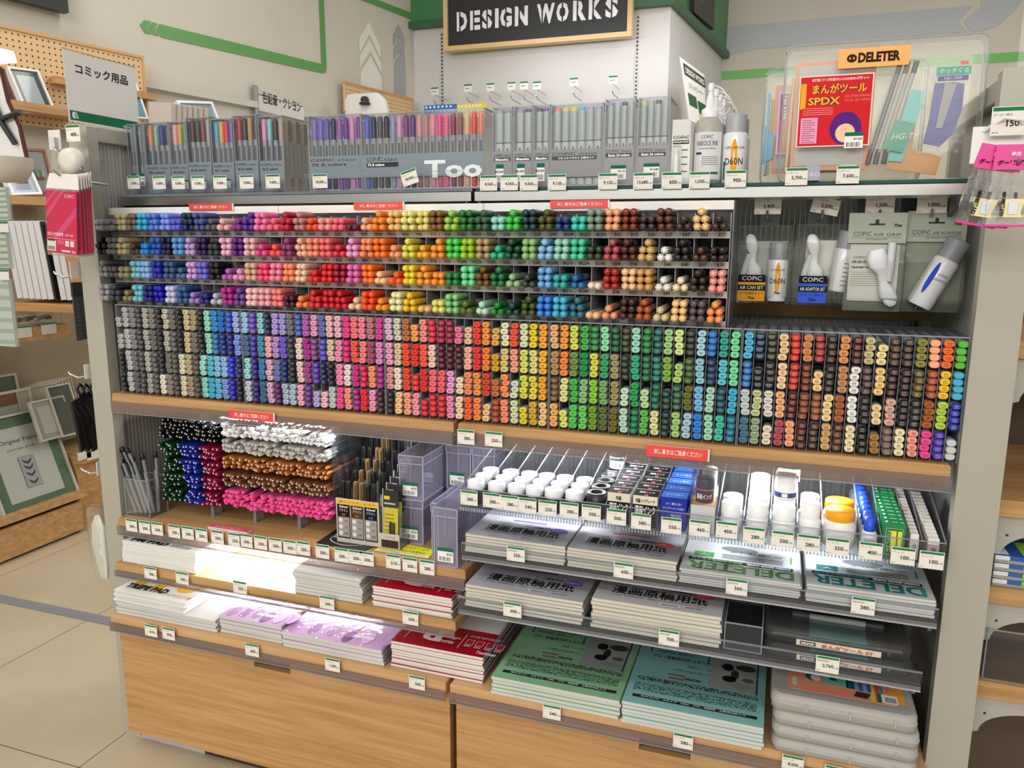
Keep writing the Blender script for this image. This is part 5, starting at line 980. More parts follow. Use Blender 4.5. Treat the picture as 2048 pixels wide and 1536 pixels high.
def d_gr(col, dk, kg):
    def f(m, w, d, t):
        o = (0, 0, t); K = 'c:15201c'
        m.rect(-w+.015, w-.012, -d+.022, -d+.032, o, FX, FY, 'c:101414'); m.text('B4メモリ付   Aタイプ   %s   プロ・投稿用   上質紙40枚入り' % kg, 0, -d+.0245, .0055, o, FX, FY, 'c:e0e8e4', w=w*1.5, align='c', bold=.03, off=.0007)
        m.rect(-w+.012, w-.014, -d+.046, -d+.074, o, FX, FY, 'print/%s/%s' % (dk, col)); m.rect(-w+.014, w-.012, -d+.086, -d+.100, o, FX, FY, 'print/%s/%s' % ('24342c', col))
        m.rect(w-.108, w-.018, -d+.105, -d+.235, o, FX, FY, 'c:b4b6b4'); m.rect(w-.018, w-.014, -d+.104, -d+.235, o, FX, FY, 'c:1c4c44')
        for (cx, cy, rx, ry, k) in ((-.075, .19, .012, .014, '303232'), (-.040, .195, .020, .012, '606262'), (-.070, .145, .014, .012, '282a2a'), (-.045, .125, .022, .010, 'd0d2d0'), (-.060, .165, .008, .018, '4a4c4c'), (-.034, .150, .012, .008, '8a8c8a')): m.ell(w+cx, -d+cy, rx, ry, o, FX, FY, 'c:'+k, .0006)
        m.text('DELETER', w-.155, -d+.112, .008, o, FX, FY, K, w=.032, bold=.05); m.rect(-w+.07, -w+.105, -d+.105, -d+.122, o, FX, FY, 'c:d8c8c4'); m.rect(-w+.07, -w+.105, -d+.122, -d+.126, o, FX, FY, 'c:1c6a50')
        for i in range(9): m.rect(-w+.074+.0034*i, -w+.0755+.0034*i, -d+.107, -d+.115, o, FX, FY, K, .0006)
        m.text('上質紙%s/40枚入り' % kg, -w+.075, -d+.140, .009, o, FX, FY, K, w=.075); m.text('用紙サイズB4', -w+.105, -d+.160, .008, o, FX, FY, K, w=.05); m.text('プロ・投稿用/外枠メモリ付', -w+.03, -d+.182, .013, o, FX, FY, K, w=.12, bold=.02)
        m.text('シャープな描線が必要な', -w+.035, -d+.218, .008, o, FX, FY, K, w=.10); m.text('投稿原稿に最適です', -w+.035, -d+.206, .008, o, FX, FY, K, w=.08); m.rect(-w+.022, -w+.026, -d+.20, -d+.23, o, FX, FY, 'c:2c7058'); m.rect(-w+.142, -w+.146, -d+.19, -d+.22, o, FX, FY, 'c:2c7058')
    return f
stack('comic_paper', 1.000, 1.264, -.060, .34, .373, 5, .0068, 'pageswhite', 'c:9fdca8', d_gr('9fdca8', '3c6c50', '110kg'), True, 'light green covered comic paper pack reading 110kg', 'comic paper', .002)
stack('comic_paper', 1.270, 1.529, -.066, .34, .373, 6, .0066, 'pageswhite', 'c:98dad6', d_gr('98dad6', '3c6c70', '135kg'), True, 'light blue covered comic paper pack reading 135kg', 'comic paper', .002)
# ---- flat tool cases
def flat_case(x0, x1, y0, dep, z, h, lab, deco=None, strip=False, grp=None):
    w = (x1-x0)/2; e = empty('flat_case', ((x0+x1)/2, y0+dep/2, z)); d = dep/2; K = 'frost' if strip else 'milk'
    m = MB(); a = rrect(-w, w, -d, d, .016); b = rrect(-w+.006, w-.006, -d+.006, d-.006, .014)
    m.sweep([[(x, y, .0) for x, y in b], [(x, y, .004) for x, y in a], [(x, y, h*.5) for x, y in a]], K, True, True); m.build('base', e)
    m = MB(); a2 = rrect(-w-.0015, w+.0015, -d-.0015, d+.0015, .017)
    m.sweep([[(x, y, h*.5) for x, y in a2], [(x, y, h*.56) for x, y in a], [(x, y, h-.004) for x, y in a], [(x, y, h) for x, y in b]], K, True, True)
    for s in (-.5, .1, .7): m.box(w*s-.002, w*s+.002, -d-.002, -d-.001, h*.3, h*.7, K)
    m.build('lid', e)
    if deco: m = MB(); deco(m, w, d, h); m.build('label_sheet', e)
    if strip:
        m = MB(); o = (0, -d-.0016, 0); m.rect(-w*.55, w*.6, h*.1, h*.48, o, FX, FZ, 'c:d4cabc', .0006); m.rect(-w*.50, -w*.28, h*.16, h*.42, o, FX, FZ, 'c:584c50', .0009); m.text('DELETER', -w*.39, h*.22, h*.13, o, FX, FZ, 'c:e8e4e0', w=w*.18, align='c', bold=.04, off=.0012); m.text('まんがツール ST', w*.15, h*.13, h*.28, o, FX, FZ, 'c:b8683c', w=w*.7, align='c', bold=.05, off=.001); m.build('label', e)
        m = MB(); m.box(-w*.35, w*.45, -d*.75, -d*.3, h*.2, h*.3, 'p:68c0c4'); m.tube([(-w*.5, -d*.3, h*.6), (w*.6, -d*.3, h*.6)], .006, 'p:c8ccd0'); m.tube([(-w*.6, -d*.3, h*.6), (-w*.35, -d*.3, h*.6)], .0065, 'p:40444c'); m.tube([(w*.45, -d*.3, h*.6), (w*.7, -d*.3, h*.6)], .0065, 'p:40444c'); m.build('marker', e)
    return tag(e, lab, 'tool case', grp)
flat_case(1.522, 1.757, -.070, .25, .563, .026, 'lower clear case of manga tools on the lower clear shelf', None, True)
flat_case(1.520, 1.755, -.068, .25, .5895, .028, 'upper clear case of manga tools showing a marker and teal pad', None, True)
def d_il(m, w, d, h):
    o = (0, 0, h+.0002); m.prism(rrect(-w+.028, w-.03, -d+.028, -d+.125, .006), h+.0001, h+.0006, 'c:ee9474', 'z')
    m.rect(-w+.035, -w+.043, -d+.04, -d+.07, o, FX, FY, 'c:c8d8a0', .0008)
    m.ell(-w+.070, -d+.082, .012, .016, o, FX, FY, 'c:1e5c5c', .001); m.ell(-w+.076, -d+.077, .009, .011, o, FX, FY, 'c:f0e4dc', .0013); m.rect(-w+.088, -w+.130, -d+.060, -d+.094, o, FX, FY, 'c:7cc8ac', .001); m.rect(-w+.100, -w+.112, -d+.077, -d+.090, o, FX, FY, 'c:3c4c44', .0013); m.rect(-w+.128, -w+.142, -d+.060, -d+.088, o, FX, FY, 'c:1c5c64', .001)
    for i in range(4): m.rect(-w+.142+.007*i, -w+.148+.007*i, -d+.058, -d+.086, o, FX, FY, 'c:3c68b0' if i % 2 else 'c:88a8dc', .001)
    m.poly([(-w+.138, -d+.036), (-w+.16, -d+.034), (-w+.168, -d+.052), (-w+.144, -d+.054)], o, FX, FY, 'c:383028', .0013); m.rect(-w+.166, -w+.174, -d+.03, -d+.12, o, FX, FY, 'c:e8d048', .0008); m.rect(-w+.176, -w+.182, -d+.03, -d+.12, o, FX, FY, 'c:e05058', .0008); m.rect(-w+.183, -w+.188, -d+.03, -d+.12, o, FX, FY, 'c:48a078', .0008); m.rect(-w+.198, -w+.222, -d+.034, -d+.12, o, FX, FY, 'c:f0a040', .0008)
    m.rect(w-.055, w-.028, -d+.030, -d+.058, o, FX, FY, 'c:f0eeea', .0014); m.rect(w-.060, w-.054, -d+.030, -d+.058, o, FX, FY, 'c:1c6a50', .0016)
    for i in range(7): m.rect(w-.048+.0026*i, w-.0468+.0026*i, -d+.034, -d+.050, o, FX, FY, 'c:303030', .0018)
    m.ell(-w+.010, -d+.10, .006, .006, o, FX, FY, 'c:3088d8', .0008)
z = .373
hh = [.0265, .026, .027, .033]
for i, (h, w_) in enumerate(zip(hh, ('bottom', 'second', 'third', 'topmost'))):
    flat_case(1.541+(.004 if i < 3 else -.002), 1.779+(.004 if i < 3 else -.002), -.062, .26, z+.0005, h, ('topmost milky plastic case with orange illustrated label' if i == 3 else '%s milky plastic case in the stack under the orange label' % w_), d_il if i == 3 else None); z += h+.0005
e = empty('clear_bin', (1.484, .03, .5635)); m = MB(); shell(m, -.032, .032, -.10, .10, 0, .05, faces='lrfbd'); m.build('bin', e); tag(e, 'small empty clear bin between manga paper and tool cases', 'bin')
# ================================================================= JAR TRAY
TY, TZ = -.052, .7645
bx = [921, 964, 1005, 1043, 1079, 1120, 1163, 1210, 1261, 1316, 1374, 1432, 1485, 1538, 1592, 1643, 1718, 1759, 1811, 1841, 1888]
bx = [P(x, 990+(x-925)*.148, Y=TY).x for x in bx]
e = empty('divided_tray', (1.36, .08, TZ)); T = (-1.36, -.08, -TZ)
part('base', e, lambda m: (m.box(bx[0], bx[-1], TY, .30, TZ-.003, TZ, 'acrylic'), m.box(bx[0], bx[-1], .298, .30, TZ, .86, 'acrylic')), T)
part('front_lip', e, lambda m: (m.box(bx[0], bx[-1], TY, TY+.0015, TZ, TZ+.036, 'acrylic'), m.box(bx[0], bx[-1], TY-.0006, TY+.0020, TZ+.036, TZ+.0375, 'acrylic_edge'), [m.box(bx[0]+i*(bx[-1]-bx[0])/150, bx[0]+(i+.5)*(bx[-1]-bx[0])/150, TY-.002, TY+.004, TZ-.010, TZ-.002, 'acrylic_edge') for i in range(150)]), T)
def dvt(m):
    for x in bx:
        m.prism([(TY, TZ), (.30, TZ), (.30, .87), (TY, TZ+.036)], x-.0007, x+.0007, 'acrylic', 'x'); m.prism([(TY, TZ+.035), (.30, .869), (.30, .8705), (TY, TZ+.0365)], x-.001, x+.001, 'acrylic_edge', 'x')
part('divider_grid', e, dvt, T)
part('bracket', e, lambda m: m.prism([(TY+.02, TZ-.012), (.38, TZ-.05), (.38, TZ-.004), (TY+.02, TZ-.004)], bx[-1]-.004, bx[-1]+.001, 'm:9a9ca0', 'x'), T)
part('bracket', e, lambda m: m.prism([(TY+.02, TZ-.012), (.38, TZ-.05), (.38, TZ-.004), (TY+.02, TZ-.004)], bx[0]-.001, bx[0]+.004, 'm:9a9ca0', 'x'), T)
tag(e, 'long clear divided tray of ink jars and erasers under the middle shelf', 'tray')
def jarmesh(n, lid, body, R=.0175, H=.047, hole=False):
    m = MB(); m.lathe([(R*.92, 0), (R*.96, .003), (R*.96, H-.017), (R*.8, H-.015)], body, 20)
    b = m.mesh(n); m = MB()
    if hole: m.lathe([(R, H-.018), (R, H), (R*.6, H), (R*.6, H-.006), (.001, H-.006)], lid, 20)
    else: m.lathe([(R, H-.016), (R, H-.0015), (R*.95, H), (R*.62, H), (R*.60, H-.0006), (.001, H-.0006)], lid, 24)
    return b, m.mesh('lid')
def place(name, meshes, loc, lab, cat, grp=None, parts=('lid',), rz=0):
    o = bpy.data.objects.new(name, meshes[0]); COL.objects.link(o); o.location = loc; o.rotation_euler = (0, 0, rz)
    for pn, me in zip(parts, meshes[1:]):
        c = bpy.data.objects.new(pn, me); COL.objects.link(c); c.parent = o
    return tag(o, lab, cat, grp)
J = jarmesh('ink_jar', 'p:eeeef2', 'p:2c2c34')
for c in range(6):
    for r in range(3): place('ink_jar', J, ((bx[c]+bx[c+1])/2, TY+.026+r*.042, TZ+.0005), 'white lidded ink jar, %s column of the tray, %s' % (ORD[c], ('front row', 'second row', 'third row')[r]), 'jar', 'white lidded ink jars', rz=r)
J2 = jarmesh('ink_jar', 'p:1a1a1c', 'p:202022', .0195, .050, True)
for r in range(6): place('ink_jar', J2, ((bx[6]+bx[7])/2, TY+.026+r*.041, TZ+.0005), 'black ink jar with ring lid, %s from the front of its column' % ORD[r], 'jar', 'black ring-lid ink jars')
m = MB(); m.lathe([(.0165, 0), (.0165, .026)], 'c:e8e8ea', 18); m.lathe([(.017, .026), (.017, .036), (.016, .038)], 'p:1a1a1c', 18); wrect(m, 0, 0, .0165, -.9, .9, .018, .023, 'c:1c6a50', .0004)
for i in range(9): wrect(m, 0, 0, .0165, -.6+.14*i, -.54+.14*i, .004, .012, 'c:303030', .0005, 1)
tag(m.build('small_jar', None, ((bx[6]+bx[7])/2+.004, TY+.20, TZ+.0515)), 'small jar with barcode label on top of the black ink jars', 'jar')
def inkbox(name, x0, x1, y, z, dep, h, front, top, side, fd, lab, grp, rz=0):
    w = (x1-x0)/2-.003; m = MB(); m.box(-w, w, 0, dep, 0, h, side); m.rect(-w, w, 0, h, (0, 0, 0), FX, FZ, front, .0002); m.rect(-w, w, 0, dep, (0, 0, h), FX, FY, top, .0002)
    fd(m, w, dep, h); o = m.build(name, None, ((x0+x1)/2, y, z), (0, 0, rz)); return tag(o, lab, 'ink box', grp)
def f1(t):
    def f(m, w, d, h):
        o = (0, 0, 0); m.rect(-w, w, h*.72, h, o, FX, FZ, 'c:dcd2c0', .0004); m.text(t, 0, h*.77, h*.14, o, FX, FZ, 'c:2a2020', align='c', bold=.03, off=.0007, w=w*(.5 if len(t) < 4 else 1.6)); m.text('漫画インク', 0, h*.42, h*.26, o, FX, FZ, 'c:ece8e4', align='c', w=w*1.7, bold=.03, off=.0006); m.rect(-w*.8, w*.2, h*.1, h*.14, o, FX, FZ, 'c:d88a88')
        o = (0, 0, h); m.text('漫画インク', 0, d*.42, d*.28, o, FX, FY, 'c:e8e8ec', align='c', w=w*1.3, bold=.03, off=.0006); m.rect(-w*.1, w*.2, 0, d*.25, o, FX, FY, 'c:e8607c', .0007)
    return f
def f2(m, w, d, h):
    o = (0, 0, 0); m.text('よく乗れる!', 0, h*.78, h*.08, o, FX, FZ, 'c:d8dcf0', align='c', off=.0006); m.text('コミックマーカーにも強い!', 0, h*.64, h*.08, o, FX, FZ, 'c:d8dcf0', align='c', w=w*1.7, off=.0006); m.text('開明', w*.2, h*.36, h*.14, o, FX, FZ, 'c:c8d0ec', align='c', off=.0006); m.poly([(-w*.5, h*.38), (-w*.3, h*.38), (-w*.4, h*.48)], o, FX, FZ, 'c:c02848', .0006)
    o = (0, 0, h); m.text('まんが墨汁', 0, d*.35, d*.25, o, FX, FY, 'c:e0e8f8', align='c', w=w*1.3, off=.0006); m.ell(w*.4, d*.2, w*.08, w*.08, o, FX, FY, 'c:d83858', .0006)
for r in range(6): inkbox('ink_box', bx[7], bx[8], TY+.004+r*.041, TZ+.0005, .037, .060, 'c:181416', 'c:1c1c20', 'c:e8e8ea', f1('純黒'), 'black and white ink box reading 純黒, %s from the front' % ORD[r], 'ink boxes reading jun kuro')
for r in range(6): inkbox('ink_box', bx[8], bx[9], TY+.003+r*.041, TZ+.0005, .037, .060, 'c:181416', 'c:1c1c20', 'c:e8e8ea', f1('純黒ハイグレード'), 'black and white high grade ink box, %s from the front' % ORD[r], 'high grade ink boxes')
for r in range(6): inkbox('ink_box', bx[9], bx[10], TY+.004+r*.043, TZ+.0005, .038, .062, 'c:2030a0', 'c:4880e0', 'c:2838b8', f2, 'blue ink box with white writing, %s from the front' % ORD[r], 'blue ink boxes')
def bottle(R, H, lidc, bodyc, lr=.8, lh=.25, n=20):
    m = MB(); m.lathe([(R*.92, 0), (R, .003), (R, H*(1-lh)*.82), (R*.72, H*(1-lh))], bodyc, n); b = m.mesh('b'); m = MB(); m.lathe([(R*lr, H*(1-lh)-.001), (R*lr, H-.0015), (R*lr*.93, H), (.001, H)], lidc, n); return b, m.mesh('lid')
def cellx(i): return (bx[i]+bx[i+1])/2
# boxed bottle with orange card
e = empty('boxed_bottle', (cellx(10), TY+.006, TZ+.001)); w = (bx[11]-bx[10])/2-.004
m = MB(); m.box(-w, w, .001, .06, .0, .052, 'c:e8e4e0'); m.rect(-w, w, .002, .06, (0, 0, .052), FX, FY, 'c:d8a878'); m.build('card', e)
m = MB(); shell(m, -w-.001, w+.001, 0, .062, .0, .105, 'acrylic', 'acrylic', .0008, .0004); m.build('case', e)
m = MB(); m.lathe([(.0155, .053), (.016, .056), (.016, .078)], 'p:3c3438', 20, (0, .028)); m.lathe([(.0165, .078), (.0165, .096), (.0155, .098), (.001, .098)], 'p:2c3044', 20, (0, .028)); wrect(m, 0, .028, .0165, -1.2, 1.2, .0765, .0785, 'c:d86878'); wrap(m, '漫画インク', 0, .028, .016, 0, .060, .010, 'c:ece8e4', w=.030, bold=.03, off=.0008); m.build('bottle', e)
tag(e, 'clear boxed black ink bottle on an orange card in the jar tray', 'ink bottle')
B = bottle(.0165, .10, 'p:f0f0f2', 'p:ecebe8', .85, .24); place('ink_bottle', B, (cellx(10)+.003, TY+.092, TZ+.001), 'white capped bottle behind the boxed ink bottle', 'bottle')
for r in range(2):
    B = bottle(.019, .058, 'p:f2f2f4', 'p:eeeeee', .95, .4); place('white_bottle', B, (cellx(11), TY+.030+r*.042, TZ+.001), 'short white bottle, %s from the front of the 450 column' % ORD[r], 'bottle', 'white bottles of the 450 column')
for r in range(4):
    B = bottle(.0195, .060 if r < 2 else .078, 'p:f2f2f4', 'p:ededee', .9, .35); place('white_bottle', B, (cellx(12), TY+.030+r*.042, TZ+.001), 'white bottle, %s from the front in the 280 column' % ORD[r], 'bottle', 'white bottles of the 280 column')
B = bottle(.0205, .062, 'p:f4f4f6', 'p:efeff0', .9, .38)
for r in range(3): place('white_bottle', B, (cellx(13), TY+.030+r*.043, TZ+.001), 'white bottle with dark label band below a stacked one, %s from the front' % ORD[r], 'bottle', 'white bottles of the middle 500 column')
m = MB(); m.lathe([(.019, 0), (.0195, .002), (.0195, .032)], 'p:f2f2f4', 22); m.lathe([(.018, .032), (.018, .046), (.017, .048), (.001, .048)], 'p:f0f0f4', 22); wrect(m, 0, 0, .0195, -1.3, 1.3, .004, .013, 'c:3c4468'); wrect(m, 0, 0, .0195, -.3, .2, .005, .012, 'c:e8e8f0', .0006)
tag(m.build('white_bottle', None, (cellx(13), TY+.074, TZ+.064)), 'white jar with navy label band stacked on the others', 'bottle')
m = MB(); m.box(-.02, .02, 0, .03, 0, .03, 'c:e8e8ea'); sticker(m, -.014, .006, -.0002, .026, .02, '¥500'); m.box(.006, .018, -.0006, 0, .004, .012, 'c:18181c'); tag(m.build('white_box', None, (cellx(13)+.006, TY+.16, TZ+.070)), 'white box with barcode sticker high behind the white bottles', 'box')
B = bottle(.019, .072, 'p:f4f4f6', 'p:f0f0f0', .85, .34)
for r in range(2): place('white_bottle', B, (cellx(14), TY+.032+r*.045, TZ+.001), 'plain white bottle, %s from the front of its column left of the yellow lids' % ORD[r], 'bottle', 'plain white bottles')
Bm = MB(); R = .028; Bm.lathe([(R*.9, 0), (R, .004), (R, .038), (R*.85, .046)], 'p:ece8e4', 24); bm = Bm.mesh('glue_jar'); Lm = MB(); Lm.lathe([(.0235, .046), (.0245, .048), (.0245, .062), (.0235, .064), (.001, .064)], 'p:f4a81c', 24); lm = Lm.mesh('lid')
for r in range(2): place('glue_jar', (bm, lm), (cellx(15)+(.0 if r else -.002), TY+.036+r*.050+(.0), TZ+.001), '%s white jar with orange-yellow lid in the tray' % ('front' if r == 0 else 'rear'), 'jar')
Bm = MB(); Bm.lathe([(.0135, 0), (.014, .002), (.014, .030), (.010, .036)], 'p:e4e4e6', 16); Bm.box(-.008, .008, -.0146, -.0138, .006, .026, 'c:b8b8c0'); bm = Bm.mesh('blue_cap_bottle'); Lm = MB(); Lm.lathe([(.0088, .036), (.0092, .037), (.0086, .060), (.001, .060)], 'p:2050d0', 16); lm = Lm.mesh('cap')
for r in range(9): place('blue_cap_bottle', (bm, lm), (cellx(16)-.001, TY+.022+r*.030, TZ+.001), 'blue capped small bottle, %s from the front of its row' % ORD[r], 'bottle', 'blue capped bottles', ('cap',))
for r in range(10):
    m = MB(); w = (bx[18]-bx[17])/2-.003; top = r == 9; m.box(-w, w, 0, .018, 0, .058, 'p:188048'); o = (0, 0, 0)
    m.rect(-w+.004, w-.004, .004, .050, o, FX, FZ, 'c:9cb87c'); m.rect(-w+.005, w-.005, .005, .049, o, FX, FZ, 'c:146838', .0006); m.rect(-w+.012, -w+.020, .008, .046, o, FX, FZ, 'c:e8d84c', .0009); m.rect(-w+.022, -w+.028, .008, .046, o, FX, FZ, 'c:e8d84c', .0009); m.text('かどけしゴム', 0, 0, .006, (-w+.0065, 0, .047), (0, 0, -1), FX, 'c:dce8dc', w=.038, off=.001)
    m.rect(-w*.3, w*.3, .007, .009, (0, 0, .058), FX, FY, 'c:e0f0e4'); m.rect(-w*.85, -w*.6, .005, .012, (0, 0, .058), FX, FY, 'c:e0f0e4'); m.rect(w*.55, w*.85, .006, .010, (0, 0, .058), FX, FY, 'c:b8e0c4')
    tag(m.build('eraser_box', None, (cellx(17), TY+.005+r*.0195, TZ+.001+(.004 if r > 7 else 0))), 'green eraser box, %s from the front' % ORD[r], 'eraser box', 'green eraser boxes')
for col, (ci, lab, hh_) in enumerate(((18, 'narrow white', .044), (19, 'white and pink-grey', .040))):
    for r in range(14):
        m = MB(); w = (bx[ci+1]-bx[ci])/2-.005-(0 if ci == 18 else .004); m.box(-w, w, 0, .0125, hh_*.72, hh_, 'p:e8e4dc', .001); m.box(-w-.0006, w+.0006, -.0004, .0129, 0, hh_*.74, 'c:c8c4c4' if ci == 18 else 'c:b49c98'); m.rect(-w*.3, w*.5, hh_*.12, hh_*.6, (0, -.0005, 0), FX, FZ, 'c:8c8890' if ci == 18 else 'c:7c6464')
        tag(m.build('eraser', None, (cellx(ci), TY+.006+r*.0155, TZ+.001+r*.0012)), '%s sleeved eraser, %s from the front of its row' % (lab, ORD[r]), 'eraser', lab+' erasers')
# ================================================================= PRICE TAGS AND RED NOTICES
TG = {}
def ptag(px, py, Y, txt, where, w=.037, h=.030, tilt=0, name='コピック'):
    p = P(px, py, Y=Y); k = (txt, w, h, name)
    if k not in TG: m = MB(); price_card(m, 0, -h, w, h, -.0008, txt, name); TG[k] = m.mesh('price_tag')
    o = bpy.data.objects.new('price_tag', TG[k]); COL.objects.link(o); o.location = (p.x, Y, p.z); o.rotation_euler = (0, tilt, 0)
    return tag(o, 'white price tag reading %s %s' % (txt, where), 'price tag')
top = [(254, 352, '3,000', 0), (305, 352, '6,000', 0), (343, 352, '9,000', 0), (382, 352, '9,000', 0), (426, 351, '9,000', 0), (479, 350, '9,000', 0), (531, 349, '9,000', 0), (625, 348, '18,000', 0), (800, 346, '18,000', -.28), (960, 351, '4,560', 0), (1001, 350, '4,560', 0), (1040, 350, '4,560', 0), (1096, 349, '9,120', 0), (1197, 347, '9,120', 0), (1267, 346, '13,680', 0), (1324, 345, '600', 0), (1379, 344, '1,500', 0), (1451, 341, '900', 0), (1572, 336, '5,700', 0), (1674, 332, '7,600', 0)]
for i, (x, y, t, tl) in enumerate(top): ptag(x, y, .082, t, 'on the upper shelf edge, %s from the left' % ORD[i], tilt=tl, name='コピック' if i < 18 else 'マンガツール')
ptag(915, 858, -.012, '380', 'hanging at the marker shelf joint, left one', name='コピック スケッチ'); ptag(970, 862, -.012, '250', 'hanging near the marker shelf joint, right one', name='コピック チャオ')
row = [(251, 1036, '200'), (277, 1040, '200'), (302, 1043, '200'), (336, 1048, '200'), (363, 1051, '200'), (390, 1055, '200'), (422, 1059, '200'), (456, 1064, '250'), (479, 1066, '200'), (508, 1070, '200'), (537, 1074, '200'), (566, 1078, '200'), (593, 1081, '200'), (631, 1087, '200'), (669, 1094, '200'), (697, 1098, '200'), (719, 1101, '200'), (772, 1107, '210'), (805, 1113, '260'), (839, 1118, '280')]
for i, (x, y, t) in enumerate(row): ptag(x, y, -.024, t, 'on the pen shelf edge, %s from the left' % ORD[i], w=.0345, h=.032, name='ピグマ')
for x, y, t, w_ in ((288, 1132, '700', 'under the PM pads'), (351, 1142, '560', 'beside the 700 one under the PM pads'), (466, 1160, '250', 'under the empty part of the pad shelf'), (639, 1190, '300', 'under the wrapped blank paper'), (805, 1220, '500', 'under the upper red notes')): ptag(x, y, -.044, t, w_, name='パッド')
for x, y, t, w_ in ((289, 1247, '610', 'on the deck edge under TREPE PAD'), (324, 1253, '990', 'on the deck edge right of the 610 one'), (490, 1285, '600', 'on the deck edge under the first croquis books'), (650, 1314, '1,200', 'on the deck edge under the wide croquis books'), (818, 1349, '560', 'on the deck edge under the red notes'), (1086, 1407, '540', 'on the deck edge under the green comic paper'), (1347, 1464, '580', 'on the deck edge under the blue comic paper'), (1565, 1507, '8,500', 'on the deck edge under the milky cases'), (1650, 1528, '9,000', 'at the bottom edge beside the 8,500 one')): ptag(x, y, -.064, t, w_, name='スケッチ')
tr = [(921, 979, '280'), (966, 984, '380'), (1001, 989, '380'), (1037, 994, '540'), (1077, 999, '220'), (1120, 1003, '380'), (1164, 1008, '500'), (1214, 1016, '500'), (1263, 1025, '580'), (1323, 1033, '550'), (1379, 1038, '460'), (1433, 1041, '450'), (1487, 1052, '280'), (1544, 1060, '500'), (1595, 1067, '280'), (1653, 1074, '350'), (1719, 1082, '400'), (1783, 1092, '100'), (1840, 1100, '100')]
for i, (x, y, t) in enumerate(tr): ptag(x, y, -.0565, t, 'on the jar tray front, %s from the left' % ORD[i], w=.0365, h=.030, name='インク')
for x, y, t, w_, yy in ((1014, 1091, '550', 'in front of the first purple-badge manga paper', -.056), (1228, 1123, '600', 'in front of the upper red-badge manga paper', -.056), (1453, 1155, '360', 'in front of the green DELETER paper', -.056), (1704, 1192, '380', 'in front of the teal DELETER paper', -.056), (1007, 1202, '600', 'in front of the lower purple-badge manga paper', -.088), (1318, 1257, '700', 'in front of the lower red-badge manga paper', -.088), (1633, 1309, '2,760', 'in front of the clear tool cases', -.088)): ptag(x, y, yy, t, w_, name='漫画原稿用紙')
def notice(px, py, px1, Y, where, flat=False, h=.0145):
    a = P(px, py, Y=Y); b = P(px1, py+(px1-px)*.03, Y=Y); w = b.x-a.x; m = MB()
    m.box(0, w, 0, .003, -h, 0, 'c:e8e2dc'); m.rect(-.0005, w-.003, -h, 0, (0, 0, 0), FX, FZ, 'p:e44a44', .0004); m.text('試し書きはご遠慮ください', w/2, -h*.72, h*.46, (0, 0, 0), FX, FZ, 'c:f8dcd4', w=w*.76, align='c', bold=.015, off=.0008)
    return tag(m.build('notice_plate', None, (a.x, Y, a.z)), 'red plate with white Japanese writing '+where, 'notice plate')
notice(378, 408, 466, .040, 'on the header strip, leftmost')
notice(708, 405, 808, .040, 'on the header strip, above the orange markers')
notice(1101, 401, 1219, .040, 'on the header strip, above the turquoise markers')
notice(458, 819, 548, -.012, 'on the edge of the left middle shelf', h=.020)
notice(1294, 889, 1420, -.012, 'on the edge of the right middle shelf', h=.022)
a = P(415, 1051, Z=ZS+.01); b = P(492, 1064, Z=ZS+.01); m = MB(); w = (b-a).length
m.box(0, w, 0, .016, 0, .008, 'c:dccfc4'); m.rect(0, w, 0, .016, (0, 0, .008), FX, FY, 'p:e84c64'); m.text('試し書きはご遠慮ください', w/2, .004, .007, (0, 0, .008), FX, FY, 'c:f8dcd4', w=w*.7, align='c', off=.0008)
tag(m.build('notice_plate', None, (a.x, a.y, ZS+.0003), (0, 0, math.atan2(b.y-a.y, b.x-a.x)*.3)), 'red plate lying on the pen shelf below the pink pens', 'notice plate')
# ================================================================= SIGNS STANDING ON THE UNIT
ZX = (0, 1, 0)
def side_sign(name, X, y0, y1, z0, z1, lab, fn):
    e = empty(name, (X, (y0+y1)/2, z0)); m = MB(); m.M = Matrix.Translation((0, -(y0+y1)/2, -z0))
    m.box(-.001, .001, y0, y1, z0-.02, z1, 'acrylic'); m.box(-.0015, .0015, y0, y1, z1, z1+.0015, 'acrylic_edge'); m.build('holder', e)
    m = MB(); m.M = Matrix.Translation((0, -(y0+y1)/2, -z0)); m.box(.0012, .0018, y0+.002, y1-.002, z0, z1-.002, 'c:e4e2de'); fn(m); m.build('paper', e)
    return tag(e, lab, 'sign')
def s1(m):
    o = (.0018, 0, 0); m.text('コミック用品', .082, 1.652, .022, o, ZX, FZ, 'c:26262a', w=.150, align='c', bold=.02, off=.0006)
    m.rect(-.018, .180, 1.549, 1.570, o, ZX, FZ, 'c:1c6e4a'); m.text('TOKYU HANDS', .176, 1.551, .005, o, ZX, FZ, 'c:d8e4dc', w=.045, align='r', bold=.06, off=.0006)
    m.ell(-.008, 1.560, .005, .008, o, ZX, FZ, 'c:e0ece4', .0006, 10)
    for i in range(3): m.rect(-.006, .004-.002*i, 1.554+.005*i, 1.557+.005*i, o, ZX, FZ, 'c:e0ece4', .0006)
side_sign('standing_sign', -.03, -.024, .186, 1.545, 1.700, 'white and green standing sign reading コミック用品 above the left post', s1)
a, b, c = P(515, 181, X=.05), P(606, 190, X=.05), P(606, 243, X=.05)
def s2(m):
    m.box(-.004, .004, (a.y+b.y)/2-.004, (a.y+b.y)/2+.004, 0, c.z, 'm:b0b0ac')
    m.text('色鉛筆・クレヨン', (a.y+b.y)/2, (a.z+c.z)/2-.004, .034, (.0018, 0, 0), ZX, FZ, 'c:26262a', w=(b.y-a.y)*.84, align='c', bold=.01, off=.0006)
side_sign('standing_sign', .05, a.y, b.y, c.z, a.z-.01, 'plain white standing sign reading 色鉛筆・クレヨン behind the marker sets', s2)
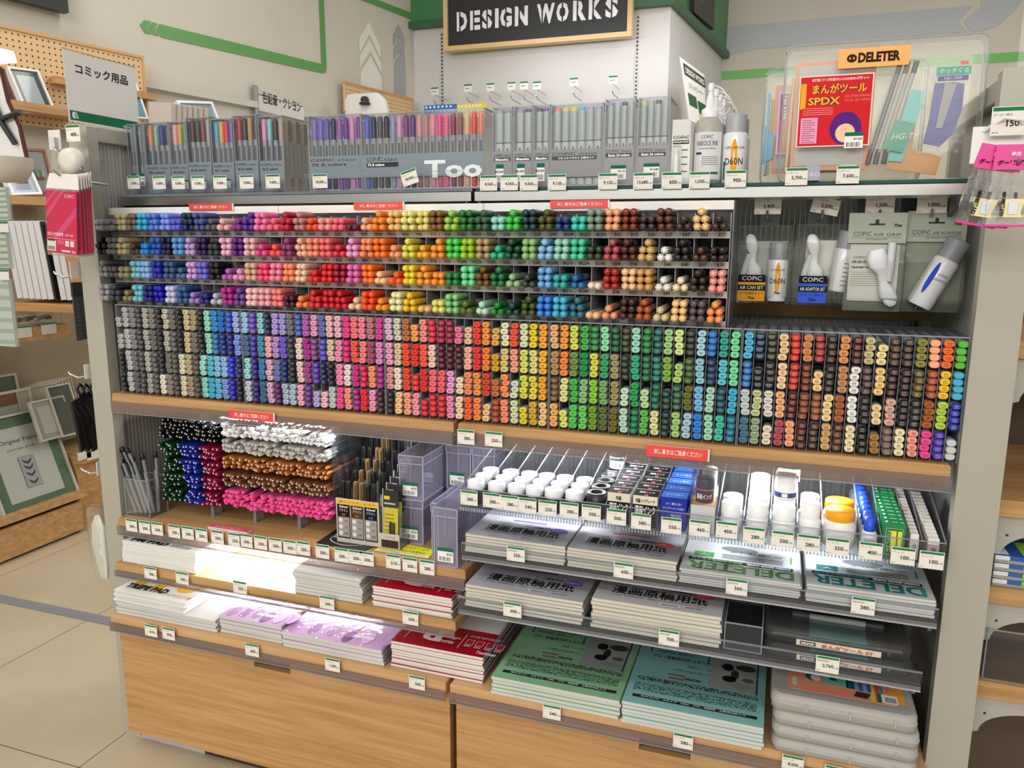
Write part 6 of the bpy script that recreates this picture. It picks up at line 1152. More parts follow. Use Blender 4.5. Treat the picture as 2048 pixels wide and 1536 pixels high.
m = MB(); m.box(1.835, 1.98, .05, .052, 1.545, 1.72, 'acrylic'); m.box(1.835, 1.98, .0495, .0525, 1.72, 1.7215, 'acrylic_edge'); m.box(1.85, 1.95, .052, .0526, 1.64, 1.70, 'c:b4b6b6')
tag(m.build('acrylic_sign'), 'clear acrylic sign holder standing on top of the right post', 'sign')
# ================================================================= GOODS HOOKED ON THE LEFT POST
def side_hook(px, py, X, lab, plate=True, L=.07, k='c:e0ddd6', pw=.03, ph=.035):
    p = P(px, py, X=X); e = empty('side_hook', p)
    if plate: m = MB(); m.box(-.002, .0, -pw/2, pw/2, -ph/2, ph/2, k); m.box(-.006, -.002, -.006, .006, -.01, .01, 'p:c8c8c6'); m.build('plate', e)
    m = MB(); m.tube([(-.002, 0, -.012), (-L*.5, -.005, -.018), (-L*.8, -.008, -.010), (-L*.85, -.009, -.004)], .0024, 'm:c8ccd0'); m.build('prong', e)
    return tag(e, lab, 'hook')
side_hook(152, 540, -.066, 'side hook with white plate holding the dark hanging strips', ph=.04)
side_hook(180, 742, -.066, 'side hook with white plate above the black pouches'); side_hook(204, 935, -.066, 'empty side hook with white plate near the clear bag')
p = P(143, 322, Y=-.05); e = empty('tape_measure', p); m = MB(); m.lathe([(.012, -.014), (.026, -.012), (.029, 0), (.029, .010), (.026, .014)], 'p:dcd8cc', 28, (0, 0), 'y'); m.build('case', e)
m = MB(); m.tube([(.026, 0, -.014), (.032, 0, -.026), (.016, .004, -.042), (.002, .004, -.052), (-.012, .004, -.040)], .003, 'm:b8b8b4'); m.build('wire', e)
m = MB(); m.prism([(-.065, -.02), (-.03, -.028), (-.022, .01), (-.05, .03)], -.002, -.001, 'film'); m.prism([(-.060, -.038), (-.02, -.085), (-.002, -.045), (-.03, -.032)], .004, .006, 'p:22208c'); m.build('backing', e)
tag(e, 'round cream tape case hanging in film on the left post', 'tape measure')
p = P(118, 290, Y=.0); m = MB(); m.box(-.03, .006, 0, .002, -.01, .034, 'p:dadad6'); m.box(-.012, .0, -.012, 0, -.006, .016, 'p:d0d0cc'); tag(m.build('hook_plate', None, p), 'white plastic hook plate beside the tape case on the left post', 'hook')
ptag(131, 250, -.04, '400', 'on the left post over the round tape case', w=.04, h=.036, name='メジャー')
# pink postcard packs on one hook
p = P(122, 358, Y=-.12); e = empty('display_hook', p); m = MB(); m.tube([(.0, .12, -.004), (0, .02, 0), (0, -.006, .010), (-.004, -.012, .020)], .003, 'm:b0b4b4'); m.build('prong', e); tag(e, 'steel hook on the left post carrying the pink postcard packs', 'hook')
for i in range(6):
    w_ = ('front', 'second', 'third', 'fourth', 'fifth', 'rearmost')[i]
    e = empty('postcard_pack', (p.x+.004+.0*i, p.y-.006+i*.014, p.z-.001), (math.radians(-2), math.radians(4-i*2.2), math.radians(-6-i*7)))
    m = MB(); m.sweep([[(-.052, .004, -.02), (.052, .004, -.02), (.052, .006, -.02), (-.052, .006, -.02)], [(-.040, .004, .012), (.050, .004, .012), (.050, .006, .012), (-.040, .006, .012)]], 'c:e6e0dc', False); m.build('header', e)
    m = MB(); m.box(-.052, .052, 0, .005, -.162, -.02, 'film'); m.build('sleeve', e)
    m = MB(); m.box(-.048, .048, .001, .004, -.156, -.024, 'c:d01c4c'); o = (0, .001, 0)
    if i < 2:
        for k, q in enumerate(([(-.048, -.07), (.0, -.024), (.012, -.024), (-.048, -.085)], [(-.03, -.125), (.048, -.055), (.048, -.075), (-.01, -.125)], [(-.048, -.045), (-.02, -.024), (-.01, -.024), (-.048, -.055)])): m.poly(q, o, FX, FZ, 'c:d84478')
        m.text('COPiC', .012, -.038, .007, o, FX, FZ, 'c:f4dce4', w=.030, off=.0006); m.text('コピックはがき', -.046, -.120, .0085, o, FX, FZ, 'c:f4dce4', w=.052, bold=.04, off=.0006); m.text('POST CARD', .012, -.119, .005, o, FX, FZ, 'c:f4dce4', w=.026, off=.0006)
        m.rect(-.046, .045, -.1255, -.1248, o, FX, FZ, 'c:f4dce4', .0006); m.rect(-.046, -.018, -.152, -.128, o, FX, FZ, 'c:e4e0d4', .0008); m.rect(-.044, -.020, -.131, -.1275, o, FX, FZ, 'c:2c4c44', .001)
        for j in range(8): m.rect(-.043+.0028*j, -.0415+.0028*j, -.150, -.142, o, FX, FZ, 'c:404040', .001)
        m.rect(.012, .024, -.140, -.128, o, FX, FZ, 'c:ecdcdc', .0006); m.rect(.028, .040, -.140, -.128, o, FX, FZ, 'c:ecdcdc', .0006); m.text('.Too', .032, -.153, .005, o, FX, FZ, 'c:f4dce4', bold=.05, off=.0006)
        for j in range(3): m.rect(-.014, .008, -.130-.003*j, -.1288-.003*j, o, FX, FZ, 'c:ec94ac', .0006)
        m.rect(.0, .028, -.152, -.1485, o, FX, FZ, 'c:f4dce4', .0006)
    m.build('card', e); tag(e, '%s pink postcard pack hanging on the hook of the left post' % w_, 'postcard pack')
# dark strips, black pouches, clear bag
for i in range(4):
    a = P(150+i*9, 568, X=-.085-.008*i); m = MB(); m.box(-.0015, .0015, -.013, .013, -.135, 0, 'p:3c444a'); m.box(-.003, .003, -.013, .013, -.030, .004, 'p:101214')
    for j in range(9): m.box(-.0022, .0022, -.004, .004, -.040-.01*j, -.036-.01*j, 'p:5a646c')
    tag(m.build('ruler_strip', None, a, (0, .03*i, .2)), 'dark grey perforated strip hanging left of the marker unit, %s of four' % ORD[i], 'strip')
for i, (px, t) in enumerate(((160, 0), (172, 1), (184, 2))):
    a = P(px, 775, X=-.10+.006*i); m = MB(); m.prism([(-.030, -.03), (.030, -.012), (.034, -.130), (-.016, -.160)], -.004, .004, 'p:101012', 'x'); m.tube([(0, .0, -.02), (0, -.010, -.004), (0, .0, .008), (0, .012, -.004), (0, .006, -.02)], .004, 'p:0c0c0e')
    m.tube([(.0045, -.024, -.04), (.0055, -.006, -.09), (.0045, .03, -.105)], .0012, 'p:2a2a2c'); tag(m.build('black_pouch', None, a), 'black strapped pouch hanging left of the left post, %s from the left' % ORD[t], 'pouch')
a = P(193, 1012, X=-.10); e = empty('bagged_gloves', a); m = MB(); m.sweep([[(x*s+dx, y*s*.6, z) for x, y in rrect(-.03, .03, -.02, .02, .012, 3)] for s, dx, z in ((.9, .002, 0), (1.05, .0, -.02), (1.1, .004, -.09), (1.0, .002, -.16), (.7, .006, -.21))], 'film'); m.build('bag', e)
m = MB(); m.sweep([[(x*s+dx, y*s, z) for x, y in rrect(-.020, .020, -.008, .008, .006, 3)] for s, dx, z in ((.5, .004, -.025), (1, .002, -.05), (1.1, .0, -.10), (.9, .004, -.15), (.5, .006, -.195))], 'p:d8dcd2'); m.build('gloves', e)
m = MB(); m.box(.012, .026, -.004, .0, -.045, .012, 'p:7a6e5c'); m.tube([(.018, -.002, .0), (.050, -.002, .002)], .002, 'm:b0b0ac'); m.build('header_clip', e)
tag(e, 'clear bag with white gloves hanging low on the left post', 'bag')
# ================================================================= SHELVING ALONG THE LEFT WALL
m = MB(); p0 = wl(0, 450, .03); s0 = p0-WD*1.2; s1_ = p0+WD*1.55
m.add([(s0.x, s0.y, 0), (s1_.x, s1_.y, 0), (s1_.x, s1_.y, 1.52), (s0.x, s0.y, 1.52)]+[(q.x-WN.x*.02, q.y-WN.y*.02, z) for z in (0, 1.52) for q in (s0, s1_)], [(0, 1, 2, 3), (5, 4, 6, 7), (3, 2, 7, 6)], 'c:8f8169'); tag(m.build('wall_board'), 'beige-brown sheet for panel and shaded lower wall behind the left wall frames', 'board')  # one brown sheet: panel colour plus the lower wall's shade painted in
XF = -1.37
def wx(Y): return p0.x+(Y-p0.y)*WD.x/WD.y+.02
def ybox(name, px0, py0, px1, py1, zpy, X, dep, key, lab, cat='shelf', extra=0.):
    """shelf running along the left wall: front edge from (px0,py0) to (px1,py1) on plane X, thickness down to zpy"""
    a = P(px0, py0, X=X); b = P(px1, py1, X=X); z1 = (a.z+b.z)/2; z0 = P(px1, zpy, X=X).z; m = MB(); m.box(X-dep, X, a.y-extra, b.y, z0, z1, key, 0); return tag(m.build(name), lab, cat)
e = empty('plinth_cabinet', (XF-.11, .75, 0)); T = (-XF+.11, -.75, 0); a = P(170, 1062, Z=0); zt_ = P(168, 1000, X=XF).z
part('drawer', e, lambda m: m.box(XF-.02, XF, -.2, a.y-.004, .012, zt_, 'wood', .001), T); part('body', e, lambda m: (m.prism([(wx(-.2), -.2), (XF-.025, -.2), (XF-.025, a.y-.005), (wx(a.y), a.y-.005)], 0, zt_, 'p:1a1512', 'z'),), T)
part('side_panel', e, lambda m: m.box(wx(a.y+.016), XF-.02, a.y-.004, a.y+.016, 0, zt_, 'wood'), T)
tag(e, 'low light wood plinth cabinet with a drawer by the left wall', 'cabinet')
zd = P(168, 992, X=XF).z+.012
m = MB(); m.prism([(wx(-.2), -.2), (XF+.015, -.2), (XF+.015, a.y+.018), (wx(a.y+.018), a.y+.018)], zd-.011, zd+.016, 'wood', 'z'); tag(m.build('deck_board'), 'wooden deck board under the large green picture frame', 'deck board')
zd += .016
c1 = P(204, 1010, X=-1.42); m = MB(); zz_ = P(204, 898, X=-1.42).z; y_ = a.y+.03
m.prism([(wx(y_), y_), (-1.42, y_), (-1.42, 1.38), (wx(1.38), 1.38)], 0, zz_-.03, 'wood', 'z'); tag(m.build('wood_counter'), 'light wood counter box behind the left post', 'counter')
m = MB(); m.prism([(wx(y_-.0), y_-.0), (-1.38, y_-.0), (-1.38, 1.42), (wx(1.42), 1.42)], zz_-.03, zz_, 'wood', 'z'); tag(m.build('counter_top'), 'wooden top board carrying the pale picture frames', 'deck board')
for i, px in enumerate((168, 186)):
    q = P(px, 903, X=-1.378); m = MB(); m.box(0, .001, -.035, .035, -.035, .010, 'c:dcd8cc'); m.box(.001, .0014, -.035, .035, .002, .009, 'c:2c7a4c'); tag(m.build('price_tag', None, q), 'small white price tag on the counter edge under the black pouches, %s' % ('left one' if i == 0 else 'right one'), 'price tag')
def qframe(name, BL, BR, TR, t, wf, fcol, mat_c, pic, deco, lab, wm=0, pane=True):
    """picture frame standing in space: three corners, t thickness, wf frame width, mat width wm"""
    u = BR-BL; w = u.length; u.normalize(); v = TR-BR; h = v.length; v.normalize(); n = u.cross(v).normalized(); v = n.cross(u).normalized()
    M_ = Matrix(((u.x, v.x, n.x, BL.x), (u.y, v.y, n.y, BL.y), (u.z, v.z, n.z, BL.z), (0, 0, 0, 1)))
    e = bpy.data.objects.new(name, None); COL.objects.link(e); e.matrix_world = M_
    m = MB()
    for x0, x1, y0, y1 in ((0, w, 0, wf), (0, w, h-wf, h), (0, wf, wf, h-wf), (w-wf, w, wf, h-wf)): m.box(x0, x1, y0, y1, -t, 0, fcol)
    m.build('moulding', e)
    m = MB(); m.box(wf, w-wf, wf, h-wf, -t*.8, -t*.4, mat_c); o = (0, 0, -t*.4)
    if wm: m.rect(wf+wm, w-wf-wm, wf+wm, h-wf-wm, o, FX, FY, pic, .0015)
    if deco: deco(m, w, h, o)
    m.build('print', e)
    if pane: m = MB(); m.box(wf, w-wf, wf, h-wf, -t*.25, -t*.2, 'acrylic'); m.build('pane', e)
    return tag(e, lab, 'picture frame')
def of(m, w, h, o):
    m.text('Original Frame', w/2, h*.70, h*.055, o, FX, FY, 'c:50504c', w=w*.50, align='c', off=.003); m.text('242×303 (F4号)', w/2, h*.63, h*.032, o, FX, FY, 'c:8c8c86', w=w*.38, align='c', off=.003)
    m.rect(w*.40, w*.60, h*.24, h*.56, o, FX, FY, 'c:6c6c68', .003); m.rect(w*.405, w*.595, h*.243, h*.557, o, FX, FY, 'c:b8b8b2', .004)
    for i, yy in enumerate((.50, .44, .37, .29)):
        for s in (-1, 1): m.poly([(w*.5, h*yy), (w*(.5+s*.065), h*(yy+.035)), (w*(.5+s*.045), h*yy), (w*.5, h*(yy-.025))][::s], o, FX, FY, 'c:4c4c48', .005)
def yframe(br, tr, X0, X1, wd_, *args):
    BR = P(*br, X=X0); TR = P(*tr, X=X1); TR.y = BR.y; return qframe('picture_frame', BR-Vector((0, wd_, 0)), BR, TR, *args)
yframe((163, 990), (107, 809), XF-.012, XF-.15, .36, .03, .010, 'p:b8b4a8', 'c:5f7c58', 'c:d8d6c8', of, 'large frame with green mat reading Original Frame on the plinth', .045)
yframe((92, 912), (73, 771), XF-.15, XF-.20, .40, .02, .012, 'p:c0b8a4', 'c:8c5028', 'c:b8b4a4', None, 'frame with rust brown mat leaning behind the green one', .05)
yframe((62, 890), (45, 743), XF-.185, XF-.225, .40, .02, .010, 'p:b0a894', 'c:4c6450', 'c:5a5a4c', None, 'dark green matted frame at the back of the plinth display', 0)
for i in range(7): yframe((140+6*i, 868), (96+9*i, 768-3*i), XF-.15-.013*i, XF-.20-.013*i, .20, .010, .006, 'p:a8a08e', 'c:a09884', 'c:b4ac98', None, 'pale thin frame in the row behind the counter, %s from the left' % ORD[i], 0, False)
yframe((152, 866), (126, 790), -1.42, -1.47, .17, .015, .008, 'p:b4ae9e', 'c:a8a494', 'c:c4c0b0', None, 'pale frame with blank light print on the counter', .02)
yframe((172, 862), (152, 762), -1.41, -1.48, .12, .015, .007, 'p:b4ae9e', 'c:4c5040', 'c:6c6450', None, 'narrow frame with dark olive print beside the black pouches', 0)
# shelf with bagged tools
a = P(0, 663, X=XF); b = P(135, 646, X=XF); z1 = (a.z+b.z)/2; z0 = P(134, 672, X=XF).z
m = MB(); m.box(XF-.22, XF, -.4, b.y, z0, z1, 'wood'); tag(m.build('wall_shelf'), 'wooden wall shelf with bagged tools on the far left', 'shelf')
m = MB(); m.box(XF-.012, XF-.009, -.4, b.y-.02, z1, z1+.045, 'acrylic'); m.box(XF-.013, XF-.008, -.4, b.y-.02, z1+.045, z1+.047, 'acrylic_edge'); tag(m.build('shelf_lip'), 'clear front lip on the left wall shelf', 'shelf lip')
for i, px in enumerate((12, 48, 98)):
    q = P(px, 672-px*.14, X=XF+.002); m = MB(); m.box(0, .001, -.035, .035, -.02, .028, 'c:dcd8d4'); m.box(.001, .0015, -.035, .035, .020, .027, 'c:2c7a4c'); tag(m.build('price_tag', None, q), 'white price tag on the left wall shelf, %s from the left' % ORD[i], 'price tag')
for i, (px, py, k) in enumerate(((2, 652, 'd8d8e0'), (46, 642, '202428'), (84, 636, 'c0c8d0'))):
    q = P(px, py, X=XF-.10); e = empty('bagged_tool', (q.x, q.y, z1+.001), (0, 0, .5*i)); m = MB(); m.sweep([[(x*s, y*s, z) for x, y in rrect(-.05, .05, -.055, .055, .02, 3)] for s, z in ((.9, 0), (1, .02), (.8, .045), (.3, .055))], 'film'); m.build('bag', e)
    m = MB(); m.tube([(-.03, -.045, .02), (.03, .045, .028)], .009, 'p:'+k); m.lathe([(.014, .018), (.014, .032)], 'p:30343c', 14, (.02, -.02)); m.build('tool', e)
    tag(e, '%s tool in a clear bag on the left wall shelf' % ('white', 'black', 'pale grey')[i], 'tool')
# shelf of white spine frames, parallel to the unit
YB = .92; a = P(24, 603, Y=YB); b = P(150, 611, Y=YB); z1 = (a.z+b.z)/2; z0 = P(90, 624, Y=YB).z
m = MB(); m.box(a.x-.02, b.x, YB, YB+.24, z0, z1, 'wood'); tag(m.build('wall_shelf'), 'wooden shelf carrying the white frames leaning behind the pink packs', 'shelf')
ht = P(15, 450, Y=YB).z-z1; wS = (b.x-a.x)/10
for i in range(10):
    k = 'p:1c1e20' if i == 6 else 'p:d8d8da' if i != 9 else 'p:c08c5c'; m = MB(); t = wS*(.85 if i not in (6, 9) else .35); m.box(0, t, 0, .20, 0, ht, k); m.box(t*.1, t*.9, .002, .198, ht, ht+.001, 'p:c4c4c6')
    tag(m.build('frame_box', None, (a.x+.02+wS*i, YB+.01, z1+.015), (0, math.radians(-7.0), 0)), '%s boxed frame leaning on the shelf, %s from the left' % ('black' if i == 6 else 'white' if i != 9 else 'wooden', ORD[i]), 'boxed frame')
# striped packs at the very left edge
for i, (y0_, y1_) in enumerate(((375, 440), (458, 535), (560, 690))):
    a = P(-25, y1_, Y=.45); b = P(10 if i < 2 else 16, y0_, Y=.45); e = empty('striped_pack', ((a.x+b.x)/2, .45, a.z)); w = (b.x-a.x)/2; h = b.z-a.z; m = MB(); m.box(-w, w, 0, .012, 0, h, 'c:c8d0c4')
    for j in range(6): m.rect(-w, w, h*(j+.2)/6, h*(j+.6)/6, (0, 0, 0), FX, FZ, 'c:8ea694' if i < 2 else 'c:a4b8aa')
    m.build('pack', e); m = MB(); m.box(-w-.003, w+.003, -.004, .015, -.002, h+.003, 'film'); m.build('wrap', e); tag(e, 'green and white striped wrapped pack at the far left edge, %s from the top' % ORD[i], 'pack')
for i, (x, y) in enumerate(((8, 442), (9, 538))): q = P(x-9, y, Y=.43); m = MB(); m.box(-.02, .035, 0, .001, -.035, .0, 'c:dcdcd8'); m.box(-.02, .035, -.0005, 0, -.008, -.001, 'c:3c7a5c'); tag(m.build('price_tag', None, q), 'price tag over the striped packs at the far left edge, %s' % ('upper' if i == 0 else 'lower'), 'price tag')
# peg boards with ledges
def wbox(m, pts, off0, off1, key):
    a = [wl(x, y, off1) for x, y in pts]; n = len(a); b = [q-WN*(off1-off0) for q in a]
    m.add(a+b, [tuple(range(n))[::-1], tuple(range(n, 2*n))]+[(i, n+i, n+(i+1) % n, (i+1) % n) for i in range(n)], key)
def pegboard(px0, px1, zt_px, zb_px, off, lab):
    a = wl(px0, zt_px[0], off); b = wl(px1, zt_px[1], off); zt_ = b.z; zb_ = wl(px1, zb_px, off).z; L = (Vector((b.x, b.y, 0))-Vector((a.x, a.y, 0))).length
    ang = math.atan2(WD.y, WD.x); e = empty('peg_board', (a.x, a.y, zb_), (0, 0, ang)); H_ = zt_-zb_
    m = MB(); m.box(0, L, -.0, .018, 0, H_, 'peg'); m.build('panel', e)
    m = MB(); m.box(0, L+.012, -.006, .03, H_, H_+.012, 'p:c89c64'); m.box(L, L+.012, -.006, .03, 0, H_, 'p:c89c64'); m.build('edging', e)
    return tag(e, lab, 'peg board'), L, H_, ang, a, zb_
e1_, L, H_, ang, a0, zb_ = pegboard(-60, 282, (60, 117), 278, .10, 'light wooden peg board with frames on the left wall')
pegboard(690, 824, (180, 200), 250, .06, 'smaller wooden peg board behind the marker sets on the left wall')
def ledge(px0, px1, py, thk, off, dep, lab):
    a = wl(px0, py, off); b = wl(px1, py, off); L = (Vector((b.x, b.y, 0))-Vector((a.x, a.y, 0))).length; m = MB(); m.box(0, L, -dep, 0, -thk, 0, 'wood'); return tag(m.build('ledge', None, (a.x, a.y, b.z), (0, 0, ang)), lab, 'ledge')
ledge(-40, 134, 226, .035, .10, .14, 'upper wooden ledge under the black framed glass'); ledge(-40, 88, 398, .035, .06, .18, 'lower wooden ledge under the white cactus frame'); ledge(100, 300, 190, .03, .10, .05, 'thin wooden ledge across the peg board')
def wq(BLp, BRp, TRp, o0, o1): return wl(*BLp, o0), wl(*BRp, o0), wl(*TRp, o1)
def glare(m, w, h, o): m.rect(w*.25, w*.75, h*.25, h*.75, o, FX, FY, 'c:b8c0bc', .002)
qframe('picture_frame', *wq((50, 218), (112, 223), (82, 141), .22, .14), .03, .008, 'p:dcd8d4', 'c:3c4c3c', 'c:b8c4c0', glare, 'white edged frame with dark green mat on the upper ledge', .02)
def cact(m, w, h, o):
    for i in range(5): m.ell(w*(.3+.1*i), h*.42, w*.05, h*(.08+.03*(i % 2)), o, FX, FY, 'c:6c9474' if i % 2 else 'c:9cb890', .003+.0003*i)
    m.rect(w*.28, w*.72, h*.30, h*.35, o, FX, FY, 'c:8c5048', .005)
qframe('picture_frame', *wq((26, 390), (86, 388), (58, 306), .22, .14), .035, .010, 'p:e6e8ee', 'c:e4e8f0', 'c:b4c0c4', cact, 'white frame with green cactus print on the lower ledge', .02)
qframe('picture_frame', *wq((272, 236), (298, 238), (277, 165), .18, .12), .02, .008, 'p:e6e8ea', 'c:7ca4b4', 'c:a8c4cc', None, 'narrow white and blue frame behind the standing sign', 0)
qframe('picture_frame', *wq((-30, 222), (44, 222), (28, 135), .16, .12), .03, .010, 'p:a87850', 'c:6c6c68', 'c:8c8c88', None, 'wood framed print half hidden behind the white edged frame', .02)
qframe('picture_frame', *wq((60, 385), (112, 385), (105, 300), .14, .11), .02, .010, 'p:9c5c38', 'c:b4b4ac', 'c:8c9484', cact, 'reddish wood frame with cactus print beside the blue pouch', 0)
# black frame hung high
a = wl(138, 26, .06); m = MB(); BL = wl(-40, -6, .06); BL.z = a.z
qframe('picture_frame', Vector((wl(-60, 0, .06).x, wl(-60, 0, .06).y, a.z)), a, a+Vector((0, 0, .5)), .04, .045, 'p:161412', 'c:e0ddd4', 'c:e0ddd4', None, 'black picture frame hung high on the left wall', 0)
# row of pale frames on the rail
for i in range(7):
    q = wl(300+i*11, 205+i*1.5, .28); q = Vector((q.x, q.y, q.z-.26)); m = MB(); m.box(0, .026, -.12, .04, 0, .30, 'p:cfc6be'); m.box(.003, .023, -.124, -.12, .004, .296, 'p:bdb2aa'); tag(m.build('frame_box', None, (q.x, q.y, q.z-.04), (math.radians(6), 0, ang)), 'pale boxed frame in the row under the left wall rail, %s' % ORD[i], 'boxed frame')
qframe('picture_frame', *wq((378, 262), (448, 262), (440, 206), .32, .27), .03, .012, 'p:dfe8ee', 'c:b4bcb8', 'c:9ca4a0', None, 'white frame with grey print leaning under the left wall rail', .012)
q0_ = wl(455, 245, .12); m = MB(); m.box(0, .8, -.14, 0, -.02, 0, 'p:dcdcd8'); tag(m.build('ledge', None, q0_, (0, 0, ang)), 'white ledge under the left wall rail beside the standing sign', 'ledge')
# white tote and little lamp
q = P(735, 245, Y=3.1); m = MB(); m.sweep([[(x*s+dx, y, z) for x, y in rrect(-.15, .15, -.03, .03, .02, 2)] for s, dx, z in ((.9, 0, 0), (1, 0, .06), (.95, -.01, .13), (.7, -.02, .17))], 'c:e6e2de'); o = tag(m.build('tote_bag', None, q), 'white cloth bag with small dark bow in front of the small peg board', 'bag')
m = MB(); m.lathe([(.001, 0), (.035, 0), (.035, .01), (.02, .018), (.028, .024), (.02, .045), (.001, .05)], 'p:2a2622', 12, (.01, -.045)); m.build('bow', o, (0, 0, .10))
q = wl(2, 112, .5); m = MB(); m.prism([(-.06, -.02), (.04, -.02), (.03, .02), (-.06, .02)], -.03, .03, 'glow'); tag(m.build('clip_lamp', None, q), 'small glowing white lamp at the far left edge', 'lamp')
# dotted sheet product with black strap at the left edge
a = P(-30, 320, Y=.30); b = P(34, 130, Y=.30); e = empty('dotted_bag', ((a.x+b.x)/2, .30, a.z)); w = (b.x-a.x)/2; h = b.z-a.z
m = MB(); m.prism([(-w, 0), (w*.95, -.01), (w*.75, h*.35), (w*.35, h*.62), (w*.15, h), (-w, h)], 0, .004, 'c:dedcda'); m.prism([(w*.95, -.01), (w*1.05, -.01), (w*.85, h*.35), (w*.45, h*.62), (w*.2, h), (w*.15, h), (w*.35, h*.62), (w*.75, h*.35)], -.002, .006, 'c:5c3428'); m.build('sheet', e)
m = MB(); m.tube([(-w, -.01, .10), (w*.3, -.012, .11), (w*1.1, -.01, .125)], .008, 'p:202226'); m.tube([(-w*.2, -.012, .17), (w*.2, -.014, .10), (w*.7, -.012, .04)], .008, 'p:26282c'); m.build('strap', e)
tag(e, 'white dotted sheet with brown edge and crossed black straps, far left', 'bag')
m = MB(); a = P(10, 330, Y=.28); m.lathe([(.0, -.05), (.05, -.045), (.07, -.01), (.072, .02)], 'p:c8c0b4', 20); tag(m.build('bowl', None, a), 'pale round bowl shape under the crossed black straps', 'bowl')
# ================================================================= RIGHT POST GOODS AND NEXT UNIT
p = P(1990, 218, Y=-.11); e = empty('display_hook', (p.x+.03, 0, p.z-.045)); m = MB(); m.box(-.035, .035, -.004, 0, -.02, .035, 'p:e4e4e2'); m.box(-.006, .006, -.06, -.004, -.012, .0, 'p:dededc'); m.tube([(-.02, -.004, .028), (0, -.03, .044), (.03, -.02, .040)], .003, 'p:e8e8e8'); m.build('bracket', e)
m = MB(); m.tube([(0, -.05, -.006), (0, -.12, -.03), (0, -.135, -.035), (0, -.142, -.028)], .003, 'm:a8acb0'); m.build('prong', e); tag(e, 'white plastic hook on the right post carrying the pink sharpener bags', 'hook')
q = P(1985, 214, Y=-.02); ptag(1985, 214, -.02, '150', 'on the right post over the pink sharpener bags', w=.05, h=.042, name='グーピー削り')
hx, hz = P(2012, 296, Y=-.13).x, P(2012, 296, Y=-.13).z
for i, (r, dx, dy) in enumerate(((.02, .012, -.006), (.20, -.006, .004), (.10, .0, .010), (-.06, .02, .006))):
    e = empty('sharpener_bag', (hx+dx, -.13+dy, hz), (0, r, .1*i-.1)); m = MB(); m.sweep([[(-.024, 0, .004), (.024, 0, .004), (.024, .002, .004), (-.024, .002, .004)], [(-.026, -.001, -.030), (.026, -.001, -.030), (.026, .003, -.030), (-.026, .003, -.030)]], 'p:d8288c', False)
    m.text('グーピー削り', 0, -.024, .007, (0, -.0012, 0), FX, FZ, 'c:3c1028', w=.042, align='c', bold=.05, off=.0008); m.text('専用', 0, -.012, .006, (0, -.0006, 0), FX, FZ, 'c:f8dcec', align='c', bold=.03, off=.0012); m.build('header', e)
    m = MB(); m.sweep([[(-.025, -.001, -.030), (.025, -.001, -.030), (.025, .003, -.030), (-.025, .003, -.030)], [(-.027, -.009, -.075), (.027, -.009, -.075), (.027, .009, -.075), (-.027, .009, -.075)], [(-.026, 0, -.105), (.026, 0, -.105), (.026, .002, -.105), (-.026, .002, -.105)]], 'film', False, False); m.box(-.026, .026, -.0004, .0024, -.108, -.105, 'p:d8288c'); m.text('おりがみ', 0, 0, .008, (-.020, -.006, -.035), (0, 0, -1), FX, 'c:8c8c98', off=.004); m.build('bag', e)
    m = MB(); m.prism([(-.008, -.095), (.016, -.095), (.014, -.088), (.018, -.070), (-.012, -.070), (-.006, -.088)], -.006, .006, 'p:e6dca8'); m.box(-.001, .010, -.0072, -.006, -.091, -.074, 'm:c8ccd0'); m.text('専用削り', 0, 0, .006, (-.012, -.0095, -.06), (0, 0, -1), FX, 'c:2c1c1c', bold=.05, w=.034); m.build('sharpener', e)
    tag(e, 'pink topped bag with cream sharpener on the right post, %s' % ('front upright one', 'leftmost tilted one', 'slightly tilted middle one', 'right edge one')[i], 'sharpener bag')
NX0 = 1.885
def rshelf(py, pyb, lab, px=2020):
    a = P(px, py, Y=.06); b = P(px, pyb, Y=.06); m = MB(); m.box(NX0, 2.7, .06, .50, b.z, a.z, 'wood', .0); tag(m.build('wooden_shelf'), lab, 'shelf'); return a.z, b.z
zs = [rshelf(690, 717, 'right neighbouring wooden shelf at mid height', 2040), rshelf(1001, 1034, 'right neighbouring wooden shelf above the pencil tins'), rshelf(1178, 1211, 'right neighbouring wooden shelf carrying the pencil tins'), rshelf(1371, 1404, 'right neighbouring wooden shelf carrying the clear box')]
for i, (z1, z0) in enumerate(zs):
    m = MB(); pts = [(NX0, z0), (2.7, z0), (2.7, z0-.030)]+[(NX0+.10-.085*math.sin(math.radians(t)), z0-.030-.045+.045*math.cos(math.radians(t))) for t in range(0, 91, 10)]+[(NX0, z0-.08)]
    m.prism(pts, .075, .078, 'p:b0aea4'); m.box(NX0+.02, NX0+.024, .0745, .075, z0-.04, z0-.036, 'p:202020'); tag(m.build('shelf_bracket'), 'grey curved metal bracket under a right neighbouring shelf, %s from the top' % ORD[i], 'bracket')
m = MB(); m.box(NX0, 2.7, .52, .54, 0, 1.4, 'c:6c5c4c'); tag(m.build('rear_board'), 'brown back board of the right neighbouring unit', 'board')
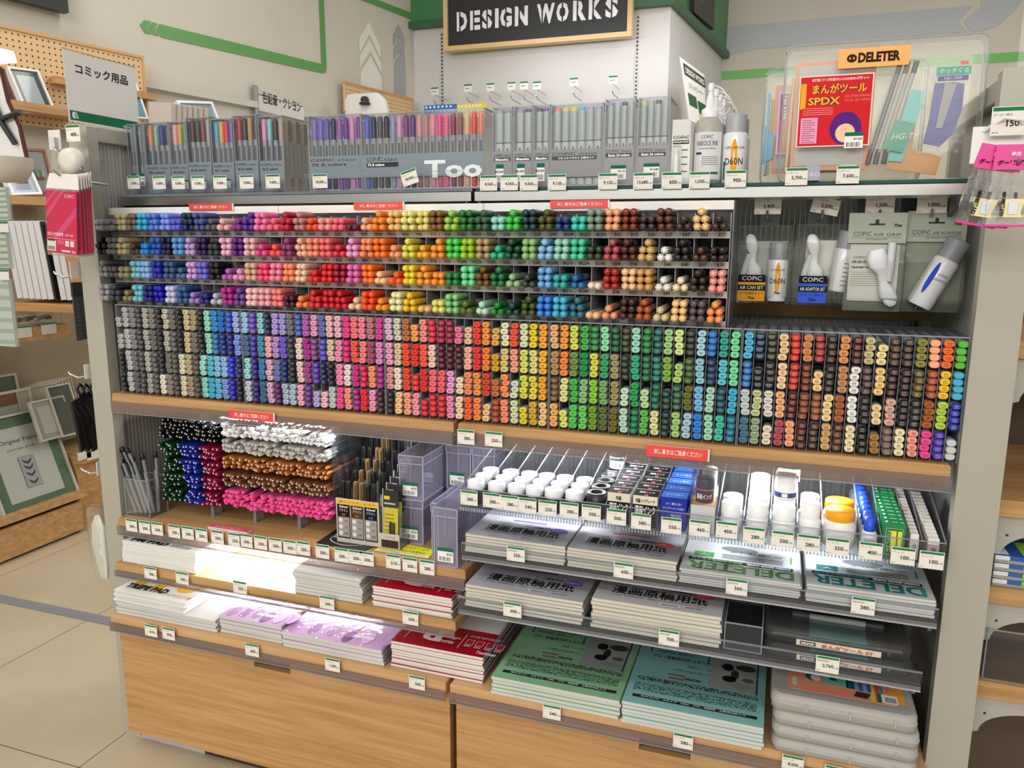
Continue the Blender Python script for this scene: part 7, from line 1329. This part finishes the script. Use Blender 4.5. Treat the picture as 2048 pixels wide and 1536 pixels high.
for i in range(4):
    z1 = zs[2][0]+i*.0145; e = empty('pencil_tin', (2.035, .12, z1+.0004)); w = .15
    m = MB(); m.prism(rrect(-w, w, -.055, .11, .012, 3), 0, .0135, 'm:b8b8b4', 'z'); m.build('tin', e)
    m = MB(); m.prism(rrect(-w+.003, w-.003, -.0552, .107, .010, 3), .0055, .0139, 'p:2c5ca8', 'z'); m.rect(-w+.004, -w+.028, -.05, .10, (0, 0, .0139), FX, FY, 'c:dfe2e8'); m.rect(-w+.050, w-.02, -.05, .02, (0, 0, .0139), FX, FY, 'c:8cc83c'); m.rect(-w+.07, w-.02, .02, .05, (0, 0, .0139), FX, FY, 'c:d86030'); m.rect(-w+.07, w-.02, .05, .10, (0, 0, .0139), FX, FY, 'c:e0b430'); m.rect(-w+.050, w-.01, .006, .0135, (0, -.0553, 0), FX, FZ, 'c:8cc83c', .0004); m.rect(-w+.006, -w+.028, .006, .0135, (0, -.0553, 0), FX, FZ, 'c:e0e4ec', .0004); m.build('sleeve', e)
    tag(e, 'flat tin of colour pencils, %s' % ('bottom of the pile', 'second from the bottom', 'third from the bottom', 'top of the pile')[i], 'pencil tin')
for i in range(5):
    m = MB(); m.tube([(2.0, .27+.042*i, zs[2][0]+.021), (2.6, .27+.042*i, zs[2][0]+.021)], .02, 'p:'+('d83830', 'e8c030', '2c6cc0', '48a048', 'e87830')[i]); tag(m.build('colour_roll'), '%s rolled sheet behind the pencil tins' % ('red', 'yellow', 'blue', 'green', 'orange')[i], 'roll')
e = empty('clear_box', (1.99, .10, zs[3][0]+.0005)); m = MB(); shell(m, -.095, .30, -.03, .15, 0, .095, faces='lrfbd'); m.build('box', e); tag(e, 'empty clear acrylic box on the lower right neighbouring shelf', 'box')
q = P(2041, 560, Y=.2); m = MB(); m.box(-.02, .2, 0, .05, -.06, .10, 'p:3c2024'); m.rect(-.02, .2, .0, .10, (0, 0, 0), FX, FZ, 'c:b8b4c0'); 
for i in range(5): m.ell(-.005, .01+.018*i, .005, .005, (0, 0, 0), FX, FZ, 'p:'+('d83888', 'e8c838', '38a068', '3868c0', '9848a0')[i], .001)
tag(m.build('colour_chart'), 'dark box with coloured dots at the right edge', 'box')
